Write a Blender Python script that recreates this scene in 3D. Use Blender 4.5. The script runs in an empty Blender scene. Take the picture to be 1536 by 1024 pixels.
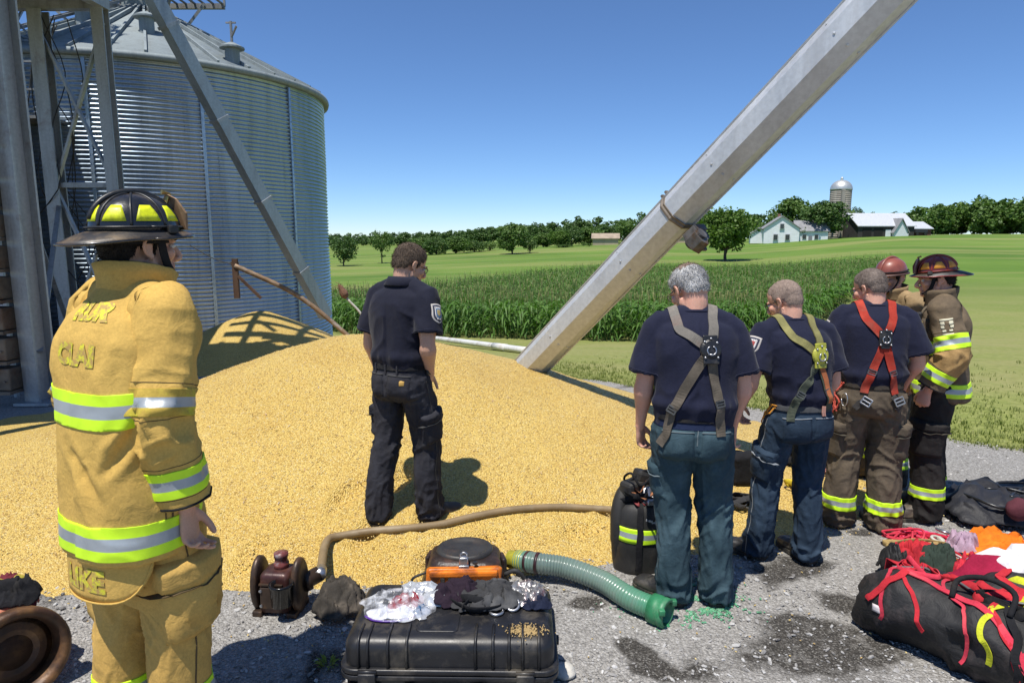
import bpy, bmesh, math, random
import numpy as np
from mathutils import Vector, Matrix, Euler
from mathutils.bvhtree import BVHTree
R = math.radians
SC = bpy.context.scene
COL = SC.collection
rng = np.random.default_rng(7)
random.seed(7)
SUN_DIR = np.array([.27, .43, -1.36]); SUN_DIR /= np.linalg.norm(SUN_DIR)   # direction the light travels
CAM_H, PITCH, FPX = 1.9, math.atan(157 / 1000), 1000.0

# ------------------------------------------------------------------ numpy noise
def _hash(ix, iy, iz, s=0):
    h = (ix.astype(np.int64) * 374761393 + iy.astype(np.int64) * 668265263 + iz.astype(np.int64) * 2147483647 + s * 1274126177) & 0xffffffff
    h = ((h ^ (h >> 13)) * 1274126177) & 0xffffffff
    h = (h ^ (h >> 16)) & 0xffffffff
    h = ((h ^ (h >> 15)) * 2246822519) & 0xffffffff
    return ((h ^ (h >> 13)) & 0xffff) / 65535.0

def vnoise(P, s=0):
    P = np.asarray(P, float); i = np.floor(P); f = P - i; u = f * f * f * (f * (f * 6 - 15) + 10)
    i = i.astype(np.int64); o = 0
    for dx in (0, 1):
        wx = u[:, 0] if dx else 1 - u[:, 0]
        for dy in (0, 1):
            wy = u[:, 1] if dy else 1 - u[:, 1]
            for dz in (0, 1):
                wz = u[:, 2] if dz else 1 - u[:, 2]
                o = o + wx * wy * wz * _hash(i[:, 0] + dx, i[:, 1] + dy, i[:, 2] + dz, s)
    return o

def fbm(P, octv=3, s=0):
    P = np.asarray(P, float); o = 0; a = .5; t = 0
    for k in range(octv):
        o = o + a * vnoise(P * 2 ** k + 17.3 * k, s); t += a; a *= .5
    return o / t

def ridge(P, s=0):
    return 1 - np.abs(2 * vnoise(P, s) - 1)

def nrm(v):
    v = np.asarray(v, float); return v / (np.linalg.norm(v) + 1e-12)

# ------------------------------------------------------------------ objects
def tag(o, label=None, cat=None, group=None, kind=None):
    if label: o['label'] = label
    if cat: o['category'] = cat
    if group: o['group'] = group
    if kind: o['kind'] = kind
    return o

def mesh_data(name, V, F, mats, mi=None, smooth=True):
    me = bpy.data.meshes.new(name)
    V = np.asarray(V, float)
    if isinstance(F, np.ndarray):
        n, k = F.shape
        me.vertices.add(len(V)); me.vertices.foreach_set('co', V.astype(np.float32).ravel())
        me.loops.add(n * k); me.loops.foreach_set('vertex_index', F.astype(np.int32).ravel())
        me.polygons.add(n); me.polygons.foreach_set('loop_start', np.arange(0, n * k, k, dtype=np.int32))
        me.update(calc_edges=True)
    else:
        me.from_pydata(V.tolist(), [], [tuple(int(i) for i in f) for f in F]); me.update()
    for m in (mats if isinstance(mats, (list, tuple)) else [mats]): me.materials.append(m)
    if mi is not None: me.polygons.foreach_set('material_index', np.asarray(mi, np.int32))
    me.polygons.foreach_set('use_smooth', np.full(len(me.polygons), bool(smooth)))
    return me

def obj(name, V, F, mats, parent=None, mi=None, smooth=True):
    o = bpy.data.objects.new(name, mesh_data(name, V, F, mats, mi, smooth)); COL.objects.link(o)
    if parent is not None: o.parent = parent
    return o

def empty(name, loc=(0, 0, 0), rz=0.0):
    o = bpy.data.objects.new(name, None); COL.objects.link(o); o.location = loc; o.rotation_euler = (0, 0, rz)
    o.empty_display_size = .1
    return o

def copy_tree(o, parent=None):
    c = o.copy(); COL.objects.link(c)
    if parent is not None: c.parent = parent
    for ch in list(o.children): copy_tree(ch, c)
    return c

class MB:
    """collects closed shapes; out() links them as ONE mesh object"""
    def __init__(s): s.V = []; s.F = []; s.M = []; s.n = 0
    def add(s, V, F, m=0):
        V = np.asarray(V, float); s.V.append(V)
        for f in F: s.F.append(tuple(int(i) + s.n for i in f)); s.M.append(m)
        s.n += len(V); return s
    def box(s, c, d, m=0, rot=None, bev=0.0):
        d = np.asarray(d, float) / 2
        if bev > 0:
            b = min(bev, .45 * d.min() * 2); V = []
            bm = bmesh.new(); bmesh.ops.create_cube(bm, size=1)
            for v in bm.verts: v.co = Vector((v.co.x * 2 * d[0], v.co.y * 2 * d[1], v.co.z * 2 * d[2]))
            bmesh.ops.bevel(bm, geom=list(bm.edges), offset=b, segments=2, profile=.5, affect='EDGES')
            bm.verts.index_update(); V = np.array([v.co[:] for v in bm.verts]); F = [[v.index for v in f.verts] for f in bm.faces]; bm.free()
        else:
            V = np.array([[x, y, z] for x in (-d[0], d[0]) for y in (-d[1], d[1]) for z in (-d[2], d[2])])
            F = [(0, 1, 3, 2), (4, 6, 7, 5), (0, 4, 5, 1), (2, 3, 7, 6), (0, 2, 6, 4), (1, 5, 7, 3)]
        if rot is not None: V = V @ np.asarray(rot).T
        return s.add(V + np.asarray(c, float), F, m)
    def bar(s, a, b, w, h=None, m=0, up=(0, 0, 1)):
        a, b = np.asarray(a, float), np.asarray(b, float); h = h or w; t = nrm(b - a)
        u = np.asarray(up, float)
        if abs(t @ u) > .98: u = np.array([0, 1., 0])
        x = nrm(np.cross(t, u)); y = np.cross(x, t)
        V = [p + x * sx * w / 2 + y * sy * h / 2 for p in (a, b) for sx, sy in ((-1, -1), (1, -1), (1, 1), (-1, 1))]
        return s.add(V, [(3, 2, 1, 0), (4, 5, 6, 7), (0, 1, 5, 4), (1, 2, 6, 5), (2, 3, 7, 6), (3, 0, 4, 7)], m)
    def tube(s, pts, r, seg=10, m=0, cap=True):
        V, F = tube(pts, r, seg=seg, cap=cap); return s.add(V, F, m)
    def lathe(s, prof, seg=32, m=0, c=(0, 0, 0), axis=None):
        V, F = lathe(prof, seg)
        if axis is not None: V = V @ basis_z(axis).T
        return s.add(V + np.asarray(c, float), F, m)
    def out(s, name, mats, parent=None, smooth=False):
        o = obj(name, np.concatenate(s.V), s.F, mats, parent, s.M, smooth)
        return o
    def data(s): return np.concatenate(s.V), s.F

def basis_z(z):
    z = nrm(z); u = np.array([0, 1., 0]) if abs(z[1]) < .9 else np.array([1., 0, 0])
    x = nrm(np.cross(u, z)); y = np.cross(z, x); return np.stack([x, y, z], 1)

def frames(P):
    T = np.gradient(P, axis=0); T /= np.linalg.norm(T, axis=1)[:, None] + 1e-12
    return T

def catmull(pts, n):
    pts = np.asarray(pts, float)
    if len(pts) == 2: return pts[0] + (pts[1] - pts[0]) * np.linspace(0, 1, n)[:, None]
    seg = np.linalg.norm(np.diff(pts[:, :3], axis=0), axis=1) ** .5 + 1e-9; k = np.concatenate([[0], np.cumsum(seg)]); k /= k[-1]
    # natural-ish cubic Hermite
    m = np.zeros_like(pts); m[1:-1] = (pts[2:] - pts[:-2]) / (k[2:] - k[:-2])[:, None]
    m[0] = (pts[1] - pts[0]) / (k[1] - k[0]); m[-1] = (pts[-1] - pts[-2]) / (k[-1] - k[-2])
    t = np.linspace(0, 1, n); i = np.clip(np.searchsorted(k, t, side='right') - 1, 0, len(pts) - 2)
    h = (k[i + 1] - k[i]); u = (t - k[i]) / h; u = u[:, None]; h = h[:, None]
    return (2 * u ** 3 - 3 * u ** 2 + 1) * pts[i] + (u ** 3 - 2 * u ** 2 + u) * h * m[i] + (-2 * u ** 3 + 3 * u ** 2) * pts[i + 1] + (u ** 3 - u ** 2) * h * m[i + 1]

def tube(pts, r, seg=12, rb=None, up=(0, 0, 1), cap=True, sq=2.0):
    """elliptical tube along pts; r half-size along the side axis, rb along the other"""
    P = np.asarray(pts, float); n = len(P); T = frames(P)
    r = np.broadcast_to(np.asarray(r, float), (n,)); rb = r if rb is None else np.broadcast_to(np.asarray(rb, float), (n,))
    up = np.asarray(up, float)
    x0 = np.cross(T[0], up)
    if np.linalg.norm(x0) < .15: x0 = np.cross(T[0], np.array([0, 1., 0]))
    X = np.zeros_like(P); X[0] = nrm(x0)
    for i in range(1, n):
        v = X[i - 1] - T[i] * (X[i - 1] @ T[i]); X[i] = nrm(v)
    Y = np.cross(T, X)
    a = np.linspace(0, 2 * np.pi, seg, endpoint=False); c, s_ = np.cos(a), np.sin(a)
    if sq != 2.0:
        c = np.sign(c) * np.abs(c) ** (2 / sq); s_ = np.sign(s_) * np.abs(s_) ** (2 / sq)
    V = (P[:, None] + X[:, None] * (r[:, None] * c)[..., None] + Y[:, None] * (rb[:, None] * s_)[..., None]).reshape(-1, 3)
    i = np.arange(n - 1)[:, None] * seg; j = np.arange(seg); k = (j + 1) % seg
    F = np.stack([i + j, i + k, i + seg + k, i + seg + j], -1).reshape(-1, 4).tolist()
    if cap:
        F.append(list(range(seg - 1, -1, -1))); F.append(list(range((n - 1) * seg, n * seg)))
    return V, F

def lathe(prof, seg=32):
    prof = np.asarray(prof, float); n = len(prof); a = np.linspace(0, 2 * np.pi, seg, endpoint=False)
    V = np.stack([prof[:, 0][:, None] * np.cos(a), prof[:, 0][:, None] * np.sin(a), np.repeat(prof[:, 1][:, None], seg, 1)], -1).reshape(-1, 3)
    i = np.arange(n - 1)[:, None] * seg; j = np.arange(seg); k = (j + 1) % seg
    F = np.stack([i + j, i + k, i + seg + k, i + seg + j], -1).reshape(-1, 4).tolist()
    F.append(list(range(seg - 1, -1, -1))); F.append(list(range((n - 1) * seg, n * seg)))
    return V, F

def ellipsoid(c, r, rot=None, seg=20, rings=12):
    t = np.linspace(-np.pi / 2, np.pi / 2, rings + 1)
    prof = np.stack([np.maximum(np.cos(t), 1e-3), np.sin(t)], 1)
    V, F = lathe(prof, seg); V = V * np.asarray(r, float)
    if rot is not None: V = V @ np.asarray(rot).T
    return V + np.asarray(c, float), F

def loft(rings, cap=True):
    """rings (n, seg, 3) -> closed loft"""
    Rg = np.asarray(rings, float); n, seg = Rg.shape[:2]; V = Rg.reshape(-1, 3)
    i = np.arange(n - 1)[:, None] * seg; j = np.arange(seg); k = (j + 1) % seg
    F = np.stack([i + j, i + k, i + seg + k, i + seg + j], -1).reshape(-1, 4).tolist()
    if cap:
        F.append(list(range(seg - 1, -1, -1))); F.append(list(range((n - 1) * seg, n * seg)))
    return V, F

def rx(a): c, s = math.cos(a), math.sin(a); return np.array([[1, 0, 0], [0, c, -s], [0, s, c]])
def ry(a): c, s = math.cos(a), math.sin(a); return np.array([[c, 0, s], [0, 1, 0], [-s, 0, c]])
def rz(a): c, s = math.cos(a), math.sin(a); return np.array([[c, -s, 0], [s, c, 0], [0, 0, 1]])

def join(parts):
    V = []; F = []; n = 0
    for v, f in parts:
        V.append(np.asarray(v, float)); F += [[int(i) + n for i in q] for q in f]; n += len(v)
    return np.concatenate(V), F

def remesh(parts, voxel, smooth=2, lam=.5):
    V, F = join(parts)
    me = bpy.data.meshes.new('tmp'); me.from_pydata(V.tolist(), [], F); me.update()
    o = bpy.data.objects.new('tmp', me); COL.objects.link(o)
    md = o.modifiers.new('r', 'REMESH'); md.mode = 'VOXEL'; md.voxel_size = voxel; md.adaptivity = 0
    dg = bpy.context.evaluated_depsgraph_get(); ev = o.evaluated_get(dg); m2 = ev.to_mesh()
    nv = len(m2.vertices); V = np.empty(nv * 3, np.float32); m2.vertices.foreach_get('co', V); V = V.reshape(-1, 3).astype(float)
    nl = len(m2.loops); L = np.empty(nl, np.int32); m2.loops.foreach_get('vertex_index', L)
    ls = np.empty(len(m2.polygons), np.int32); m2.polygons.foreach_get('loop_total', ls)
    if (ls == 4).all(): F = L.reshape(-1, 4)
    else:
        st = np.concatenate([[0], np.cumsum(ls)[:-1]]); F = np.array([[L[a], L[a + 1], L[a + 2], L[a + (3 if n > 3 else 2)]] for a, n in zip(st, ls)])
    ev.to_mesh_clear(); bpy.data.objects.remove(o); bpy.data.meshes.remove(me)
    return laplace(V, F, smooth, lam), F

def laplace(V, F, it, lam=.5, mask=None):
    if it <= 0: return V
    E = np.concatenate([F[:, [0, 1]], F[:, [1, 2]], F[:, [2, 3]], F[:, [3, 0]]]); n = len(V)
    a = np.concatenate([E[:, 0], E[:, 1]]); b = np.concatenate([E[:, 1], E[:, 0]])
    d = np.bincount(a, minlength=n).clip(1)
    for _ in range(it):
        M = np.stack([np.bincount(a, V[b, k], n) for k in range(3)], 1) / d[:, None]
        w = lam if mask is None else lam * mask[:, None]
        V = V + (M - V) * w
    return V

def vnormals(V, F):
    F = np.asarray(F); n = np.cross(V[F[:, 2]] - V[F[:, 0]], V[F[:, 3]] - V[F[:, 1]]); N = np.zeros_like(V)
    for k in range(4):
        for c in range(3): N[:, c] += np.bincount(F[:, k], n[:, c], len(V))
    return N / (np.linalg.norm(N, axis=1)[:, None] + 1e-12)

def quads(F):
    return np.array([list(f) if len(f) == 4 else [f[0], f[1], f[2], f[2]] for f in F if len(f) in (3, 4)])

def bvh_of(V, F): return BVHTree.FromPolygons(np.asarray(V).tolist(), [tuple(int(i) for i in f) for f in F])

def snap(bvh, p, off=0.0):
    h = bvh.find_nearest(Vector(p))
    if h[0] is None: return np.array(p), np.array([0, -1., 0])
    n = np.array(h[1]); d = np.asarray(p) - np.array(h[0])
    return np.array(h[0]) + n * off, n

def strap(pts, width, bvh, off=.004, thick=.004, n=40, mats=None, name='strap', parent=None, free=False):
    """a flat strap that follows control points laid on a surface"""
    P = catmull(pts, n); N = []; Q = []
    for p in P:
        if free: q, m = p, nrm(np.array([0, -1., .2]))
        else: q, m = snap(bvh, p, off)
        Q.append(q); N.append(m)
    Q = np.array(Q); N = np.array(N)
    for _ in range(3):
        Q[1:-1] = (Q[:-2] + 2 * Q[1:-1] + Q[2:]) / 4; N[1:-1] = N[:-2] + 2 * N[1:-1] + N[2:]; N /= np.linalg.norm(N, axis=1)[:, None] + 1e-12
    T = frames(Q); S = np.cross(T, N); S /= np.linalg.norm(S, axis=1)[:, None] + 1e-12; N2 = np.cross(S, T)
    w = np.broadcast_to(np.asarray(width, float), (len(Q),))[:, None]
    rings = np.stack([Q - S * w / 2 + N2 * thick, Q + S * w / 2 + N2 * thick, Q + S * w / 2 - N2 * thick, Q - S * w / 2 - N2 * thick], 1)
    V, F = loft(rings)
    if mats is None: return V, F
    return obj(name, V, F, mats, parent, None, False)

def patch(c, U, W, su, sv, d, bvh, thick=.004, nu=12, nv=12, name='patch', mats=None, parent=None, shape=None, edge=.25, smooth=True, bulge=0.0):
    """a cloth patch: a grid in the plane (U, W) round c, thrown along d on to the surface"""
    U, W, d = nrm(U), nrm(W), nrm(d); V = []; idx = {}
    top = []
    for j in range(nv + 1):
        for i in range(nu + 1):
            u, v = 2 * i / nu - 1, 2 * j / nv - 1
            uu, vv = (u, v) if shape is None else shape(u, v)
            p = np.asarray(c) + U * uu * su / 2 + W * vv * sv / 2
            h = bvh.ray_cast(Vector(p - d * .4), Vector(d))
            if h[0] is None: q, n = snap(bvh, p)
            else: q, n = np.array(h[0]), np.array(h[1])
            if n @ d > 0: n = -n
            e = min(1, min(1 - abs(u), 1 - abs(v)) / edge) if edge > 0 else 1
            e = e * e * (3 - 2 * e) if edge > 0 else 1
            V.append(q + n * (.0015 + thick * e + bulge * e * (1 - u * u) * (1 - v * v)))
    V = np.array(V); F = []
    for j in range(nv):
        for i in range(nu):
            a = j * (nu + 1) + i; F.append((a, a + 1, a + nu + 2, a + nu + 1))
    # rim turned back under the patch
    loop = [i for i in range(nu + 1)] + [(j + 1) * (nu + 1) + nu for j in range(nv)] + [nv * (nu + 1) + i for i in range(nu - 1, -1, -1)] + [j * (nu + 1) for j in range(nv - 1, 0, -1)]
    base = len(V); V = np.concatenate([V, V[loop] + d * (thick + .004)])
    m = len(loop)
    for k in range(m): F.append((loop[(k + 1) % m], loop[k], base + k, base + (k + 1) % m))
    if mats is None: return V, F
    return obj(name, V, F, mats, parent, None, smooth)

def text_flat(body, size, grid=.012, bold=.0):
    cu = bpy.data.curves.new('tx', 'FONT'); cu.body = body; cu.size = size; cu.align_x = 'CENTER'; cu.align_y = 'CENTER'; cu.offset = bold
    cu.resolution_u = 3
    o = bpy.data.objects.new('tx', cu); COL.objects.link(o)
    dg = bpy.context.evaluated_depsgraph_get(); ev = o.evaluated_get(dg); me = ev.to_mesh()
    bm = bmesh.new(); bm.from_mesh(me); ev.to_mesh_clear(); bpy.data.objects.remove(o); bpy.data.curves.remove(cu)
    xs = [v.co.x for v in bm.verts]; ys = [v.co.y for v in bm.verts]
    for ax, lo, hi in ((0, min(xs), max(xs)), (1, min(ys), max(ys))):
        t = lo + grid
        while t < hi:
            no = (1, 0, 0) if ax == 0 else (0, 1, 0); co = (t, 0, 0) if ax == 0 else (0, t, 0)
            bmesh.ops.bisect_plane(bm, geom=list(bm.verts) + list(bm.edges) + list(bm.faces), plane_co=co, plane_no=no); t += grid
    bmesh.ops.remove_doubles(bm, verts=bm.verts, dist=1e-5)
    bm.verts.index_update(); V = np.array([v.co[:] for v in bm.verts]); F = [[v.index for v in f.verts] for f in bm.faces]; bm.free()
    return V, F

def lettering(body, size, c, U, W, d, bvh, mats, parent, name='lettering', off=.003, bold=0.0, grid=.012, sx=1.0):
    V, F = text_flat(body, size, grid, bold); U, W, d = nrm(U), nrm(W), nrm(d); Q = []
    for v in V:
        p = np.asarray(c) + U * v[0] * sx + W * v[1]; h = bvh.ray_cast(Vector(p - d * .4), Vector(d))
        if h[0] is None: q, n = snap(bvh, p)
        else: q, n = np.array(h[0]), np.array(h[1])
        if n @ d > 0: n = -n
        Q.append(q + n * off)
    return obj(name, np.array(Q), F, mats, parent, None, False)

def band(V, F, t, t0, t1, cuts, off, mats, name, parent, keep=None):
    """the strip of a surface where the vertex field t lies between t0 and t1 (linear t = (point, axis)), raised by off; cuts = inner limits between the colours"""
    pt, ax = np.asarray(t[0], float), nrm(t[1]); V = np.asarray(V); F = np.asarray(F)
    N = vnormals(V, F); tv = (V - pt) @ ax; ft = tv[F]
    sel = (ft.max(1) > t0) & (ft.min(1) < t1)
    if keep is not None: sel &= keep(V[F].mean(1))
    Fs = F[sel]; ids, inv = np.unique(Fs, return_inverse=True); inv = inv.reshape(Fs.shape)
    bm = bmesh.new(); vs = [bm.verts.new(p) for p in (V[ids] + N[ids] * off)]
    for f in inv:
        try: bm.faces.new([vs[i] for i in dict.fromkeys(f)])
        except ValueError: pass
    for k, (tt, clear) in enumerate([(t0, -1), (t1, 1)] + [(c_, 0) for c_ in cuts]):
        bmesh.ops.bisect_plane(bm, geom=list(bm.verts) + list(bm.edges) + list(bm.faces), plane_co=Vector(pt + ax * tt), plane_no=Vector(ax), clear_inner=clear == -1, clear_outer=clear == 1)
    bm.verts.index_update(); V2 = np.array([v.co[:] for v in bm.verts]); F2 = [[v.index for v in f.verts] for f in bm.faces]; bm.free()
    if not F2: return None
    lim = list(cuts); mi = [int(np.searchsorted(lim, ((V2[f].mean(0)) - pt) @ ax)) % len(mats) for f in F2]
    o = obj(name, V2, F2, mats, parent, mi, True)
    md = o.modifiers.new('t', 'SOLIDIFY'); md.thickness = off * .9; md.offset = -1
    return o
# ------------------------------------------------------------------ materials
MATS = {}
def new_mat(name):
    m = bpy.data.materials.new(name); m.use_nodes = True; nt = m.node_tree
    return m, nt, nt.nodes['Principled BSDF'], nt.nodes, nt.links

def ramp(nt, fac, stops, interp='LINEAR'):
    r = nt.nodes.new('ShaderNodeValToRGB'); r.color_ramp.interpolation = interp; e = r.color_ramp.elements
    while len(e) > 1: e.remove(e[-1])
    e[0].position = stops[0][0]; e[0].color = (*stops[0][1], 1)
    for p, c in stops[1:]:
        k = e.new(p); k.color = (*c, 1)
    nt.links.new(fac, r.inputs['Fac']); return r.outputs['Color']

def coords(nt, scale=(1, 1, 1), kind='Object', rot=(0, 0, 0)):
    tc = nt.nodes.new('ShaderNodeTexCoord'); mp = nt.nodes.new('ShaderNodeMapping')
    mp.inputs['Scale'].default_value = scale; mp.inputs['Rotation'].default_value = rot
    nt.links.new(tc.outputs[kind], mp.inputs['Vector']); return mp.outputs['Vector']

def noise(nt, vec, scale, detail=4, rough=.55, dist=0.0):
    n = nt.nodes.new('ShaderNodeTexNoise'); n.inputs['Scale'].default_value = scale; n.inputs['Detail'].default_value = detail
    n.inputs['Roughness'].default_value = rough; n.inputs['Distortion'].default_value = dist
    nt.links.new(vec, n.inputs['Vector']); return n.outputs['Fac']

def mixc(nt, fac, a, b, mode='MIX'):
    n = nt.nodes.new('ShaderNodeMix'); n.data_type = 'RGBA'; n.blend_type = mode
    for sock, v in ((n.inputs[0], fac), (n.inputs[6], a), (n.inputs[7], b)):
        if hasattr(v, 'is_linked') or hasattr(v, 'links'): nt.links.new(v, sock)
        elif isinstance(v, (int, float)): sock.default_value = v
        else: sock.default_value = (*v, 1)
    return n.outputs[2]

def math_(nt, op, a, b=0.0, c=None, clamp=False):
    n = nt.nodes.new('ShaderNodeMath'); n.operation = op; n.use_clamp = clamp
    for s, v in zip(n.inputs, (a, b, c)):
        if v is None: continue
        if isinstance(v, (int, float)): s.default_value = v
        else: nt.links.new(v, s)
    return n.outputs[0]

def bump(nt, h, strength, dist, normal=None):
    b = nt.nodes.new('ShaderNodeBump'); b.inputs['Strength'].default_value = strength; b.inputs['Distance'].default_value = dist
    nt.links.new(h, b.inputs['Height'])
    if normal is not None: nt.links.new(normal, b.inputs['Normal'])
    return b.outputs['Normal']

def mul(c, k): return tuple(min(1, max(0, x * k)) for x in c)

def surf(name, base, rough=.6, metal=0.0, var=.25, vscale=6, grime=None, gscale=3, gamt=.5, bscale=60, bstr=.25, bdist=.003, spec=.5, coat=0.0, alt=None, aniso=None, sheen=0.0, rvar=.12):
    """general worn surface: tone variation, dirt patches with their own shape, fine bump"""
    if name in MATS: return MATS[name]
    m, nt, b, N, L = new_mat(name); v = coords(nt)
    if aniso: v2 = coords(nt, aniso)
    else: v2 = v
    f = noise(nt, v2, vscale, 5)
    c = ramp(nt, f, [(.28, mul(base, 1 - var)), (.5, base), (.75, mul(alt or base, 1 + var * .7))])
    if grime is not None:
        g = noise(nt, v, gscale, 6, .65, .4); gf = ramp(nt, g, [(.5, (0, 0, 0)), (.68, (gamt,) * 3)])
        c = mixc(nt, gf, c, grime)
    L.new(c, b.inputs['Base Color'])
    fr = math_(nt, 'MULTIPLY_ADD', noise(nt, v, vscale * 2.3, 3), rvar * 2, rough - rvar, clamp=True); L.new(fr, b.inputs['Roughness'])
    b.inputs['Metallic'].default_value = metal; b.inputs['Specular IOR Level'].default_value = spec; b.inputs['Coat Weight'].default_value = coat
    if sheen: b.inputs['Sheen Weight'].default_value = sheen
    if bstr: L.new(bump(nt, noise(nt, v, bscale, 4, .6), bstr, bdist), b.inputs['Normal'])
    MATS[name] = m; return m

def cloth(name, base, var=.22, weave=900, fold=22, fstr=.35, rough=.9, alt=None, grime=None, gamt=.35, sheen=.0, spec=.2, vscale=7):
    if name in MATS: return MATS[name]
    m, nt, b, N, L = new_mat(name); v = coords(nt)
    f = noise(nt, v, vscale, 6, .6)
    c = ramp(nt, f, [(.3, mul(base, 1 - var)), (.5, base), (.72, mul(alt or base, 1 + var))])
    f2 = noise(nt, v, 120, 3); c = mixc(nt, .25, c, ramp(nt, f2, [(.3, mul(base, .6)), (.7, mul(base, 1.4))]))
    if grime is not None:
        g = noise(nt, v, 5, 6, .7, .5); c = mixc(nt, ramp(nt, g, [(.52, (0, 0, 0)), (.7, (gamt,) * 3)]), c, grime)
    L.new(c, b.inputs['Base Color']); b.inputs['Roughness'].default_value = rough; b.inputs['Specular IOR Level'].default_value = spec
    if sheen: b.inputs['Sheen Weight'].default_value = sheen
    w = noise(nt, v, weave * .35, 2); fo = noise(nt, v, fold, 5, .55, .6)
    n1 = bump(nt, fo, fstr, .012); L.new(bump(nt, w, .3, .0012, n1), b.inputs['Normal'])
    MATS[name] = m; return m

def skin_mat(name, base, red=.0):
    if name in MATS: return MATS[name]
    m, nt, b, N, L = new_mat(name); v = coords(nt)
    f = noise(nt, v, 9, 4); c = ramp(nt, f, [(.3, mul(base, .86)), (.5, base), (.75, (base[0] * 1.08, base[1] * .93, base[2] * .9))])
    f2 = noise(nt, v, 160, 3); c = mixc(nt, .2, c, ramp(nt, f2, [(.35, mul(base, .7)), (.65, mul(base, 1.2))]))
    L.new(c, b.inputs['Base Color']); b.inputs['Roughness'].default_value = .48; b.inputs['Specular IOR Level'].default_value = .4
    b.inputs['Subsurface Weight'].default_value = .12; b.inputs['Subsurface Radius'].default_value = (.012, .005, .003); b.inputs['Subsurface Scale'].default_value = 1.0
    L.new(bump(nt, noise(nt, v, 240, 3), .25, .001), b.inputs['Normal'])
    MATS[name] = m; return m

def leaf_mat(name, a, b_, c_, scale=.6, trans=.25, fine=9, rough=.55):
    """foliage: leaf-to-leaf tone from world position, some light through the blades"""
    if name in MATS: return MATS[name]
    m, nt, b, N, L = new_mat(name)
    geo = N.new('ShaderNodeNewGeometry'); v = geo.outputs['Position']
    f = noise(nt, v, scale, 3); g = noise(nt, v, fine, 2)
    mix = math_(nt, 'MULTIPLY_ADD', g, .6, math_(nt, 'MULTIPLY', f, .4))
    c = ramp(nt, mix, [(.3, a), (.5, b_), (.72, c_)])
    L.new(c, b.inputs['Base Color']); b.inputs['Roughness'].default_value = rough; b.inputs['Specular IOR Level'].default_value = .35
    t = N.new('ShaderNodeBsdfTranslucent'); L.new(mixc(nt, 1.0, c, (1.0, 1.25, .5), 'MULTIPLY'), t.inputs['Color'])
    ms = N.new('ShaderNodeMixShader'); ms.inputs[0].default_value = trans; L.new(b.outputs[0], ms.inputs[1]); L.new(t.outputs[0], ms.inputs[2])
    L.new(ms.outputs[0], N['Material Output'].inputs['Surface'])
    MATS[name] = m; return m

def galv(name, base=(.42, .45, .48), rough=.38, metal=.75, streak=.35, rust=.0, dark=(.12, .12, .12)):
    """weathered zinc: spangle, vertical streaks, a little rust"""
    if name in MATS: return MATS[name]
    m, nt, b, N, L = new_mat(name); v = coords(nt)
    s = noise(nt, coords(nt, (3.2, 3.2, .25)), 1.6, 5, .65); sp = noise(nt, v, 30, 3)
    c = ramp(nt, s, [(.3, mul(base, 1 - streak)), (.5, base), (.72, mul(base, 1.15))])
    c = mixc(nt, .25, c, ramp(nt, sp, [(.35, mul(base, .7)), (.65, mul(base, 1.3))]))
    st = noise(nt, coords(nt, (5, 5, .5)), 1.1, 6, .7); c = mixc(nt, ramp(nt, st, [(.55, (0,) * 3), (.75, (.6,) * 3)]), c, dark)
    if rust:
        ru = noise(nt, v, 2.3, 7, .7, .3); rf = ramp(nt, ru, [(.58, (0,) * 3), (.68, (rust,) * 3)]); c = mixc(nt, rf, c, (.16, .07, .03))
    L.new(c, b.inputs['Base Color']); b.inputs['Metallic'].default_value = metal
    L.new(math_(nt, 'MULTIPLY_ADD', s, .3, rough - .12, clamp=True), b.inputs['Roughness'])
    L.new(bump(nt, noise(nt, v, 14, 4), .12, .01), b.inputs['Normal'])
    MATS[name] = m; return m

LIME = lambda: surf('lime_trim', (.62, .95, .02), .55, var=.08, vscale=20, bscale=300, bstr=.15)
SILV = lambda: surf('silver_trim', (.36, .39, .41), .4, metal=.2, var=.15, vscale=14, bscale=300, bstr=.15)
BLACKP = lambda: surf('black_plastic', (.014, .014, .016), .42, var=.45, vscale=12, grime=(.15, .13, .10), gscale=7, gamt=.5, bscale=160, bstr=.2, bdist=.0015)
BLACKC = lambda: cloth('black_cloth', (.014, .014, .016), var=.4, grime=(.10, .085, .06), gamt=.25, fstr=.5)
STEEL = lambda: surf('bare_steel', (.45, .45, .46), .35, metal=.9, var=.2, vscale=25, grime=(.1, .08, .06), gamt=.5, bstr=.1)
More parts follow.
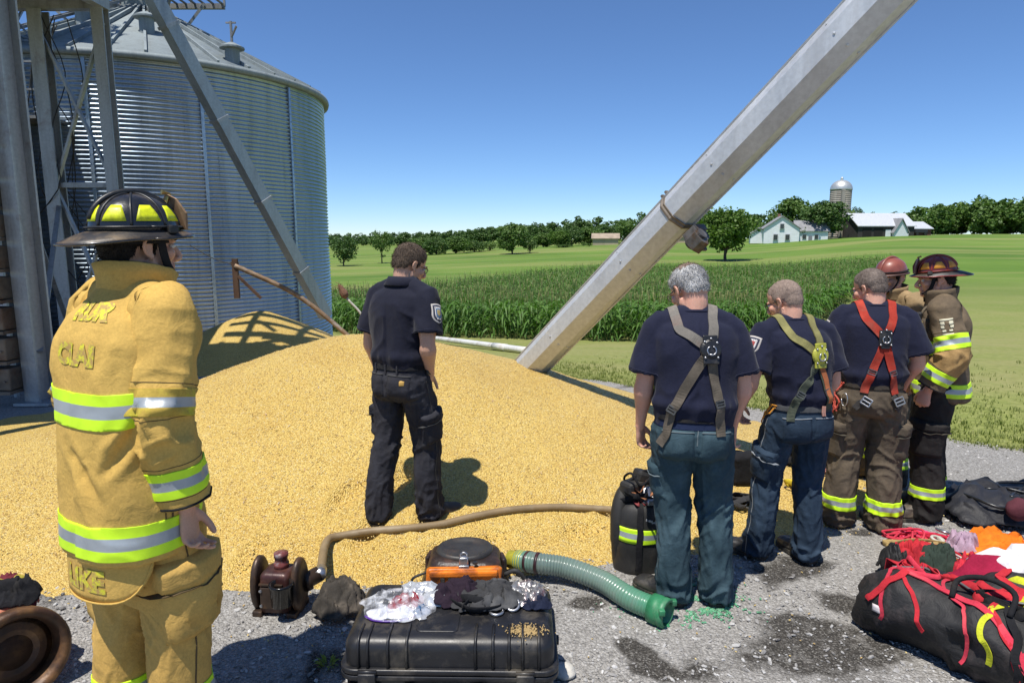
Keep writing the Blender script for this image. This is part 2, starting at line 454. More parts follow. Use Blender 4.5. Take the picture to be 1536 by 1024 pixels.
# ------------------------------------------------------------------ the lie of the land
_TY = np.array([0, 9, 27, 60, 90, 120, 150, 200, 260, 400, 1000, 3000.])
_TL = np.array([0, 0, -2.34, -3.4, -3.9, -3.9, -3.7, -3.8, -4.0, -4.0, -6, -10.])
_TM = np.array([0, 0, -2.34, -3.0, -2.9, -1.85, -1.2, -.25, .2, .4, -2, -8.])
_TR = np.array([0, 0, -1.9, -2.0, -1.1, .2, 1.4, 2.5, 2.7, 2.4, 0, -6.])
def _prof(t, y):
    o = 0
    for k in (.84, .92, 1, 1.08, 1.16): o = o + np.interp(y * k, _TY, t)
    return o / 5
def zg(x, y):
    x, y = np.asarray(x, float), np.asarray(y, float); yy = np.maximum(y, 0); u = np.where(y > 1, x / np.maximum(y, 1), np.clip(x, -1, 1))
    L_, M_, R_ = _prof(_TL, yy), _prof(_TM, yy), _prof(_TR, yy)
    s = lambda a: (lambda q: q * q * (3 - 2 * q))(np.clip(a, 0, 1))
    z = L_ + (M_ - L_) * s((u + .3) / .55); z = z + (R_ - M_) * s((u - .3) / .3)
    und = (fbm(np.stack([x * .02, y * .02, 0 * x], -1).reshape(-1, 3), 3).reshape(x.shape) - .5) * np.clip((y - 30) / 60, 0, 1.2)
    return z + und * 1.2
def zg1(x, y): return float(zg(np.array([x]), np.array([y]))[0])

def ray(px, py):
    xc, yc = (px - 768) / FPX, (512 - py) / FPX; c, s = math.cos(PITCH), math.sin(PITCH)
    return np.array([xc, c + yc * s, -s + yc * c])
def at(px, py, depth):
    d = ray(px, py); return np.array([0, 0, CAM_H]) + d * (depth / d[1])
def on_ground(px, py, f=None):
    d = ray(px, py); f = f or zg1; t0 = .8; t = t0
    while t < 900:
        p = np.array([0, 0, CAM_H]) + d * t
        if p[2] < f(p[0], p[1]): break
        t0 = t; t *= 1.01
    for _ in range(30):
        m = (t0 + t) / 2; p = np.array([0, 0, CAM_H]) + d * m
        if p[2] < f(p[0], p[1]): t = m
        else: t0 = m
    p = np.array([0, 0, CAM_H]) + d * t; return p

# corn heap: height above the yard
def hpile(x, y):
    x, y = np.asarray(x, float), np.asarray(y, float)
    def mound(cx, cy, rxl, rxr, ryf, ryb, H, sh=.16):
        dx = x - cx; dy = y - cy; a = np.where(dx < 0, dx / rxl, dx / rxr); b = np.where(dy < 0, dy / ryf, dy / ryb)
        d = np.sqrt(a * a + b * b); e = np.sqrt(d * d + sh * sh) - sh; e1 = math.sqrt(1 + sh * sh) - sh
        q = 1 - e / e1; return H * (q * .8 + .2 * q * np.abs(q)) if False else H * q
    P = np.stack([x * .9, y * .9, 0 * x], -1).reshape(-1, 3); w = (fbm(P, 3, 3).reshape(x.shape) - .5)
    P2 = np.stack([x * 3.1, y * 3.1, 0 * x], -1).reshape(-1, 3); w2 = (fbm(P2, 2, 5).reshape(x.shape) - .5)
    A = mound(-1.45, 6.25, 3.2, 4.15, 2.98, 2.1, 1.05, .2)
    B = mound(-3.7, 5.1, 2.9, 2.6, 1.92, 2.4, .29, .4)
    C = mound(-4.25, 11.2, 2.5, 2.5, 2.0, 2.0, 1.02, .10)
    D = mound(.9, 5.1, 1.6, 2.0, 1.35, 1.6, .20, .5)
    k = 14.0
    m = np.log(np.exp(k * A) + np.exp(k * B) + np.exp(k * C) + np.exp(k * D) + 1e-9) / k - math.log(1.6) / k
    m = m + w * .09 + w2 * .022
    return np.where(m > 0, m * m / (np.abs(m) + .06), m)          # concave foot
def ztop(x, y):
    return max(zg1(x, y), zg1(x, y) + float(hpile(np.array([x]), np.array([y]))[0]))

# ------------------------------------------------------------------ ground sheet
def lawn_mat():
    m, nt, b, N, L = new_mat('lawn'); geo = N.new('ShaderNodeNewGeometry'); v = geo.outputs['Position']
    big = noise(nt, v, .035, 4, .6); mid = noise(nt, v, .5, 5, .6); fine = noise(nt, v, 9, 4, .7)
    mp = N.new('ShaderNodeMapping'); mp.inputs['Scale'].default_value = (.012, .085, .05); mp.inputs['Rotation'].default_value = (0, 0, R(-9)); L.new(v, mp.inputs['Vector'])
    st = noise(nt, mp.outputs[0], 1.0, 4, .55, .6)
    near = ramp(nt, fine, [(.25, (.13, .155, .036)), (.5, (.215, .245, .066)), (.75, (.33, .335, .13))])
    dry = ramp(nt, mid, [(.38, (0,) * 3), (.66, (.6,) * 3)])
    near = mixc(nt, dry, near, (.30, .275, .12))
    far = ramp(nt, big, [(.3, (.075, .15, .024)), (.5, (.125, .215, .034)), (.7, (.19, .275, .055))])
    far = mixc(nt, ramp(nt, st, [(.46, (0,) * 3), (.62, (.9,) * 3)]), far, (.27, .28, .095))
    far = mixc(nt, math_(nt, 'MULTIPLY', fine, .5), far, mul((.07, .13, .02), .9))
    sep = N.new('ShaderNodeSeparateXYZ'); L.new(v, sep.inputs[0])
    k = math_(nt, 'MULTIPLY_ADD', sep.outputs['Y'], 1 / 45, -22 / 45, clamp=True)
    L.new(mixc(nt, k, near, far), b.inputs['Base Color']); b.inputs['Roughness'].default_value = .9; b.inputs['Specular IOR Level'].default_value = .15
    L.new(bump(nt, fine, .8, .05, bump(nt, noise(nt, v, 45, 3), .6, .02)), b.inputs['Normal'])
    return m
def build_ground():
    r = np.concatenate([[0], np.geomspace(.6, 2600, 150)]); a = np.concatenate([np.linspace(R(28), R(152), 190), np.linspace(R(152), R(388), 50)[1:-1]])
    X = r[:, None] * np.cos(a); Y = r[:, None] * np.sin(a); Z = zg(X, Y) ; n, k = X.shape
    V = np.stack([X, Y, Z], -1).reshape(-1, 3); i = np.arange(n - 1)[:, None] * k; j = np.arange(k); q = (j + 1) % k
    F = np.stack([i + j, i + k + j, i + k + q, i + q], -1).reshape(-1, 4)
    tag(obj('ground', V, F, lawn_mat()), kind='structure')

# gravel yard, its far edge ragged against the lawn
def yard_edge(x):
    e = np.interp(x, [-30, -4, -.5, 1.5, 3.0, 4.5, 6.5, 9, 14, 22], [25, 21, 10.4, 8.6, 7.0, 5.9, 5.3, 5.6, 6.5, 8.0])
    return e + (fbm(np.stack([x * 1.6, 0 * x, 0 * x], -1), 4, 8) - .5) * .55
def gravel_mat():
    m, nt, b, N, L = new_mat('gravel'); v = coords(nt)
    wob = noise(nt, v, 1.1, 4, .6, .5)
    def vor(scale, feat='F1'):
        o = N.new('ShaderNodeTexVoronoi'); o.feature = feat; o.inputs['Scale'].default_value = scale; L.new(v, o.inputs['Vector']); return o
    v1, v2 = vor(75), vor(150)
    sep = N.new('ShaderNodeSeparateColor'); L.new(v1.outputs['Color'], sep.inputs[0]); sep2 = N.new('ShaderNodeSeparateColor'); L.new(v2.outputs['Color'], sep2.inputs[0])
    c1 = ramp(nt, sep.outputs[0], [(0, (.12, .112, .102)), (.3, (.31, .298, .278)), (.65, (.45, .435, .41)), (.92, (.55, .535, .51)), (1, (.72, .71, .69))])
    c2 = ramp(nt, sep2.outputs[1], [(0, (.09, .084, .076)), (.5, (.30, .286, .262)), (1, (.52, .50, .46))])
    c = mixc(nt, .45, c1, c2)
    gap = ramp(nt, v1.outputs['Distance'], [(.3, (1,) * 3), (.75, (.62,) * 3)]); c = mixc(nt, 1.0, c, gap, 'MULTIPLY')
    # bare dark earth and oil where the gravel has been driven off
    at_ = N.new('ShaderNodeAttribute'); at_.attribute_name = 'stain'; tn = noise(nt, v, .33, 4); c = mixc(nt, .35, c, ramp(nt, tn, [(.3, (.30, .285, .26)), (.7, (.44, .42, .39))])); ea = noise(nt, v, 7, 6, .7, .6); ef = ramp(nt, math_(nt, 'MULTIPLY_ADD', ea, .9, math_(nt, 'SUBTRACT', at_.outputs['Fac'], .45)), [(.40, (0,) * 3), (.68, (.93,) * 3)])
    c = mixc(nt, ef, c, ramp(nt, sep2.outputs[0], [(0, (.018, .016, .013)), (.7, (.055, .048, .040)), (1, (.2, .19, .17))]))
    
    L.new(c, b.inputs['Base Color']); b.inputs['Roughness'].default_value = .88; b.inputs['Specular IOR Level'].default_value = .25
    h = math_(nt, 'MULTIPLY_ADD', v1.outputs['Distance'], -1.0, 1.0); h2 = math_(nt, 'MULTIPLY_ADD', v2.outputs['Distance'], -.5, h)
    L.new(bump(nt, h2, .9, .012, bump(nt, wob, .35, .06)), b.inputs['Normal'])
    return m
GRAVEL = None
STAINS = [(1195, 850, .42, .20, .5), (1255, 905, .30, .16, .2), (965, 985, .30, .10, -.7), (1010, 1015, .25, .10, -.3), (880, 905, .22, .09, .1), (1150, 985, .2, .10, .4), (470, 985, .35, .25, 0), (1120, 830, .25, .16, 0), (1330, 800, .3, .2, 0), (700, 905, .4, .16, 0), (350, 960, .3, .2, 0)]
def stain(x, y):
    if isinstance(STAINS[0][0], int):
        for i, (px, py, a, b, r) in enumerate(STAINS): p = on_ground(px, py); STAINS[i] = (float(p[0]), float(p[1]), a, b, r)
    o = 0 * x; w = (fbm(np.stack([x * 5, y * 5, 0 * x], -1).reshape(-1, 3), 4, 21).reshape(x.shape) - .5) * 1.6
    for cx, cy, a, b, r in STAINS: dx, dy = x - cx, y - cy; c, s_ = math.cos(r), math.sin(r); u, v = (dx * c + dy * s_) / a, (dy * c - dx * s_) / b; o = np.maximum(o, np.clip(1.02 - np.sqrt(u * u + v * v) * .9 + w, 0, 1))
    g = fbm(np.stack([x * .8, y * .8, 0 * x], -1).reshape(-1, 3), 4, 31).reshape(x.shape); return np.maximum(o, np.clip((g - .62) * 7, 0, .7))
def build_yard():
    global GRAVEL
    GRAVEL = gravel_mat()
    xs = np.concatenate([np.arange(-26, -6, .5), np.arange(-6, -2.2, .08), np.arange(-2.2, 3.4, .03), np.arange(3.4, 8, .08), np.arange(8, 22.1, .5)]); t = np.concatenate([np.linspace(0, .55, 14), np.linspace(.56, .9, 150), np.linspace(.91, 1, 12)])
    e = yard_edge(xs); Y = -8 + (e[:, None] + 8) * t; X = np.repeat(xs[:, None], len(t), 1)
    Z = zg(X, Y) + .006 + (fbm(np.stack([X * 1.3, Y * 1.3, 0 * X], -1).reshape(-1, 3), 3, 4).reshape(X.shape) - .5) * .03 * np.clip((1 - t) * 8, 0, 1) + .004
    Z = np.maximum(Z, zg(X, Y) + .005)
    n, k = X.shape; i = np.arange(n - 1)[:, None] * k; j = np.arange(k - 1)
    F = np.stack([i + j, i + k + j, i + k + j + 1, i + j + 1], -1).reshape(-1, 4)
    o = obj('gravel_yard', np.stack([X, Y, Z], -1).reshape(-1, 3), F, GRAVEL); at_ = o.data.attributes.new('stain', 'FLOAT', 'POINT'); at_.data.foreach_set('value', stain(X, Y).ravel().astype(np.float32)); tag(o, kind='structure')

def scatter_mesh(protoV, protoF, P, S, A, tilt=.6, nf=None):
    """merged copies of a small shape: positions P, sizes S (n,3), turn A"""
    n = len(P); k = len(protoV); V = np.repeat(protoV[None], n, 0) * S[:, None, :]
    b = rng.uniform(-tilt, tilt, n); c = rng.uniform(-tilt, tilt, n)
    cb, sb = np.cos(b)[:, None], np.sin(b)[:, None]; y = V[..., 1] * cb - V[..., 2] * sb; z = V[..., 1] * sb + V[..., 2] * cb
    cc, sc = np.cos(c)[:, None], np.sin(c)[:, None]; x = V[..., 0] * cc + z * sc; z = -V[..., 0] * sc + z * cc
    ca, sa = np.cos(A)[:, None], np.sin(A)[:, None]
    V = np.stack([x * ca - y * sa, x * sa + y * ca, z], -1) + P[:, None, :]
    F = (protoF[None] + (np.arange(n) * k)[:, None, None]).reshape(-1, protoF.shape[1])
    return V.reshape(-1, 3), F

def ico(lump=.25, s=0):
    bm = bmesh.new(); bmesh.ops.create_icosphere(bm, subdivisions=1, radius=1); V = np.array([v.co[:] for v in bm.verts]); F = np.array([[v.index for v in f.verts] for f in bm.faces]); bm.free()
    r = np.random.default_rng(s); return V * (1 + r.uniform(-lump, lump, (len(V), 1))), F

def stone_mat(name, stops, island=True, rough=.85):
    m, nt, b, N, L = new_mat(name); geo = N.new('ShaderNodeNewGeometry')
    c = ramp(nt, geo.outputs['Random Per Island'], stops)
    c = mixc(nt, .3, c, ramp(nt, noise(nt, geo.outputs['Position'], 180, 3), [(.3, (.1, .1, .1)), (.7, (.5, .48, .45))]))
    L.new(c, b.inputs['Base Color']); b.inputs['Roughness'].default_value = rough; b.inputs['Specular IOR Level'].default_value = .3
    return m

def build_stones():
    n = 17000; P = []
    # density falls with distance
    d = 1.9 + rng.random(n) ** 1.6 * 4.6; x = rng.uniform(-.95, 1.02, n) * d * .84; y = d
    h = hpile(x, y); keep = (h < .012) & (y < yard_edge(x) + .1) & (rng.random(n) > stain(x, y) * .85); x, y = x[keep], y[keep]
    z = zg(x, y) + .012; s = rng.lognormal(math.log(.0065), .38, len(x)).clip(.003, .019)
    pv, pf = ico(.28, 1); S = s[:, None] * np.stack([rng.uniform(.9, 1.6, len(x)), rng.uniform(.7, 1.1, len(x)), rng.uniform(.4, .8, len(x))], 1)
    V, F = scatter_mesh(pv, pf, np.stack([x, y, z], 1), S, rng.uniform(0, 6.3, len(x)), .5)
    tag(obj('pebbles', V, F, stone_mat('stones', [(0, (.09, .084, .078)), (.25, (.23, .22, .21)), (.6, (.36, .35, .335)), (.85, (.48, .47, .45)), (1, (.68, .67, .65))]), None, None, False), 'loose grey and white gravel stones on the yard', None, None, 'stuff')

def corn_mat():
    m, nt, b, N, L = new_mat('corn_grain'); v = coords(nt)
    vo = N.new('ShaderNodeTexVoronoi'); vo.inputs['Scale'].default_value = 105; vo.inputs['Randomness'].default_value = .95; L.new(v, vo.inputs['Vector'])
    sep = N.new('ShaderNodeSeparateColor'); L.new(vo.outputs['Color'], sep.inputs[0])
    c = ramp(nt, sep.outputs[0], [(0, (.50, .305, .075)), (.25, (.68, .46, .125)), (.6, (.79, .565, .165)), (.9, (.85, .64, .20)), (1, (.90, .76, .38))])
    ch = ramp(nt, sep.outputs[2], [(.93, (0,) * 3), (.95, (.8,) * 3)]); c = mixc(nt, ch, c, (.70, .60, .36))
    dk = ramp(nt, sep.outputs[1], [(.965, (0,) * 3), (.975, (.8,) * 3)]); c = mixc(nt, dk, c, (.20, .10, .03))
    pit = ramp(nt, vo.outputs['Distance'], [(.35, (1,) * 3), (.85, (.56, .47, .36))]); c = mixc(nt, 1.0, c, pit, 'MULTIPLY')
    lo = noise(nt, v, 1.3, 5, .6); c = mixc(nt, .3, c, ramp(nt, lo, [(.3, (.62, .40, .09)), (.7, (.87, .66, .20))]))
    L.new(c, b.inputs['Base Color']); b.inputs['Roughness'].default_value = .5; b.inputs['Specular IOR Level'].default_value = .35
    h = math_(nt, 'MULTIPLY_ADD', vo.outputs['Distance'], -1.0, 1.0); h = math_(nt, 'MULTIPLY_ADD', sep.outputs[2], .5, h)
    L.new(bump(nt, h, 1.0, .010, bump(nt, noise(nt, v, 7, 4), .3, .05)), b.inputs['Normal'])
    return m
def build_pile():
    xs = np.concatenate([np.arange(-8.2, -5, .09), np.arange(-5, 3.6, .034)]); ys = np.concatenate([np.arange(2.9, 7.6, .034), np.arange(7.6, 14.2, .08)])
    X, Y = np.meshgrid(xs, ys, indexing='ij'); H = hpile(X, Y)
    gr = (vnoise(np.stack([X * 40, Y * 40, 0 * X], -1).reshape(-1, 3)).reshape(X.shape) - .5) * .006
    edge = (fbm(np.stack([X * 9, Y * 9, 0 * X], -1).reshape(-1, 3), 3, 2).reshape(X.shape) - .5) * .022
    for fx, fy, a in ((-.86, 3.80, .5), (-.52, 3.96, .3), (-.42, 3.66, .9), (-.16, 3.78, 1.1), (-.02, 3.52, 1.0), (.26, 3.66, 1.2), (-1.05, 4.06, .6), (-.75, 4.25, .4), (.45, 3.95, 1.3), (.72, 4.15, 1.2), (1.0, 4.05, 1.4), (-1.5, 3.6, .2), (-1.9, 3.75, .1), (-2.2, 3.55, .3)):
        dx, dy = X - fx, Y - fy; c_, s_ = math.cos(a), math.sin(a); u_, v_ = (dx * s_ + dy * c_) / .15, (dx * c_ - dy * s_) / .065; q_ = u_ * u_ + v_ * v_; H = H - np.where(H > .02, .035 * np.exp(-q_ * q_) - .018 * np.exp(-((np.sqrt(q_) - 1.35) / .3) ** 2), 0)
    Z = zg(X, Y) + H + gr + edge * np.clip(1 - H / .12, 0, 1); n, k = X.shape
    i = np.arange(n - 1)[:, None] * k; j = np.arange(k - 1); F = np.stack([i + j, i + k + j, i + k + j + 1, i + j + 1], -1).reshape(-1, 4)
    ok = (H > -.03).ravel(); F = F[ok[F].any(1)]
    V = np.stack([X, Y, Z + .012], -1).reshape(-1, 3); ids, inv = np.unique(F, return_inverse=True)
    cm = corn_mat()
    n = 900; x_ = rng.uniform(-3.6, 2.6, n); y_ = rng.uniform(3.2, 6.2, n); h_ = hpile(x_, y_); k_ = h_ > .03; x_, y_, h_ = x_[k_], y_[k_], h_[k_]; V_, F_ = scatter_mesh(np.array([[-1, -.4, 0], [1, -.3, .1], [.8, .4, 0], [-.9, .35, .12]]), np.array([[0, 1, 2, 3]]), np.stack([x_, y_, zg(x_, y_) + h_ + .018], 1), rng.uniform(.004, .014, (len(x_), 1)) * np.array([1, .6, 1]), rng.uniform(0, 6.3, len(x_)), .5)
    tag(obj('corn_chaff', V_, F_, stone_mat('chaff', [(0, (.35, .12, .05)), (.4, (.62, .45, .25)), (.8, (.75, .62, .42)), (1, (.5, .2, .1))]), None, None, False), 'flakes of red and pale chaff strewn over the corn heap', None, None, 'stuff')
    tag(obj('corn_pile', V[ids], inv.reshape(F.shape), cm), 'great heap of loose golden shelled corn across the yard', None, None, 'stuff')
    # single kernels: on the near face and spilled round its foot
    n = 60000; x = rng.uniform(-4.2, 3.2, n); y = 2.75 + rng.random(n) ** 1.5 * 3.6; h = hpile(x, y)
    p = np.where(h > .02, .55, np.maximum(np.exp(-np.abs(h - .02) / .022) * .75, .035 * np.exp(-np.abs(h) / .14))); keep = rng.random(n) < p; x, y, h = x[keep], y[keep], np.maximum(h[keep], .004)
    z = zg(x, y) + h + .0125 + rng.uniform(0, .003, len(x)); kv = np.array([[-1, -.55, -.5], [1, -.85, -.5], [1, .85, -.5], [-1, .55, -.5], [-.9, -.4, .5], [.9, -.7, .5], [.9, .7, .5], [-.9, .4, .5]])
    kf = np.array([[3, 2, 1, 0], [4, 5, 6, 7], [0, 1, 5, 4], [1, 2, 6, 5], [2, 3, 7, 6], [3, 0, 4, 7]]); s = rng.uniform(.0040, .0058, len(x))
    V, F = scatter_mesh(kv, kf, np.stack([x, y, z], 1), s[:, None] * np.array([1, .8, .75]), rng.uniform(0, 6.3, len(x)), .7)
    km = stone_mat('kernel', [(0, (.54, .33, .07)), (.3, (.70, .47, .11)), (.7, (.80, .57, .15)), (.95, (.86, .66, .22)), (1, (.86, .74, .44))], rough=.5)
    tag(obj('corn_kernels', V, F, km, None, None, False), 'single corn kernels lying loose over the heap and spilled on the gravel', None, None, 'stuff')

def build_tufts():
    """grass at the ragged edge between gravel and lawn, and on the near lawn"""
    B = []; n = 3600
    x = rng.uniform(.2, 9, n); e = yard_edge(x); y = e + rng.exponential(1.1, n) - .12; c = np.stack([x, y, zg(x, y)], 1)
    nb = 6; P = np.repeat(c, nb, 0) + np.concatenate([rng.normal(0, .035, (n * nb, 2)), np.zeros((n * nb, 1))], 1)
    a = rng.uniform(0, 6.3, n * nb); h = rng.uniform(.018, .055, n * nb) * np.repeat(rng.uniform(.6, 1.3, n), nb); w = rng.uniform(.003, .007, n * nb); l = rng.uniform(.2, .9, n * nb) * h
    d = np.stack([np.cos(a), np.sin(a), 0 * a], 1); s = np.stack([-np.sin(a), np.cos(a), 0 * a], 1); up = np.array([0, 0, 1.])
    V = np.stack([P - s * w[:, None], P + s * w[:, None], P + d * (l * .45)[:, None] + up * (h * .7)[:, None] + s * w[:, None] * .7, P + d * (l * .45)[:, None] + up * (h * .7)[:, None] - s * w[:, None] * .7, P + d * l[:, None] + up * h[:, None]], 1).reshape(-1, 3)
    b = np.arange(n * nb)[:, None] * 5; F = np.concatenate([b + np.array([0, 1, 2, 3]), b + np.array([3, 2, 4, 4])])
    F = [tuple(dict.fromkeys(f)) for f in F.tolist()]
    tag(obj('grass', V, F, leaf_mat('grass_blade', (.16, .19, .05), (.24, .27, .08), (.36, .35, .15), 1.2, .35), None, None, False), 'short rough grass along the edge of the gravel', None, None, 'stuff')
# ------------------------------------------------------------------ corn field
def corn_plant(h, seed, nleaf=11, full=True):
    r = np.random.default_rng(seed); V = []; F = []; M = []
    def strip(P, W, S, m):
        b = len(V)
        for p, w in zip(P, W): V.append(p - S * w); V.append(p + S * w)
        for i in range(len(P) - 1): F.append((b + 2 * i, b + 2 * i + 1, b + 2 * i + 3, b + 2 * i + 2)); M.append(m)
    lean = r.normal(0, .03, 2); top = lambda t: np.array([lean[0] * t, lean[1] * t, t * h])
    for a in (0, math.pi / 2):
        S = np.array([math.cos(a), math.sin(a), 0]); strip([top(0), top(.5), top(.93)], [.013, .011, .007], S, 1)
    a0 = r.uniform(0, 6.3)
    for i in range(nleaf):
        t = (.10 if full else .45) + (.86 - (.10 if full else .45)) * (i + r.uniform(-.3, .3)) / nleaf; a = a0 + i * math.pi + r.normal(0, .5); d = np.array([math.cos(a), math.sin(a), 0]); S = np.array([-d[1], d[0], 0])
        L_ = h * r.uniform(.30, .46) * (1 - abs(t - .5) * .5); base = top(t); rise = r.uniform(.28, .55); dr = r.uniform(.3, 1.0)
        P = [base + d * (L_ * u) + np.array([0, 0, L_ * (rise * 2.2 * u - (rise * 1.6 + dr) * u * u)]) for u in (0, .3, .62, 1.0)]
        tw = nrm(S + np.array([0, 0, r.normal(0, .5)])); strip(P, [.014, .042, .034, .003], tw, 0)
    for k in range(3 if full else 2):
        a = r.uniform(0, 6.3); d = np.array([math.cos(a), math.sin(a), 0]) * r.uniform(.02, .06); b = top(.92); strip([b, b + d * .6 + np.array([0, 0, .12 * h]), b + d * 1.6 + np.array([0, 0, .15 * h])], [.005, .006, .003], np.array([-d[1], d[0], 0]) / (np.linalg.norm(d) + 1e-9), 2)
    return np.array(V), np.array(F), np.array(M)
CL = np.array([-7.5, 29.5]); CR = np.array([9.6, 23.2])
def corn_mats():
    return [leaf_mat('corn_leaf', (.042, .098, .014), (.082, .178, .028), (.150, .27, .055), .35, .32, 5), surf('corn_stalk', (.13, .17, .05), .7, var=.35, vscale=8), surf('corn_tassel', (.26, .27, .10), .8, var=.3, vscale=5)]
def build_corn():
    cm = corn_mats(); e = CR - CL; Ln = np.linalg.norm(e); e = e / Ln; nrm2 = np.array([-e[1], e[0]])
    protos = [corn_plant(1.72 * s, 10 + i) for i, s in enumerate((1, .95, 1.06, .98, 1.03, .92))]
    # the front row: single plants
    me = [mesh_data('corn_plant', *p[:2], cm, p[2], False) for p in protos]
    n = int(Ln / .2); n = min(n, 120); first = True
    for i in range(n):
        s = (i + rng.uniform(-.2, .2)) * Ln / n; p = CL + e * s + nrm2 * rng.normal(0, .06)
        o = bpy.data.objects.new('corn_plant', me[i % 6]); COL.objects.link(o); o.location = (p[0], p[1], zg1(*p)); o.rotation_euler = (0, 0, rng.uniform(0, 6.3)); k = rng.uniform(.92, 1.08); o.scale = (k, k, k)
        tag(o, 'tall green corn plant in the front row along the edge of the field', 'corn plant', 'corn plants in the front row of the field')
    # the rest: one mass
    V = []; F = []; M = []; base = 0
    def add(P, sel, rot, sc):
        nonlocal base
        for k in range(6):
            q = P[sel == k]; 
            if not len(q): continue
            pv, pf, pm = lib[k]; a = rot[sel == k]; s = sc[sel == k][:, None]
            c, s_ = np.cos(a)[:, None], np.sin(a)[:, None]; X = pv[None] * s[:, None]
            W = np.stack([X[..., 0] * c - X[..., 1] * s_, X[..., 0] * s_ + X[..., 1] * c, X[..., 2]], -1) + q[:, None]
            V.append(W.reshape(-1, 3)); F.append((pf[None] + (np.arange(len(q)) * len(pv))[:, None, None]).reshape(-1, 4) + base); M.append(np.tile(pm, len(q))); base += len(q) * len(pv)
    def edges(d):      # the left and the right end of the row that lies d behind the front one
        return -2 - .9 * d, Ln + .22 * d
    lib = protos
    d = .75
    while d < 60:
        near = d < 8; sp = .21 if near else (.27 if d < 22 else .42)
        lo, hi = edges(d); s = np.arange(lo, hi, sp); s = s + rng.uniform(-.4, .4, len(s)) * sp; q = CL + e * s[:, None] + nrm2 * (d + rng.normal(0, .07, len(s)))[:, None]
        if not near: lib = FARLIB
        P = np.stack([q[:, 0], q[:, 1], zg(q[:, 0], q[:, 1])], 1)
        hv = .9 + .22 * fbm(np.stack([q[:, 0] * .09, q[:, 1] * .16, 0 * q[:, 0]], 1), 3, 6)
        # out of sight behind the bin
        uu = q[:, 0] / q[:, 1]; ok = (uu > -.36) & (uu < .74) & (d < np.interp(uu, [-.3, -.2, -.1, .02, .16], [12, 15, 24, 40, 58]) + rng.uniform(-1.2, 1.2, len(uu))); P, hv = P[ok], hv[ok]
        add(P, rng.integers(0, 6, len(P)), rng.uniform(0, 6.3, len(P)), hv * rng.uniform(.93, 1.07, len(P)) * (1 if near else 1.0))
        d += .75 if d < 22 else 1.0
    tag(obj('corn_field', np.concatenate(V), np.concatenate(F), cm, None, np.concatenate(M), False), 'wide field of green tasselled corn beyond the lawn', None, None, 'stuff')
FARLIB = []
def far_corn():
    for i, s in enumerate((1, .95, 1.06, .98, 1.03, .92)):
        v, f, m = corn_plant(1.72 * s, 40 + i, 6, False); FARLIB.append((v * np.array([1.25, 1.25, 1]), f, m))

# ------------------------------------------------------------------ trees
def tree_proto(seed, h, w, trunk, nclump, leaf, per, shape='round', base=.22):
    r = np.random.default_rng(seed); LV = []; th = h * trunk
    # crown envelope: clumps spread through the volume
    cz = th + (h - th) * .5; ch = (h - th) * .5; C = []; Rr = []
    while len(C) < nclump:
        p = r.uniform(-1, 1, 3); q = np.linalg.norm(p)
        if q > 1 or q < .25: continue
        k = 1.0
        if shape == 'cone': k = 1 - .45 * p[2]
        if shape == 'flat': k = 1 + .25 * p[2]
        c = np.array([p[0] * w * .42 * k, p[1] * w * .42 * k, cz + p[2] * ch * .86]); C.append(c); Rr.append(w * r.uniform(.11, .2) * (1.1 - .25 * abs(p[2])))
    C = np.array(C); Rr = np.array(Rr); n = nclump * per
    ci = np.repeat(np.arange(nclump), per); d = r.normal(size=(n, 3)); d /= np.linalg.norm(d, axis=1)[:, None]; rad = Rr[ci] * r.uniform(.45, 1.08, n) ** .6
    P = C[ci] + d * rad[:, None] * np.array([1, 1, .78]); sz = leaf * r.uniform(.6, 1.4, n)
    nn = d * .6 + r.normal(size=(n, 3)) * .7 + np.array([0, 0, .5]); nn /= np.linalg.norm(nn, axis=1)[:, None]
    t = np.cross(nn, r.normal(size=(n, 3))); t /= np.linalg.norm(t, axis=1)[:, None]; b = np.cross(nn, t)
    sx = sz[:, None]; sy = sz[:, None] * r.uniform(.5, .9, n)[:, None]
    V = np.stack([P - t * sx, P - b * sy, P + t * sx, P + b * sy], 1).reshape(-1, 3); F = np.arange(4 * n).reshape(-1, 4)
    mb = MB(); k = .035 * h ** .9 * .9
    mb.tube(catmull([(0, 0, -.3), (r.normal(0, .1), r.normal(0, .1), th * .7), (r.normal(0, .2), r.normal(0, .2), cz)], 8), np.linspace(k * 1.25, k * .5, 8), 8)
    for i in range(9):
        c = C[r.integers(0, nclump)]; z0 = th * r.uniform(.6, 1.3); mb.tube(catmull([(0, 0, z0), (c[0] * .45, c[1] * .45, z0 + (c[2] - z0) * .6), tuple(c)], 6), np.linspace(k * .45, k * .12, 6), 5)
    return (V, F), mb.data()
TREES = {}
BARK = lambda: surf('bark', (.085, .065, .05), .95, var=.45, vscale=3, aniso=(4, 4, .7), bscale=20, bstr=.8, bdist=.03)
GREENS = lambda: [leaf_mat('oak_leaf', (.050, .105, .020), (.092, .165, .032), (.165, .24, .06), .5, .22, 1.6), leaf_mat('maple_leaf', (.05, .105, .014), (.095, .17, .026), (.16, .24, .055), .6, .28, 2.0), leaf_mat('dark_leaf', (.040, .086, .022), (.072, .135, .032), (.125, .185, .05), .4, .2, 1.2)]
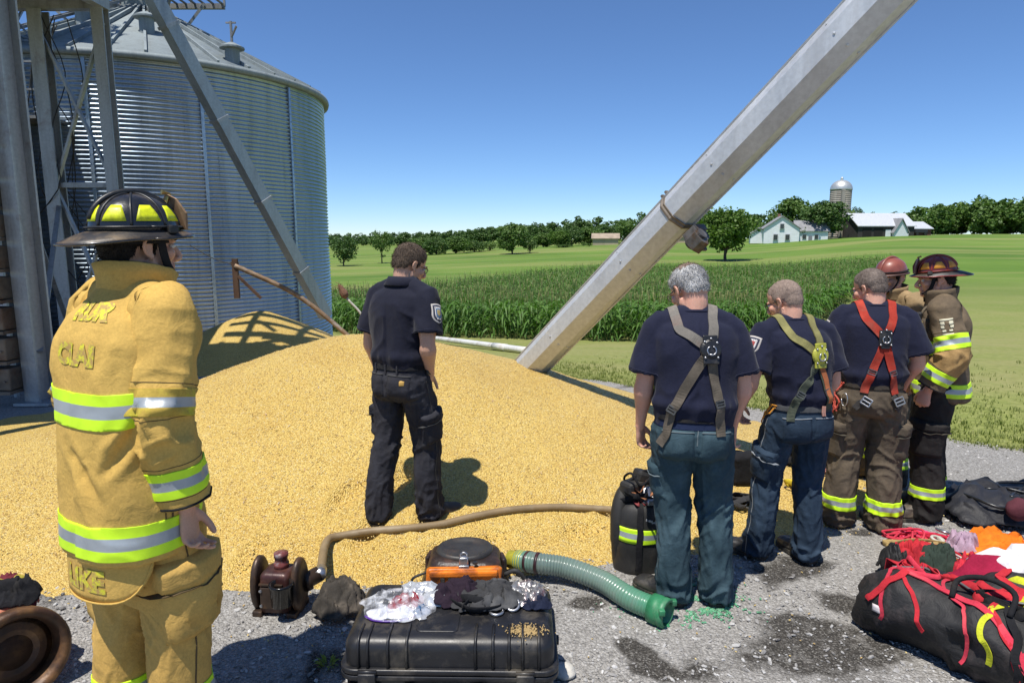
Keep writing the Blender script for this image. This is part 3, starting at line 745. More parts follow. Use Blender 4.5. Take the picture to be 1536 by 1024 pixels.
def tree(name, seed, p, h, w, label, green=0, trunk=.16, shape='round', nclump=46, per=60, leaf=None, group=None, cat='tree'):
    key = (seed, shape, green, round(trunk, 2), nclump, per)
    if key not in TREES:
        (cv, cf), (tv, tf) = tree_proto(seed, 10, 10, trunk, nclump, leaf or .30, per, shape)
        TREES[key] = (mesh_data('crown', cv, cf, GREENS()[green], None, False), mesh_data('trunk', tv, tf, BARK(), None, True))
    cm, tm = TREES[key]; o = empty(name, p, rng.uniform(0, 6.3)); o.scale = (w / 10, w / 10, h / 10); tag(o, label, cat, group)
    for n_, m_ in (('crown', cm), ('trunk', tm)):
        c = bpy.data.objects.new(n_, m_); COL.objects.link(c); c.parent = o
    return o

def build_trees():
    # (pixel of the foot, depth, width px, height px)
    def put(px, py, D, wpx, hpx, name, label, **k):
        p = at(px, py, D); z = zg1(p[0], p[1]); s = D / FPX; top = at(px, py - hpx, D)[2]; h = max(top - z, 1.0)
        return tree(name, p=(p[0], p[1], z - .1), w=wpx * s * 1.12, h=h * 1.03, label=label, **k)
    put(1088, 393, 108, 74, 83, 'maple_tree', 'bright green round tree alone on the slope behind the corn, shading the grass', seed=3, green=1, trunk=.2, nclump=80, per=110, leaf=.27)
    put(768, 388, 165, 46, 52, 'oak_tree', 'tall oak with a full crown standing out on the pasture, its shadow beside it', seed=4, green=0, trunk=.09, nclump=60, per=80)
    put(795, 386, 168, 22, 30, 'small_tree', 'low bushy tree at the foot of the tall pasture oak', seed=5, green=2, trunk=.1, nclump=30)
    put(573, 393, 140, 30, 47, 'slender_tree', 'slender upright tree with a bare forked trunk on the pasture near the steel bin', seed=6, green=0, trunk=.34, shape='flat', nclump=30)
    put(516, 398, 130, 38, 45, 'oak_tree', 'round dark tree close beside the edge of the steel bin', seed=7, green=2, trunk=.14, nclump=50)
    put(1236, 366, 198, 62, 66, 'oak_tree', 'broad dark oak in front of the concrete silo', seed=8, green=2, trunk=.15, nclump=70, per=80)
    put(1190, 358, 225, 62, 60, 'oak_tree', 'big oak rising behind the white farmhouse roof', seed=4, green=0, trunk=.14, nclump=60, per=80)
    put(1280, 350, 235, 24, 40, 'oak_tree', 'dark tree top showing just beside the silo above the barn roof', seed=7, green=2, trunk=.14, nclump=50)
    put(1306, 350, 240, 26, 32, 'small_tree', 'small tree top showing over the ridge of the metal barn', seed=5, green=0, trunk=.1, nclump=30)
    put(1203, 364, 196, 18, 24, 'small_tree', 'light green sapling against the farmhouse wall', seed=9, green=1, trunk=.2, nclump=24)
    put(1128, 362, 225, 30, 30, 'small_tree', 'leafy tree between the lone green tree and the farmhouse', seed=5, green=0, trunk=.1, nclump=30)
    # the belt of single trees along the pasture
    G = 'trees of the belt along the pasture'
    for i, (px, py, D, w, h, s, g) in enumerate([(630, 391, 190, 40, 36, 8, 0), (655, 390, 185, 34, 36, 7, 2), (684, 389, 190, 40, 34, 4, 0), (712, 388, 195, 36, 28, 7, 2), (735, 387, 200, 24, 26, 5, 0), (815, 380, 215, 34, 32, 8, 0), (838, 378, 205, 30, 34, 3, 1),
                                                 (858, 378, 220, 34, 38, 7, 2), (885, 375, 225, 40, 34, 4, 0), (912, 372, 240, 34, 36, 8, 2), (936, 370, 245, 40, 40, 7, 0), (845, 384, 200, 30, 16, 9, 2), (884, 381, 200, 12, 16, 9, 0), (1020, 356, 260, 40, 30, 8, 2), (1046, 356, 255, 36, 30, 4, 0)]):
        put(px, py, D, w, h, 'belt_tree', ['mid green tree in the belt of trees along the far pasture', 'pale green loose tree in the belt along the far pasture', 'dark dense tree in the belt of trees along the far pasture'][g], seed=s, green=g, trunk=.05, nclump={3: 80, 4: 60, 5: 30, 7: 50, 8: 70, 9: 24}[s], per=110 if s == 3 else (80 if s in (4, 8) else 60), leaf=.27 if s == 3 else None, group=G)
    # far woods: one mass each
    def wood(name, label, pts, n, hrange, green, leaf=1.0, per=130):
        pts = np.asarray(pts, float); V = []; F = []; b = 0
        for i in range(n):
            t = rng.random() * (len(pts) - 1); k = int(t); q = pts[k] + (pts[k + 1] - pts[k]) * (t - k); D = q[1] * rng.uniform(.97, 1.12); x = q[0] / q[1] * D
            h = rng.uniform(*hrange) * q[2]; (cv, cf), _ = tree_proto(int(rng.integers(1e6)), h, h * rng.uniform(.75, 1.1), .04, 16, leaf * h * .045, per // 8 * 3, 'round')
            V.append(cv + np.array([x, D, zg1(x, D) - .5])); F.append(cf + b); b += len(cv)
        tag(obj(name, np.concatenate(V), np.concatenate(F), GREENS()[green], None, None, False), label, None, None, 'stuff')
    W = lambda px, D, k=1: (ray(px, 355)[0] / ray(px, 355)[1] * D, D, k)
    wood('far_woods', 'distant dark wood along the horizon behind the pasture', [W(470, 430, .62), W(640, 420, .66), W(760, 400, .8), W(960, 330, 1.05), W(1150, 300, 1.0)], 190, (11, 15), 2)
    wood('hill_woods', 'dense green wood along the rise beyond the mown lawn', [W(1335, 285, .75), W(1400, 250, .95), W(1480, 240, 1.12), W(1560, 235, 1.25), W(1680, 230, 1.3)], 120, (10, 13.5), 0)
    wood('hedge_row', 'low scrubby growth below the far trees', [W(500, 165, .14), W(700, 205, .3), W(900, 215, .3)], 26, (6, 10), 0)

# ------------------------------------------------------------------ the farm on the rise
def build_farm():
    white = surf('white_board', (.72, .74, .76), .6, var=.1, vscale=.6, aniso=(1, 1, 6), bscale=3, bstr=.3, bdist=.03); grey = surf('grey_shingle', (.24, .24, .25), .8, var=.25, vscale=1.2); win = surf('dark_glass', (.02, .025, .03), .1, spec=.8, bstr=0)
    tin = galv('barn_tin', (.62, .64, .66), .5, .35, .2, .25); dark = surf('dark_board', (.045, .04, .038), .85, var=.4, vscale=.8, aniso=(4, 4, .4)); red = surf('faded_red_board', (.13, .05, .045), .85, var=.4, vscale=1); conc = surf('silo_stave', (.33, .30, .26), .9, var=.3, vscale=.6, aniso=(2, 2, .2), grime=(.12, .1, .08), gscale=.4, bscale=2, bstr=.4, bdist=.05); dome = galv('dome_tin', (.6, .6, .58), .4, .6, .2, .2)
    def gable(mb_wall, mb_roof, w, d, eave, ridge_h, c=(0, 0, 0), over=.45, thick=.22, ax='x'):
        """ridge along the local axis ax"""
        def T(p): 
            p = np.asarray(p, float)
            return (p if ax == 'x' else p[:, [1, 0, 2]] * np.array([1, -1, 1])) + np.asarray(c, float)
        hw, hd = w / 2, d / 2
        V = T([[-hw, -hd, 0], [hw, -hd, 0], [hw, hd, 0], [-hw, hd, 0], [-hw, -hd, eave], [hw, -hd, eave], [hw, hd, eave], [-hw, hd, eave], [-hw, 0, ridge_h], [hw, 0, ridge_h]])
        mb_wall.add(V, [(3, 2, 1, 0), (0, 1, 5, 4), (2, 3, 7, 6), (1, 2, 6, 9, 5), (3, 0, 4, 8, 7), (4, 5, 9, 8), (6, 7, 8, 9)])
        k = (ridge_h - eave) / hd; ex = hd + over; ez = ridge_h - k * ex
        for s in (-1, 1):
            q = [[-hw - over, s * ex, ez + .05], [hw + over, s * ex, ez + .05], [hw + over, 0, ridge_h + .05], [-hw - over, 0, ridge_h + .05]]; V = T(q + [[a, b, z + thick] for a, b, z in q]); mb_roof.add(V, [(3, 2, 1, 0), (4, 5, 6, 7), (0, 1, 5, 4), (1, 2, 6, 5), (2, 3, 7, 6), (3, 0, 4, 7)])
    # farmhouse: white gable end towards the field, wing to the side
    D = 198; p = at(1168, 366, D); h = empty('farmhouse', (p[0], p[1], zg1(p[0], p[1]) - .3), R(-14)); tag(h, 'white wooden farmhouse with grey gabled roofs beside the broad oak', 'house')
    w = MB(); r = MB(); gable(w, r, 9, 9.5, 4.3, 7.6, ax='y'); w.out('wall', white, h); r.out('roof', grey, h)
    w = MB(); r = MB(); gable(w, r, 8.5, 6.5, 3.7, 6.4, c=(8.6, 1.5, 0)); w.out('wing_wall', white, h); r.out('wing_roof', grey, h)
    w = MB(); r = MB(); gable(w, r, 4, 5, 2.7, 4.4, c=(-5.6, .5, 0), ax='y'); w.out('lean_to_wall', white, h); r.out('lean_to_roof', grey, h)
    for (x, z, ww, hh) in ((-1.6, 1.5, 1.1, 1.5), (1.6, 1.5, 1.1, 1.5), (0, 4.6, 1.0, 1.3)):
        f = MB(); f.box((x, -4.79, z + .3), (ww + .3, .1, hh + .3)); fo = f.out('window', surf('pale_trim', (.6, .6, .6), .6), h); g = MB(); g.box((x, -4.86, z + .3), (ww, .08, hh)); g.out('pane', win, fo)
    for x in (6.6, 9.8):
        f = MB(); f.box((x, -1.79, 1.9), (1.2, .1, 1.5)); fo = f.out('window', surf('pale_trim', (.6, .6, .6), .6), h); g = MB(); g.box((x, -1.86, 1.9), (.95, .08, 1.2)); g.out('pane', win, fo)
    f = MB(); f.box((8.2, -1.8, 1.15), (1.0, .12, 2.1)); f.out('door', surf('grey_door', (.2, .2, .22), .6), h)
    f = MB(); f.box((0, 2.5, 7.8), (.7, .7, 1.6)); f.out('chimney', surf('brick', (.25, .12, .09), .9, var=.3), h)
    # silo
    D = 207; p = at(1256, 362, D); z0 = zg1(p[0], p[1]); s = empty('silo', (p[0], p[1], z0)); tag(s, 'tall concrete stave silo with a shiny metal dome between the oak and the barn', 'silo')
    rr = 14.6 * D / FPX; top = at(1256, 284, D)[2] - z0; pr = [(rr, -1)]
    for k in range(int(top / .55)): pr += [(rr, k * .55), (rr, k * .55 + .46), (rr + .05, k * .55 + .47), (rr + .05, k * .55 + .54)]
    pr += [(rr, top)]; m = MB(); m.lathe(pr, 40); m.out('stave_wall', conc, s, True)
    m = MB(); m.lathe([(rr + .12, top - .25)] + [((rr + .12) * math.cos(t), top + rr * .92 * math.sin(t)) for t in np.linspace(0, 1.52, 10)], 40); m.out('dome', dome, s, True)
    m = MB(); m.lathe([(.4, top + rr * .9), (.4, top + rr * .9 + .6), (.15, top + rr * .9 + .9)], 12); m.out('vent_cap', dome, s)
    m = MB(); m.box((-.3 * rr, -rr - .35, top * .5), (.9, .8, top * .96)); m.out('chute', conc, s)
    # barn: long white metal roof, open dark side, pale end
    D = 202; p = at(1312, 360, D); b = empty('barn', (p[0], p[1], zg1(p[0], p[1]) - .4), R(4)); tag(b, 'long low dark barn with a white metal roof beside the silo', 'barn')
    w = MB(); r = MB(); gable(w, r, 17, 11, 3.5, 7.0, c=(-.2, 0, 0)); w.out('wall', dark, b); r.out('roof', tin, b)
    w = MB(); r = MB(); gable(w, r, 7, 9, 2.7, 4.6, c=(11.8, 1.5, 0)); w.out('lean_to_wall', red, b); r.out('lean_to_roof', tin, b)
    w = MB(); r = MB(); gable(w, r, 5.0, 4, 2.0, 5.4, c=(3.5, -4.2, 0), ax='y'); w.out('dormer_wall', white, b); r.out('dormer_roof', grey, b)
    for x in (-6, -2.6): m = MB(); m.box((x, -5.54, 1.4), (2.6, .12, 2.8)); m.out('door', surf('open_dark', (.012, .011, .01), .9), b)
    m = MB(); m.box((8.35, -2.8, 1.3), (.1, 2.6, 2.6)); m.out('door', white, b)
    for x in (.4, 5.8): m = MB(); m.box((x, -5.55, 1.3), (1.6, .12, 2.2)); m.out('white_panel', white, b)
    # farm wagon beside the barn
    p = at(1378, 357, 200); t = empty('farm_wagon', (p[0], p[1], zg1(p[0], p[1])), R(12)); tag(t, 'dark farm wagon parked at the end of the barn', 'wagon')
    m = MB(); m.box((0, 0, 1.25), (4.2, 1.9, .9), bev=.06); m.out('box', surf('dark_paint', (.03, .03, .035), .5), t)
    for x in (-1.4, 1.4):
        for y in (-.85, .85): m = MB(); m.lathe([(.05, -.12), (.42, -.12), (.45, 0), (.42, .12), (.05, .12)], 18, c=(x, y, .44), axis=(0, 1, 0)); m.out('wheel', surf('rubber', (.02, .02, .02), .9), t)
    m = MB(); m.bar((-2.1, 0, .75), (-3.6, 0, .5), .12); m.out('tow_bar', surf('dark_paint', (.03, .03, .035), .5), t)
    # low tan sheds / cut bank
    tan = surf('tan_board', (.40, .33, .23), .9, var=.25, vscale=.5)
    for (px, py, D, w_, lab) in ((1030, 368, 230, 14, 'long low tan shed seen between the auger and the lone tree'), (908, 374, 215, 8, 'small tan shed among the belt trees')):
        p = at(px, py, D); s = empty('shed', (p[0], p[1], zg1(p[0], p[1]) - .3), R(-8)); tag(s, lab, 'shed'); w = MB(); r = MB(); gable(w, r, w_, 5, 2.4, 3.7); w.out('wall', tan, s); r.out('roof', surf('tan_roof', (.34, .27, .2), .9, var=.3, vscale=.6), s)
# ------------------------------------------------------------------ bins, leg tower, auger, pipe
def corr_bin(name, label, cx, cy, r, eave, apex, zb, m_wall, m_roof, pitch=.082, amp=.021, seg=180, ribs=40, detail=True):
    o = empty(name, (cx, cy, zb)); tag(o, label, 'grain bin'); H = eave - zb; n = int(H / pitch); z = np.linspace(0, H, n * 4 + 1)
    rr = r + amp * np.sin(2 * np.pi * z / pitch); a = np.linspace(0, 2 * np.pi, seg, endpoint=False)
    A, Z = np.meshgrid(a, z); dent = (fbm(np.stack([np.cos(A) * 2.2, np.sin(A) * 2.2, Z * .8], -1).reshape(-1, 3), 3, 9).reshape(A.shape) - .5) * .05 * (r / 3.9)
    RR = rr[:, None] + dent; V = np.stack([RR * np.cos(A), RR * np.sin(A), Z], -1).reshape(-1, 3)
    i = np.arange(len(z) - 1)[:, None] * seg; j = np.arange(seg); k = (j + 1) % seg; F = np.stack([i + j, i + k, i + seg + k, i + seg + j], -1).reshape(-1, 4)
    obj('corrugated_wall', V, F, m_wall, o)
    m = MB(); ro = r + .10; h = apex - zb
    m.lathe([(r - .05, H - .03), (ro, H - .06), (ro + .01, H), (.38, h - .06), (.30, h)], seg // 2); cone = m.out('roof', m_roof, o, True)
    m = MB()
    for q in range(ribs):
        t = 2 * np.pi * q / ribs; d = np.array([math.cos(t), math.sin(t), 0]); m.bar(d * (ro - .02) + [0, 0, H + .035], d * .4 + [0, 0, h - .04 + .035], .045, .07)
    m.out('roof_rib', m_roof, cone)
    m = MB(); m.lathe([(ro - .03, H - .10), (ro + .03, H - .10), (ro + .045, H - .04), (ro + .03, H + .015), (ro - .03, H + .015)], seg // 2); m.out('eave_ring', m_roof, o, True)
    if detail:
        m = MB(); m.lathe([(.45, h - .10), (.45, h + .10), (.36, h + .22), (.1, h + .3)], 24); m.out('peak_cap', m_roof, o)
        # vertical bolted seams
        for t in np.radians([-128, -103, -78, -50, -20, 200]):
            d = np.array([math.cos(t), math.sin(t), 0]); s = np.array([-d[1], d[0], 0]); m = MB(); m.bar(d * (r + .016) + [0, 0, .05], d * (r + .016) + [0, 0, H - .12], .06, .03, up=d)
            for zz in np.arange(.15, H - .2, .16):
                for e in (-.022, .022): m.lathe([(.001, 0), (.011, 0), (.011, .012), (.001, .012)], 6, c=d * (r + .03) + s * e + [0, 0, zz], axis=d)
            m.out('seam_strip', m_wall, o)
        # ladder up the wall and roof
        t = R(-108); d = np.array([math.cos(t), math.sin(t), 0]); s = np.array([-d[1], d[0], 0]); m = MB()
        for e in (-.19, .19): m.bar(d * (r + .2) + s * e + [0, 0, .6], d * (r + .2) + s * e + [0, 0, H + .1], .035, .05); m.bar(d * (r + .2) + s * e + [0, 0, H + .1], d * .6 + s * e + [0, 0, h + .05], .035, .05)
        for zz in np.arange(.8, H, .3): m.bar(d * (r + .2) - s * .19 + [0, 0, zz], d * (r + .2) + s * .19 + [0, 0, zz], .025)
        for q in np.arange(.06, .97, .08): p = (d * (r + .2) + [0, 0, H + .1]) * (1 - q) + (d * .6 + [0, 0, h + .05]) * q; m.bar(p - s * .19, p + s * .19, .025)
        for zz in np.arange(1.0, H, 1.1):
            for e in (-.19, .19): m.bar(d * (r) + s * e + [0, 0, zz], d * (r + .2) + s * e + [0, 0, zz], .03)
        m.out('ladder', STEEL_G(), o)
        # roof vents
        for t, q in ((-38, .10), (-62, .42), (-150, .4), (-96, .55)):
            t = R(t); d = np.array([math.cos(t), math.sin(t), 0]); p = d * (ro + (.4 - ro) * q) + [0, 0, H + (h - H) * q]; m = MB(); m.lathe([(.14, -.1), (.14, .24), (.24, .24), (.24, .27), (.06, .36)], 16, c=p); m.out('roof_vent', m_roof, o)
        m = MB(); t = R(-38); d = np.array([math.cos(t), math.sin(t), 0]); p = d * (ro - .35) + [0, 0, H + .2]; m.bar(p, p + [0, 0, .75], .04); m.bar(p + [0, 0, .45], p + d * .2 + [0, 0, .62], .03); m.bar(p + [-.1, 0, .72], p + [.1, 0, .72], .03); m.out('roof_bracket', STEEL_G(), o)
        # catwalk round the peak
        m = MB(); zt = h + .38
        for e in (-.9, .9): m.bar((-2.6, e, zt), (1.5, e, zt), .09, .12)
        for x in np.arange(-2.5, 1.5, .22): m.bar((x, -.9, zt + .05), (x, .9, zt + .05), .05, .03)
        m.out('catwalk_deck', STEEL_G(), o)
        m = MB()
        for e in (-.9, .9):
            for x in np.arange(-2.5, 1.6, .8): m.bar((x, e, zt), (x, e, zt + 1.1), .045)
            for zz in (.55, 1.1): m.bar((-2.6, e, zt + zz), (1.5, e, zt + zz), .045)
        m.out('catwalk_rail', STEEL_G(), o)
        m = MB()
        for x in (-2.2, -.7, 1.1):
            for e in (-.7, .7): m.bar((x, e, zt), (x * .5, e * .6, h - abs(x) * .25 - .2), .06)
        m.box((.2, 0, zt + .45), (.7, .6, .8)); m.tube([(.2, 0, zt + .5), (-1.2, .2, zt + 1.5), (-3.2, .4, zt + 2.6)], .14, 10); m.out('catwalk_brace', STEEL_G(), o)
    return o
def STEEL_G(): return galv('dull_galvanised', (.27, .275, .27), .55, .55, .4, .5, (.09, .085, .075))

def build_bins():
    wall = galv('bin_steel', (.36, .44, .52), .30, .68, .3, .0, (.14, .18, .22)); roof = galv('bin_roof', (.25, .29, .30), .72, .15, .3, .0, (.12, .14, .15))
    corr_bin('grain_bin', 'large round corrugated steel grain bin with a conical ribbed roof and ladder', -8.5, 16.4, 3.9, 5.2, 7.05, -.75, wall, roof)
    old = galv('shaded_bin_steel', (.085, .09, .095), .6, .5, .5, .5, (.03, .03, .03))  # dark grey base puts the bin's shade into its colour
    corr_bin('old_grain_bin', 'smaller weathered corrugated bin behind the steel columns, its shade put into the dark colour', -9.75, 10.2, 2.0, 3.3, 4.5, -.3, old, old, pitch=.10, amp=.012, seg=110, ribs=18, detail=False)

def ibeam(mb, a, b, w, h, t=.018, up=(0, 1, 0)):
    a, b = np.asarray(a, float), np.asarray(b, float); tt = nrm(b - a); u = np.asarray(up, float); x = nrm(np.cross(tt, u)); y = np.cross(x, tt)
    for s in (-1, 1): mb.bar(a + y * s * (h / 2 - t / 2), b + y * s * (h / 2 - t / 2), w, t, up=up)
    mb.bar(a, b, t, h - 2 * t - .004, up=up)

def build_tower():
    st = galv('column_steel', (.40, .425, .44), .5, .55, .35, .35, (.10, .10, .095)); rs = surf('rusty_steel', (.20, .165, .125), .75, metal=.3, var=.5, vscale=5, grime=(.13, .055, .025), gscale=3.5, gamt=.8, bscale=40, bstr=.4)
    t = empty('hopper_tower', (-6.2, 8.5, 0)); tag(t, 'elevated steel hopper on tall columns with cross bracing in front of the bin', 'hopper tower'); L = lambda x, y, z: np.array([x + 6.2, y - 8.5, z])
    cols = dict(A=(-5.42, 7.5), B=(-6.75, 10.1), C=(-5.84, 10.05), D=(-9.3, 7.4), E=(-8.9, 5.0), F=(-5.2, 5.0), G=(-9.4, 10.4))
    for k, (x, y) in cols.items():
        z0 = zg1(x, y) - .2; w = dict(A=.235, B=.20, C=.17).get(k, .22); m = MB(); ibeam(m, L(x, y, z0), L(x, y, 5.08), w, w, .022, up=(0, 1, 0) if k != 'A' else (.35, 1, 0)); m.box(L(x, y, z0 + .23), (w + .16, w + .16, .03)); m.out('column', st, t)
    # hopper: deck beams, plate floor, sloped sides above
    x0, x1, y0, y1, xs, ys = -9.5, -4.75, 4.9, 10.12, -5.80, 8.6  # unseen front deck widened to throw shade behind the corn ridge
    for x, a, b in ((x0, y0, y1), (-7.6, y0, y1), (xs, ys, y1), (x1, y0, ys)): m = MB(); m.bar(L(x, a, 5.18), L(x, b, 5.18), .14, .2); m.out('deck_beam', st, t)
    for y in (y0, 7.5, 9.0, y1): m = MB(); m.bar(L(x0, y, 5.185), L(x1 if y < ys else xs, y, 5.185), .13, .19); m.out('deck_beam', st, t)
    m = MB(); P = [(x0 - .1, y0 - .1), (x1 + .1, y0 - .1), (x1 + .1, ys), (xs + .1, ys), (xs + .1, y1 + .1), (x0 - .1, y1 + .1)]; V = [L(a, b, 5.288) for a, b in P] + [L(a, b, 5.316) for a, b in P]; m.add(V, [(5, 4, 3, 2, 1, 0), (6, 7, 8, 9, 10, 11)] + [(i, (i + 1) % 6, (i + 1) % 6 + 6, i + 6) for i in range(6)]); m.out('deck_plate', rs, t)
    m = MB()  # bars and plate added out of view to cast broken shadow on the heap
    zt = 5.62
    for xx in (-5.3, -4.55, -3.85, -3.1, -2.55): m.bar(L(xx, 7.0, zt), L(xx + .12, 9.62, zt), .10, .08)
    for yy, w_ in ((7.05, .12), (8.35, .09), (8.72, .13), (9.05, .08), (9.35, .11), (9.6, .12)): m.bar(L(-5.6, yy, zt + .09), L(-2.4, yy + .08, zt + .09), w_, .08)
    for k in range(16): a_ = rng.uniform(-5.4, -3.0); b_ = rng.uniform(8.2, 9.3); m.bar(L(a_, b_, zt + .2), L(a_ + rng.uniform(.3, .9), b_ + rng.uniform(-.35, .35), zt + .2 + rng.uniform(-.04, .04)), rng.uniform(.05, .13), .05)
    m.bar(L(-5.6, 7.75, zt + .1), L(-2.3, 7.85, zt + .1), .55, .06)
    for xx in (-5.55, -5.0): m.bar(L(xx, 7.1, 5.3), L(xx, 7.1, zt), .08, .08); m.bar(L(xx, 8.5, 5.3), L(xx, 8.5, zt), .08, .08)
    m.bar(L(-5.2, 7.1, 5.3), L(-3.0, 7.1, zt), .07, .07); m.bar(L(-5.2, 8.4, 5.3), L(-3.0, 8.4, zt), .07, .07)
    m.out('shadow_grating', st, t); x1 = xs; m = MB()
    V = [L(*p) for p in ((x0, y0, 5.32), (x1, y0, 5.32), (x1, y1, 5.32), (x0, y1, 5.32), (x0, y0, 5.5), (x1, y0, 5.5), (x1, y1, 5.5), (x0, y1, 5.5))]; m.add(V, [(3, 2, 1, 0), (4, 5, 6, 7), (0, 1, 5, 4), (1, 2, 6, 5), (2, 3, 7, 6), (3, 0, 4, 7)]); m.out('hopper_wall', st, t)
    m = MB()
    for a, b in ((('B', .5), ('C', 2.6)), (('C', .3), ('B', 2.7)), (('B', 2.7), ('C', 4.9)), (('C', 2.7), ('B', 4.9)), (('A', .6), ('B', 2.4)), (('B', .6), ('A', 2.6))):
        (xa, ya), (xb, yb) = cols[a[0]], cols[b[0]]; s = .03 if a[0] < b[0] else -.03; m.bar(L(xa + s, ya, a[1]), L(xb + s, yb, b[1]), .06, .035)
    for z in (2.65,): m.bar(L(*cols['B'], z), L(*cols['C'], z), .07, .07)
    m.out('cross_brace', st, t)
    # caged ladder and bolted conveyor casing on the near column
    m = MB(); x, y = cols['A']; 
    for zz in np.arange(.2, 5, .34):
        j = rng.uniform(-.015, .015, 3); m.box(L(x - .30 + j[0], y - .1 + j[1], zz + .12), (.20, .24, .25), bev=.015); m.box(L(x - .30, y - .1, zz - .03), (.24, .28, .035))
        for e in (-.06, .06): m.lathe([(.001, 0), (.014, 0), (.014, .015), (.001, .015)], 6, c=L(x - .30 + e, y - .22, zz + .1), axis=(0, -1, 0))
    m.out('conveyor_casing', rs, t)
    m = MB()
    for e in (-.2, .2): m.bar(L(x - .72 + e, y + .3, 0), L(x - .72 + e, y + .3, 5), .04)
    for zz in np.arange(.2, 5, .3): m.bar(L(x - .92, y + .3, zz), L(x - .52, y + .3, zz), .03)
    m.out('ladder', st, t)
    m = MB()
    for k in range(7):
        p = [L(-6.7 + rng.uniform(-.35, .3), 10.2 + rng.uniform(-.2, .3), z) + np.array([rng.normal(0, .1), rng.normal(0, .05), 0]) for z in np.linspace(.4, 5.0, 7)]
        m.tube(catmull(p, 26), .008, 6)
    m.out('loose_cable', surf('dark_cable', (.03, .03, .03), .7), t)
    # lattice bucket elevator behind
    e = empty('elevator_tower', (-9.0, 12.6, zg1(-9.0, 12.6))); tag(e, 'slim lattice elevator tower with cables rising between the two bins', 'elevator tower'); m = MB(); w = .26; Ht = 11.5
    for sx in (-1, 1):
        for sy in (-1, 1): m.bar((sx * w, sy * w, 0), (sx * w, sy * w, Ht), .055, .055)
    m.out('tower_post', st, e); m = MB(); z = .3
    while z < Ht - .6:
        for s in (-1, 1):
            m.bar((-w, s * w, z), (w, s * w, z + .7), .03); m.bar((w, s * w, z), (-w, s * w, z + .7), .03); m.bar((s * w, -w, z), (s * w, w, z + .7), .03); m.bar((-w, s * w, z), (w, s * w, z), .035); m.bar((s * w, -w, z), (s * w, w, z), .035)
        z += .7
    m.out('lattice', st, e); m = MB(); m.box((-.1, 0, Ht / 2), (.12, .14, Ht)); m.out('elevator_leg', rs, e)
    m = MB()
    for zz in (4.4, 6.6, 8.8):
        m = MB(); m.box((.2, -.2, zz), (1.5, 1.0, .05)); 
        for q in np.arange(-.5, 1.0, .35): m.bar((q, -.7, zz), (q, -.7, zz + .9), .03)
        m.bar((-.55, -.7, zz + .9), (.95, -.7, zz + .9), .03); m.bar((-.55, -.7, zz + .45), (.95, -.7, zz + .45), .03); m.out('landing', STEEL_G(), e)
    m = MB()
    for k in range(6): m.tube(catmull([(rng.uniform(-.5, .5), -.45, Ht), (rng.uniform(-.6, .9), -.5, 8), (rng.uniform(-.4, .8), -.5, 5.4), (rng.uniform(-.3, .5), -.45, 2.5)], 24), .012, 6)
    m.out('cable', surf('dark_cable', (.03, .03, .03), .7), e)
    # square spout running down past the bin
    a, b = at(482, 462, 13.4), at(226, -12, 10.9); d = nrm(b - a); s = empty('spout_pipe', a); tag(s, 'long square steel spout slanting down in front of the big bin', 'spout'); a0 = np.zeros(3) - d * .2; b0 = (b - a) + d * 3.0
    m = MB(); m.bar(a0, b0, .21, .21); m.out('tube', galv('spout_steel', (.36, .41, .44), .45, .5, .3, .15, (.16, .17, .17)), s); 
    for q in np.linspace(.12, .95, 6): p = a0 + (b0 - a0) * q; m = MB(); m.bar(p - d * .025, p + d * .025, .25, .25); m.out('flange', st, s)

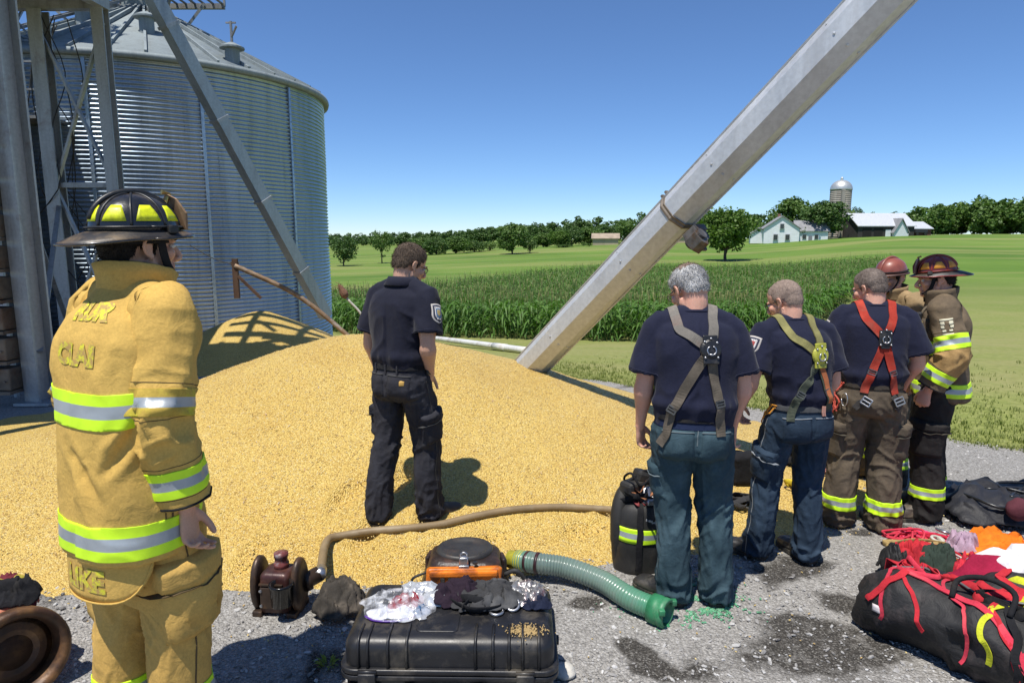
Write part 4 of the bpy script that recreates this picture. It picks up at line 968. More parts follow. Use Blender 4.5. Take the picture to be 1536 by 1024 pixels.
def build_auger():
    a = at(783, 563, 6.45); b = at(1322, -2, 4.15); d = nrm(b - a); n = 8
    gal = galv('auger_steel', (.58, .60, .62), .48, .40, .10, .06, (.46, .46, .46)); o = empty('grain_auger', a); tag(o, 'long faceted galvanised auger tube rising from the corn heap across the sky', 'auger')
    x = nrm(np.cross(d, (0, 0, 1))); y = np.cross(x, d); rr = .150; Lt = 7.6
    def ring(t, r): 
        an = np.linspace(0, 2 * np.pi, n, endpoint=False) + np.pi / 8; return d * t + (x[None] * np.cos(an)[:, None] + y[None] * np.sin(an)[:, None]) * r
    ts = np.linspace(-.12, Lt, 60); rg = np.array([ring(t, rr + .0025 * (vnoise(np.array([[t * 2.2, 0, 0]]))[0] - .5)) for t in ts]); V, F = loft(rg); tb = obj('tube', V, F, gal, o, None, False)
    m = MB()
    for k in range(n):     # folded seams along the edges
        an = 2 * np.pi * k / n + np.pi / 8; e = (x * math.cos(an) + y * math.sin(an)); 
        if k in (1, 5): m.bar(d * -.1 + e * (rr + .004), d * (Lt - .02) + e * (rr + .004), .022, .012, up=e)
    for t in np.arange(.7, Lt, 1.05):
        for k in range(n):
            an = 2 * np.pi * k / n + np.pi / 4; e = x * math.cos(an) + y * math.sin(an); m.lathe([(.001, 0), (.009, 0), (.009, .006), (.001, .008)], 6, c=d * t + e * rr * .924, axis=e)
    m.out('seam', gal, tb)
    # joint collar with its clamp and motor bracket
    tj = 2.32; rust = surf('rust_band', (.20, .165, .13), .75, metal=.4, var=.5, vscale=14, grime=(.3, .28, .25), gscale=9, gamt=.6)
    rg = np.array([ring(tj + t, r) for t, r in ((-.022, rr + .001), (-.022, rr + .010), (-.006, rr + .013), (.006, rr + .006), (.022, rr + .012), (.022, rr + .001))]); V, F = loft(rg); obj('collar', V, F, rust, o, None, False)
    m = MB(); up = y if y[2] > 0 else -y; p = d * tj - up * (rr + .02) + x * .02
    for k, sgn in enumerate((-1, 1)): m.box(d * (tj + .022 * sgn) + up * (rr + .022) , (.035, .018, .045), rot=np.stack([x, d, up], 1))
    m.out('clamp_lug', rust, o)
    m = MB(); rt = np.stack([x, d, -up], 1); q = d * (tj + .02) - up * (rr + .07); pf = [(-.06, -.02), (.075, -.02), (.12, .05), (.105, .13), (.05, .165), (.02, .12), (-.03, .10)]; V = [q + x * a_ - up * b_ + d * e_ for e_ in (-.05, .055) for a_, b_ in pf]; m.add(V, [tuple(range(6, -1, -1)), tuple(range(7, 14))] + [(i, (i + 1) % 7, (i + 1) % 7 + 7, i + 7) for i in range(7)]); m.lathe([(.01, -.07), (.04, -.07), (.042, .075), (.01, .075)], 14, c=q + x * .06 - up * .07, axis=d); m.bar(q - x * .06 + d * .0, q - x * .02 - up * .15 - d * .03, .03, .02); m.box(q + x * .0, (.13, .13, .05), rot=rt); m.out('motor_bracket', surf('bracket_steel', (.13, .125, .12), .55, metal=.5, var=.5, vscale=20, grime=(.13, .07, .03), gscale=15, gamt=.8), o)
    m = MB(); m.tube([d * -.4, d * -.05], .045, 12); 
    V = []; fl = MB()
    th = np.linspace(0, 5 * np.pi, 60); pts = [d * (-.42 + .44 * k / 59) for k in range(60)]
    rg = np.array([[pts[k] + (x * math.cos(th[k]) + y * math.sin(th[k])) * r_ + d * dz for r_, dz in ((.02, .004), (.12, .004), (.12, -.004), (.02, -.004))] for k in range(60)]); v, f = loft(rg); m.add(v, f); m.out('flighting', STEEL(), o)

def build_pipes():
    # brown tube from the bin door bracket down to the ground
    a, b, c = at(352, 398, 12.6), at(452, 447, 12.9), at(545, 493, 13.1); c[2] = zg1(c[0], c[1]) + .12
    o = empty('unload_tube', c); tag(o, 'thin rusty brown unloading tube sloping from a bracket on the bin down to the grass', 'tube'); P = catmull([a - c, b - c, np.zeros(3) + [.1, 0, 0]], 30)
    m = MB(); m.tube(P, .046, 12); m.out('tube', surf('rust_tube', (.26, .17, .10), .65, metal=.3, var=.5, vscale=5, grime=(.45, .42, .38), gscale=4, gamt=.7, aniso=(1, 1, 1)), o, True)
    m = MB(); q = a - c; m.bar(q + [0, .02, .12], q + [0, .02, -.62], .10, .06); m.bar(q + [-.15, .25, .02], q + [.05, .0, .02], .06); m.bar(q + [.05, 0, -.2], q + [.45, .03, -.62], .05); m.out('bracket', surf('rust_bracket', (.12, .07, .045), .8, metal=.3, var=.4), o)
    g = at(285, 368, 12.7); m = MB(); m.tube(catmull([q, q * .5 + (g - c) * .5 - [0, 0, .05], g - c], 16), .009, 6); m.out('cable', surf('dark_cable', (.03, .03, .03), .7), o)
    # white pipe on the grass
    a, b = on_ground(628, 508), on_ground(792, 531); p0 = empty('white_pipe', a); tag(p0, 'white plastic pipe lying on the grass behind the corn heap', 'pipe'); d = b - a; P = catmull([np.array([-1.1, .25, .13]), np.array([0, 0, .09]), d * .5 + [0, 0, .10], d + [0, 0, .08]], 30)
    m = MB(); m.tube(P, .088, 16); pp = m.out('pipe', surf('white_pvc', (.66, .66, .65), .45, var=.12, vscale=3, grime=(.3, .22, .16), gscale=2.2, gamt=.5, bstr=.1), p0, True)
    m = MB(); m.tube([P[24], P[26]], .098, 16); m.out('coupler', surf('white_pvc', (.66, .66, .65), .45), pp, True)
    # brush of dry weed stalks beside the bin
    a = at(538, 470, 12.2); z = zg1(a[0], a[1]); w = empty('dry_weed', (a[0], a[1], z)); tag(w, 'dry brown weed with a pale stem leaning beside the bin and the officer', 'plant'); tip = at(508, 426, 12.2) - np.array([a[0], a[1], z]); mid = at(520, 447, 12.2) - np.array([a[0], a[1], z]); base = at(545, 478, 12.2) - np.array([a[0], a[1], z])
    m = MB(); m.tube(catmull([(base[0] + .1, 0, 0), base, mid], 14), .022, 8); m.out('stem', surf('pale_stem', (.5, .47, .4), .9, var=.3), w, True)
    m = MB(); m.tube(catmull([mid, mid * .45 + tip * .55, tip], 10), [.03, .06, .075, .075, .07, .06, .05, .04, .025, .01], 10)
    for k in range(60): 
        q = mid + (tip - mid) * rng.random(); dd = (tip - mid) * .16 + rng.normal(0, .035, 3); m.tube([q, q + dd * .6, q + dd], [.006, .005, .002], 4)
    m.out('seed_head', surf('brown_seed', (.17, .085, .05), .95, var=.5, vscale=20), w)
# ------------------------------------------------------------------ people
def head_parts(Rm, o, k=1.0, chin=1.0):
    """a head facing +Y, chin at z=0, crown at .235; Rm, o place it"""
    P = []
    def E(c, r, rot=None, seg=20, rings=12): V, F = ellipsoid(np.array(c), r, rot, seg, rings); P.append((V, F))
    E((0, -.014, .147), (.076, .098, .089)); E((0, .028, .152), (.067, .060, .070)); E((0, .030, .082), (.059, .060, .078))
    E((0, -.045, .105), (.066, .062, .072))
    E((0, .060, .022), (.030, .030, .022)); E((0, .082, .016), (.017, .016, .013))
    for s in (-1, 1):
        V, F = tube(catmull([(s * .058, .000, .075), (s * .053, .012, .042), (s * .032, .055, .017), (0, .078, .012)], 10), np.array([.017, .018, .019, .018, .017, .016, .015, .014, .013, .012]), 10); P.append((V, F))
        E((s * .040, .062, .088), (.022, .024, .022))                                     # cheekbone
        E((s * .0165, .103, .072), (.0085, .011, .008))                                   # nostril wing
        E((s * .030, .078, .1265), (.026, .017, .009), rz(-s * .25))                       # brow
        # ear: rim, lobe, root
        V, F = tube(catmull([(s * .070, .004, .088), (s * .083, -.012, .082), (s * .091, -.026, .103), (s * .092, -.022, .124), (s * .084, -.004, .130), (s * .073, .004, .120)], 16), .0055, 8); P.append((V, F))
        E((s * .079, -.009, .106), (.008, .016, .026), rz(s * .35)); E((s * .079, -.002, .080), (.007, .009, .011))
    V, F = tube(catmull([(0, .082, .123), (0, .098, .106), (0, .112, .086), (0, .114, .076), (0, .100, .070)], 10), np.array([.010, .010, .0105, .011, .012, .013, .0135, .0135, .013, .012]), 10); P.append((V, F))
    E((0, .090, .052), (.024, .010, .0065)); E((0, .089, .041), (.021, .010, .0070)); E((0, .086, .060), (.016, .012, .010))
    return [((V * k) @ Rm.T + o, F) for V, F in P]

def hand_parts(w, d, thumb, curl=.35, size=1.0, spread=1.0):
    """wrist w, finger direction d, thumb side; palm normal = d x thumb side"""
    d = nrm(d); s = nrm(np.asarray(thumb) - d * (np.asarray(thumb) @ d)); n = np.cross(s, d); n = -n; P = []; k = size
    # n points out of the palm
    V, F = tube(catmull([w - d * .02 * k, w + d * .02 * k, w + d * .055 * k, w + d * .092 * k], 8), np.array([.027, .028, .031, .035, .039, .041, .041, .037]) * k, 14, rb=np.array([.021, .019, .017, .0165, .016, .015, .014, .011]) * k, up=n); P.append((V, F))
    for i, (b, L_, r) in enumerate(((.031, .070, .0088), (.0105, .079, .0092), (-.0105, .073, .0088), (-.030, .057, .0080))):
        c = curl * (1 + .16 * i); a = 0.0; p = w + d * (.088 - .006 * abs(i - 1)) * k + s * b * k; dd = nrm(d + s * b * 1.2 * spread); pts = [p - dd * .015 * k, p]
        for f, cc in ((.45, c), (.32, c * 1.25), (.23, c * .8)):
            a += cc; v = dd * math.cos(a) + n * math.sin(a); p = p + v * L_ * f * k; pts.append(p)
        V, F = tube(catmull(pts, 12), np.linspace(1.06, .80, 12) * r * k, 10); P.append((V, F)); P.append(ellipsoid(pts[-1], (r * .8 * k,) * 3, None, 10, 6))
    p0 = w + d * .018 * k + s * .022 * k; p1 = p0 + (d * .62 + s * .62 + n * .38) * .040 * k; p2 = p1 + (d * .85 + s * .22 + n * .42) * .034 * k; p3 = p2 + (d * .9 + s * .0 + n * .4) * .026 * k
    V, F = tube(catmull([p0 - d * .01 * k, p1, p2, p3], 10), np.array([.015, .015, .0145, .0135, .0125, .0115, .011, .0105, .010, .0088]) * k, 10); P.append((V, F)); P.append(ellipsoid(p3, (.0088 * k,) * 3, None, 10, 6))
    return P

SEG = 48
def sec(c, hw, hd, e=2.3, X=(1, 0, 0), Y=(0, 1, 0), seg=SEG):
    a = np.linspace(0, 2 * np.pi, seg, endpoint=False); cx, sy = np.cos(a), np.sin(a)
    cx = np.sign(cx) * np.abs(cx) ** (2 / e); sy = np.sign(sy) * np.abs(sy) ** (2 / e)
    return np.asarray(c, float) + np.outer(cx * hw, X) + np.outer(sy * hd, Y)

class Fig:
    """the skeleton of one figure in its own space: facing +Y, right hand +X, feet near z = 0"""
    def __init__(s, H=1.76, lean=(0, .02), twist=0.0, bulk=1.0, head=(0, 0, 0), arms=None, legs=None, sh=.185, hipw=.095, slump=.0, pelvis=(0, 0)):
        k = H / 1.76; s.k = k; s.H = H; s.bulk = bulk; s.lean = np.array(lean); s.twist = twist; s.pel = np.array(pelvis)
        s.shw = sh; A = arms or {}; s.arms = {}; s.legs = {}
        s.neck = s.sp(1.49)[0]
        for side, sg in (('L', -1), ('R', 1)):
            c, X, Y = s.sp(1.425); S_ = c + X * sg * sh * k + np.array([0, 0, .0])
            a = A.get(side, {}); e = S_ + k * np.array(a.get('e', (sg * .055, -.02, -.295))); w = e + k * np.array(a.get('w', (sg * .01, .06, -.25)))
            s.arms[side] = dict(s=S_, e=e, w=w, d=nrm(np.array(a.get('h', w - e))), t=np.array(a.get('t', (-sg * .2, 1, 0))), curl=a.get('curl', .38), hand=a.get('hand', True))
            l = (legs or {}).get(side, {}); hp = np.array([sg * hipw * k + s.pel[0], s.pel[1], .92 * k]); f = np.array((tuple(l.get('f', (sg * .12, 0, .0))) + (0.0,))[:3], float); an = np.array([f[0], f[1], .085 * k + f[2]])
            kn = np.array(l['k']) if 'k' in l else (hp + an) / 2 + np.array([0, .03, .02]); s.legs[side] = dict(h=hp, k=kn, a=an, yaw=R(l.get('yaw', sg * -12)))
        hy, hp_, hr = [R(q) for q in head]; s.hR = rz(hy) @ rx(-hp_) @ ry(hr); s.hk = k * 1.0
        s.hpiv = s.neck + np.array([0, .012, .065 * k]); s.ho = s.hpiv - s.hR @ (np.array([0, -.022, .055]) * s.hk)
    def hp(s, p): return s.hR @ (np.asarray(p, float) * s.hk) + s.ho
    def sp(s, z):
        """spine point at the standing height z and the cross-section axes there"""
        t = np.clip((z - .95) / .5, -.2, 1.2); q = np.sign(t) * abs(t) ** 1.4 if t > 0 else t * .2
        c = np.array([s.lean[0] * q + s.pel[0], s.lean[1] * q + s.pel[1] - .012, z * s.k]); a = s.twist * np.clip(t, 0, 1)
        lx = math.atan2(s.lean[1] * 1.3, .5) * np.clip(t, 0, 1); M = rz(a) @ rx(-lx); return c, M[:, 0], M[:, 1]
    def body(s, mat, parent=None, name='person', hidden_legs=True):
        k = s.k; P = []; pts = [s.sp(z)[0] for z in (.90, 1.05, 1.2, 1.35, 1.43)]; V, F = tube(catmull(pts, 12), .10 * k, 20, rb=.075 * k); P.append((V, F))
        V, F = tube(np.linspace(s.arms['L']['s'], s.arms['R']['s'], 8), .052 * k, 12); P.append((V, F))
        nb = s.sp(1.44)[0]; V, F = tube(catmull([nb, s.neck + [0, .0, .0], s.hp((0, -.028, .055)), s.hp((0, -.028, .10))], 12), np.array([.075, .072, .067, .063, .0605, .059, .0585, .058, .058, .058, .057, .055]) * k * (1 + (s.bulk - 1) * .6), 18); P.append((V, F))
        P += head_parts(s.hR, s.ho, s.hk)
        for a in s.arms.values():
            q = catmull([a['s'], (a['s'] + a['e']) / 2, a['e'], a['e'] * .65 + a['w'] * .35, a['w']], 22); bl = .5 + .5 * s.bulk
            rr = np.interp(np.linspace(0, 1, 22), [0, .2, .38, .5, .60, .70, .85, 1], [.057, .059, .052, .043, .051, .046, .033, .0265]) * k * bl; V, F = tube(q, rr, 16, rb=rr * np.interp(np.linspace(0, 1, 22), [0, .5, .8, 1], [1.05, 1.0, .92, .80])); P.append((V, F)); ea = nrm(a['e'] - (a['s'] + a['w']) / 2); P.append(ellipsoid(a['e'] + ea * .024 * k, np.array([.021, .021, .026]) * k)); P.append(ellipsoid(a['e'] * .72 + a['w'] * .28 - ea * .012 * k, np.array([.043, .043, .075]) * k * bl, basis_z(a['w'] - a['e']))); P.append(ellipsoid(a['s'] * .45 + a['e'] * .55 - ea * .012 * k, np.array([.047, .047, .085]) * k * bl, basis_z(a['e'] - a['s'])))
            if a['hand']: P += hand_parts(a['w'], a['d'], a['t'], a['curl'], k)
        for l in s.legs.values(): V, F = tube(catmull([l['h'], l['k'], l['a']], 12), .05 * k, 10); P.append((V, F))
        V, F = remesh(P, .0042, 3, .5); o = obj(name, V, F, mat, parent); s.bV, s.bF = V, F; return o
    def hair(s, mat, parent, line, thick=.006, noise_=.004, name='hair', crown=None, strands=5000, slen=.011):
        """the scalp part of the head mesh, raised: line(p in head space) > 0 where hair grows"""
        ctr = s.hp((0, 0, .12)); near = np.linalg.norm(s.bV - ctr, axis=1) < .18 * s.hk; F = s.bF[near[s.bF].all(1)]
        Q = ((s.bV - s.ho) @ s.hR) / s.hk; g = line(Q) + (fbm(Q * 70, 2, 4) - .5) * .022 ; N = vnormals(s.bV, s.bF)
        ear = (np.abs(Q[:, 0]) > .0785) & (Q[:, 2] < .136) & (Q[:, 1] > -.045)
        g = np.where(ear, -1, g); F = F[(g[F] > 0).all(1)]; ids, inv = np.unique(F, return_inverse=True)
        r = np.clip(g[ids] / .03, .12, 1); V = s.bV[ids] + N[ids] * (thick * r + noise_ * r * (fbm(Q[ids] * 130, 3, 7) - .5))[:, None]
        fi = inv.reshape(F.shape); qc = Q[ids][fi].mean(1); g2 = np.random.default_rng(11); m_ = strands; pick = g2.integers(0, len(fi), m_); bw = g2.random((m_, 4)); bw /= bw.sum(1)[:, None]
        P0 = (V[fi[pick]] * bw[..., None]).sum(1); Nn = N[ids][fi[pick]].mean(1); dn = s.hR @ np.array([0, -.35, -1.0]); D = Nn * .55 + dn * g2.uniform(.35, .9, (m_, 1)) + g2.normal(0, .22, (m_, 3)); D /= np.linalg.norm(D, axis=1)[:, None]; S_ = np.cross(D, Nn); S_ /= np.linalg.norm(S_, axis=1)[:, None] + 1e-9; ln = g2.uniform(.5, 1.3, (m_, 1)) * slen; sv = np.stack([P0 - S_ * .0009, P0 + S_ * .0009, P0 + D * ln + S_ * .0004, P0 + D * ln - S_ * .0004], 1).reshape(-1, 3); nv = len(V); V = np.concatenate([V, sv]); fi0 = len(fi); fi = np.concatenate([fi, np.arange(4 * m_).reshape(-1, 4) + nv]); qc = np.concatenate([qc, qc[pick]])
        if crown is None: return obj(name, V, fi, mat, parent)
        mi = (((qc[:, 1] + .025) / .062) ** 2 + (qc[:, 0] / .052) ** 2 + (fbm(qc * 60, 2, 3) - .5) * .9 < 1) & (qc[:, 2] > .17); return obj(name, V, fi, [mat, crown], parent, mi.astype(int))
    def boots(s, mat, sole_mat, parent, L_=.285, shaft=.16, w=1.0):
        for sd, l in s.legs.items():
            k = s.k * L_ / .285; M = rz(l['yaw']); base = np.array([l['a'][0], l['a'][1], l['a'][2] - .085 * s.k]); rings = []
            for y, hw, h0, ht in ((-.062, .018, .012, .055), (-.058, .030, .008, .085), (-.03, .037, .006, .115), (.02, .038, .006, .120), (.06, .040, .008, .108), (.10, .045, .008, .088), (.145, .050, .008, .074), (.185, .049, .009, .068), (.212, .040, .011, .058), (.226, .024, .014, .046), (.230, .010, .02, .036)):
                a = np.linspace(0, 2 * np.pi, 20, endpoint=False); x = np.sign(np.cos(a)) * np.abs(np.cos(a)) ** .75 * hw; zz = np.sin(a); z = np.where(zz > 0, h0 + (ht - h0) * (.35 + .65 * np.abs(zz) ** .8), h0 + (ht - h0) * .35 * (1 - np.abs(zz) ** .6))
                rings.append(np.stack([x, np.full(20, y), z], 1))
            Vf, Ff = loft(np.array(rings)); Vf = (Vf * k * np.array([w, 1, 1])) @ M.T + base
            V2, F2 = tube(catmull([base + M @ np.array([0, -.005, .05]) * k, base + M @ np.array([0, -.012, .11]) * k, l['a'] * .5 + l['k'] * .0 + (base + np.array([0, 0, shaft])) * .5 + np.array([0, 0, .04])], 8), .046 * k * w, 16, rb=.055 * k * w)
            V, F = remesh([(Vf, Ff), (V2, F2)], .006, 3, .5); V += vnormals(V, F) * ((ridge(V * np.array([14, 14, 40]), 3) - .6) * .006)[:, None]
            b = obj('boot', V, F, mat, parent); sr = []
            for y, hw in ((-.068, .022), (-.055, .034), (0, .041), (.05, .041), (.10, .048), (.15, .053), (.195, .050), (.222, .036), (.236, .016)): sr.append(np.array([[x * hw, y, z] for x, z in ((-1, 0), (-1, .022), (1, .022), (1, 0))]))
            Vs, Fs = loft(np.array(sr)); obj('sole', (Vs * k * np.array([w, 1, 1])) @ M.T + base + [0, 0, .001], Fs, sole_mat, b, None, False)
            lm = MB()          # laces
            for q in range(4): y = .045 + .022 * q; z = .118 - .0105 * q * 1.15; p = [np.array([x * .03, y + .004 * (x > 0), z - .018 * abs(x)]) for x in (-1, -.4, .4, 1)]; lm.tube([(M @ (v * k)) + base for v in p], .0028, 5)
            lm.out('lace', surf('lace', (.05, .045, .04), .9), b)
    # ---------------- garments
    def torso(s, secs, voxel=.009, yoke=.05, it=6, shrink=1.0, shoulder=None, extra=None, e=2.35):
        k, b = s.k, s.bulk; rings = []
        for z, hw, hd, dy in secs:
            c, X, Y = s.sp(z); bb = 1 + (b - 1) * (1.0 if z < 1.4 else .6); rings.append(sec(c + Y * dy * k, hw * k * bb, hd * k * bb, e if z < 1.44 else 2, X, Y))
        P = [loft(np.array(rings))]; nk = s.sp(1.475)[0]
        for a in s.arms.values():
            S_ = a['s']; d = nrm(S_ - nk); V, F = tube(catmull([nk + d * .02, nk * .45 + S_ * .55 + np.array([0, 0, .008]), S_ + np.array([0, 0, -.012]), S_ + (a['e'] - a['s']) * .12], 10), np.array([.07, .068, .066, .064, .064, .064, .066, .068, .068, .066]) * k * (yoke / .05), 16); P.append((V, F))
        if extra: P += extra
        return remesh(P, voxel, it, .5)
    def sleeve(s, side, t0, t1, r, rb=None, nseg=48, nl=70, fold=.006, freq=26, seed=0, flare=0.0, inset=.05, folds_at=None, capped=False):
        a = s.arms[side]; n = nl; A = catmull([a['s'] + (a['s'] - a['e']) * .02, (a['s'] + a['e']) / 2, a['e'], (a['e'] + a['w']) / 2, a['w']], 200)
        lo = s.sp(1.41)[0]; top = a['s'] * .72 + np.array([lo[0], lo[1], a['s'][2]]) * .28
        A = np.concatenate([catmull([top, a['s'] * .93 + top * .07], 12)[:-1], A]); L_ = np.concatenate([[0], np.cumsum(np.linalg.norm(np.diff(A, axis=0), axis=1))]); tt = np.linspace(t0, t1, n) * L_[-1]
        P = np.stack([np.interp(tt, L_, A[:, i]) for i in range(3)], 1); u = np.linspace(0, 1, n); rr = np.interp(u, np.linspace(0, 1, len(r)), r) * s.k; r2 = rr * (rb or 1.0)
        V, F = tube(P, rr, nseg, rb=r2, up=(0, 1, 0), cap=False); V = V.reshape(n, nseg, 3); C = P[:, None]; D = V - C; Dn = D / (np.linalg.norm(D, axis=2)[..., None] + 1e-9)
        # folds: broken rings, thickest where the arm bends
        th = np.linspace(0, 2 * np.pi, nseg, endpoint=False)[None]; sl = tt[:, None] + 0 * th; q = np.stack([sl * freq + 1.3 * np.cos(th + seed) + .8 * vnoise(np.stack([sl * 9, np.cos(th) + 0 * sl, np.sin(th) + 0 * sl], -1).reshape(-1, 3), seed).reshape(sl.shape), 1.5 * np.cos(th) + 0 * sl, 1.5 * np.sin(th) + 0 * sl], -1).reshape(-1, 3)
        f = ridge(q, seed).reshape(sl.shape) ** 2.0 - .33; qd = np.stack([sl * freq * .7 - 2.4 * np.abs(np.cos(th * .5 + seed)), 1.1 * np.cos(th) + 0 * sl, 1.1 * np.sin(th) + 0 * sl], -1).reshape(-1, 3); f = f * .75 + (ridge(qd, seed + 7).reshape(sl.shape) ** 2.2 - .3) * .75; w = np.ones(n) if folds_at is None else .35 + np.exp(-((u - folds_at) / .16) ** 2) * 1.3
        f2 = fbm(np.stack([sl * 8, np.cos(th) * 1.2 + 0 * sl, np.sin(th) * 1.2 + 0 * sl], -1).reshape(-1, 3), 2, seed + 3).reshape(sl.shape) - .5
        V = V + Dn * ((f * w[:, None] * fold + f2 * fold * 1.6)[..., None])
        if flare: V[-4:] += Dn[-4:] * flare
        # close: turned-in hem
        hem = C[-1] + (V[-1] - C[-1]) * .93; inn = C[-1] - nrm(P[-1] - P[-2]) * inset + (V[-1] - C[-1]) * .70; inn2 = C[-1] - nrm(P[-1] - P[-2]) * inset + (V[-1] - C[-1]) * .05
        G = np.concatenate([V, hem[None], inn[None], inn2[None]]); start = (C[0] + (V[0] - C[0]) * .1)[None]; G = np.concatenate([start, G]); Vv, Ff = loft(G, True)
        return np.asarray(Vv), (Ff if capped else np.array(Ff[:-2])), P
    def trousers(s, waist=1.02, r=(.098, .084, .070, .066, .070), fold=.006, seed=0, voxel=.009, seat=.085, brk=1.0, hem=.045, wide=1.0, back=.0):
        k, b = s.k, s.bulk; P = []; rings = []
        for z, hw, hd, dy in ((waist, .166, .122, 0), (waist - .05, .170, .126, -.003), (.93, .176, .132, -.006), (.87, .180, .135, -.008), (.82, .172, .128, -.004), (.79, .12, .10, 0)):
            c, X, Y = s.sp(z); rings.append(sec(c + Y * dy * k, hw * k * b, hd * k * b, 2.3, X, Y))
        P.append(loft(np.array(rings)))
        for sd, l in s.legs.items():
            sg = -1 if sd == 'L' else 1; P.append(ellipsoid(l['h'] + np.array([-sg * .018, -.052 - back, -.03]) * k, np.array([seat, seat * .95, seat * 1.1]) * k * b))
            end = l['a'] + np.array([0, -.004, hem - .085]) * k; q = catmull([l['h'] + np.array([0, 0, .02]), l['h'] * .5 + l['k'] * .5 + np.array([sg * .004, .004, 0]), l['k'], l['k'] * .45 + l['a'] * .55 + np.array([0, -.018, 0]), end], 40)
            rr = np.interp(np.linspace(0, 1, 40), np.linspace(0, 1, len(r)), r) * k * wide * (1 + (b - 1) * .7); V, F = tube(q, rr, 24, rb=rr * 1.06, up=(0, 1, 0)); P.append((V, F)); l['q'] = q; l['rr'] = rr
        V, F = remesh(P, voxel, 6, .5); N = vnormals(V, F); d = np.zeros(len(V)); wsum = np.zeros(len(V)) + 1e-6
        zz = V[:, 2]
        for i, (sd, l) in enumerate(s.legs.items()):
            # each leg in its own cylinder space
            q = l['q']; D = np.linalg.norm(V[:, None] - q[None, ::2], axis=2); j = D.argmin(1) * 2; u = j / 39.0; rel = V - q[j]; other = s.legs['R' if sd == 'L' else 'L']['q']; mine = D.min(1) < np.linalg.norm(V[:, None] - other[None, ::2], axis=2).min(1)
            th = np.arctan2(rel[:, 1], rel[:, 0]); x = V[:, 2] / k
            Pq = np.stack([x * 17 + 1.5 * np.cos(th + seed + i) + 1.6 * vnoise(V * 7, seed + i), 1.3 * np.cos(th), 1.3 * np.sin(th) + 5 * i], 1); f = ridge(Pq, seed + 2 * i) ** 1.6 - .38
            Pd = np.stack([x * 9 - 2.2 * np.abs(np.cos(th)), 2.0 * np.cos(th) + 3 * i, 2.0 * np.sin(th)], 1); f2 = ridge(Pd, seed + 9) ** 1.5 - .4
            amp = .45 + 1.15 * np.exp(-((x - .50) / .09) ** 2) + 1.7 * brk * np.exp(-((x - .10) / .075) ** 2) + .55 * np.exp(-((x - .80) / .07) ** 2)
            d += np.where(mine & (x < .93), (f * amp + f2 * .9) * fold, 0)
        wst = np.clip((zz / k - .86) / .08, 0, 1); d += wst * (ridge(np.stack([V[:, 0] * 16, V[:, 1] * 16, zz * 5], 1), seed + 4) - .6) * fold * .5
        V = V + N * d[:, None]; s.tV, s.tF = V, F; s.tB = bvh_of(V, F); return V, F
    def drape(s, V, F, amp=.007, seed=0, f=(9, 9, 5), waist=None, diag=.5, gouges=()):
        """hanging and pulled folds on the torso garment"""
        N = vnormals(V, F); P = V.copy(); wob = vnoise(V * 5, seed) * 1.4; sgn = np.sign(V[:, 0]) * diag
        q = np.stack([P[:, 0] * f[0] + wob + P[:, 2] * 3 * sgn, P[:, 1] * f[1], P[:, 2] * f[2] + wob], 1); d = ridge(q, seed) ** 1.5 - .42; q2 = np.stack([P[:, 0] * 5, P[:, 1] * 5, P[:, 2] * 4], 1); d2 = fbm(q2, 3, seed + 1) - .5
        a = np.ones(len(V)); zz = V[:, 2] / s.k; a *= np.clip((1.50 - zz) / .12, .15, 1) * np.interp(zz, [.8, 1.02, 1.12, 1.3, 1.42], [1, 1.25, 1.2, .8, .6])
        q3 = np.stack([P[:, 0] * 4.2 + P[:, 2] * 4.5 * np.sign(P[:, 0] + .001), P[:, 1] * 4.2, P[:, 2] * 2.2 + wob], 1); d3 = ridge(q3, seed + 8) ** 2 - .3; dd = (d * .8 + d2 * 1.3 + d3 * .8) * amp * a
        for a_, b_, w_, dep in gouges:
            a_, b_ = np.asarray(a_, float) * s.k, np.asarray(b_, float) * s.k; ab = b_ - a_; t_ = np.clip(((V - a_) @ ab) / (ab @ ab), 0, 1); q_ = a_ + t_[:, None] * ab; ds = np.linalg.norm(V - q_, axis=1) + (vnoise(V * 30, 4) - .5) * .012; en = np.sin(np.pi * np.clip(t_ * .92 + .04, 0, 1)) ** .6; dd = dd - dep * en * (np.exp(-(ds / w_) ** 2) - .55 * np.exp(-((ds - w_ * 2.1) / (w_ * 1.1)) ** 2))
        if waist is not None: dd += waist[1] * np.exp(-((zz - waist[0]) / .03) ** 2) * (.4 + ridge(np.stack([np.arctan2(V[:, 1], V[:, 0]) * 5, zz * 4, 0 * zz], 1), seed + 5))
        return V + N * dd[:, None]

def local_root(name, x, y, z, yaw, label, cat='person', group=None):
    pass

def place(o, x, y, z, yaw): o.location = (x, y, z); o.rotation_euler = (0, 0, R(yaw))

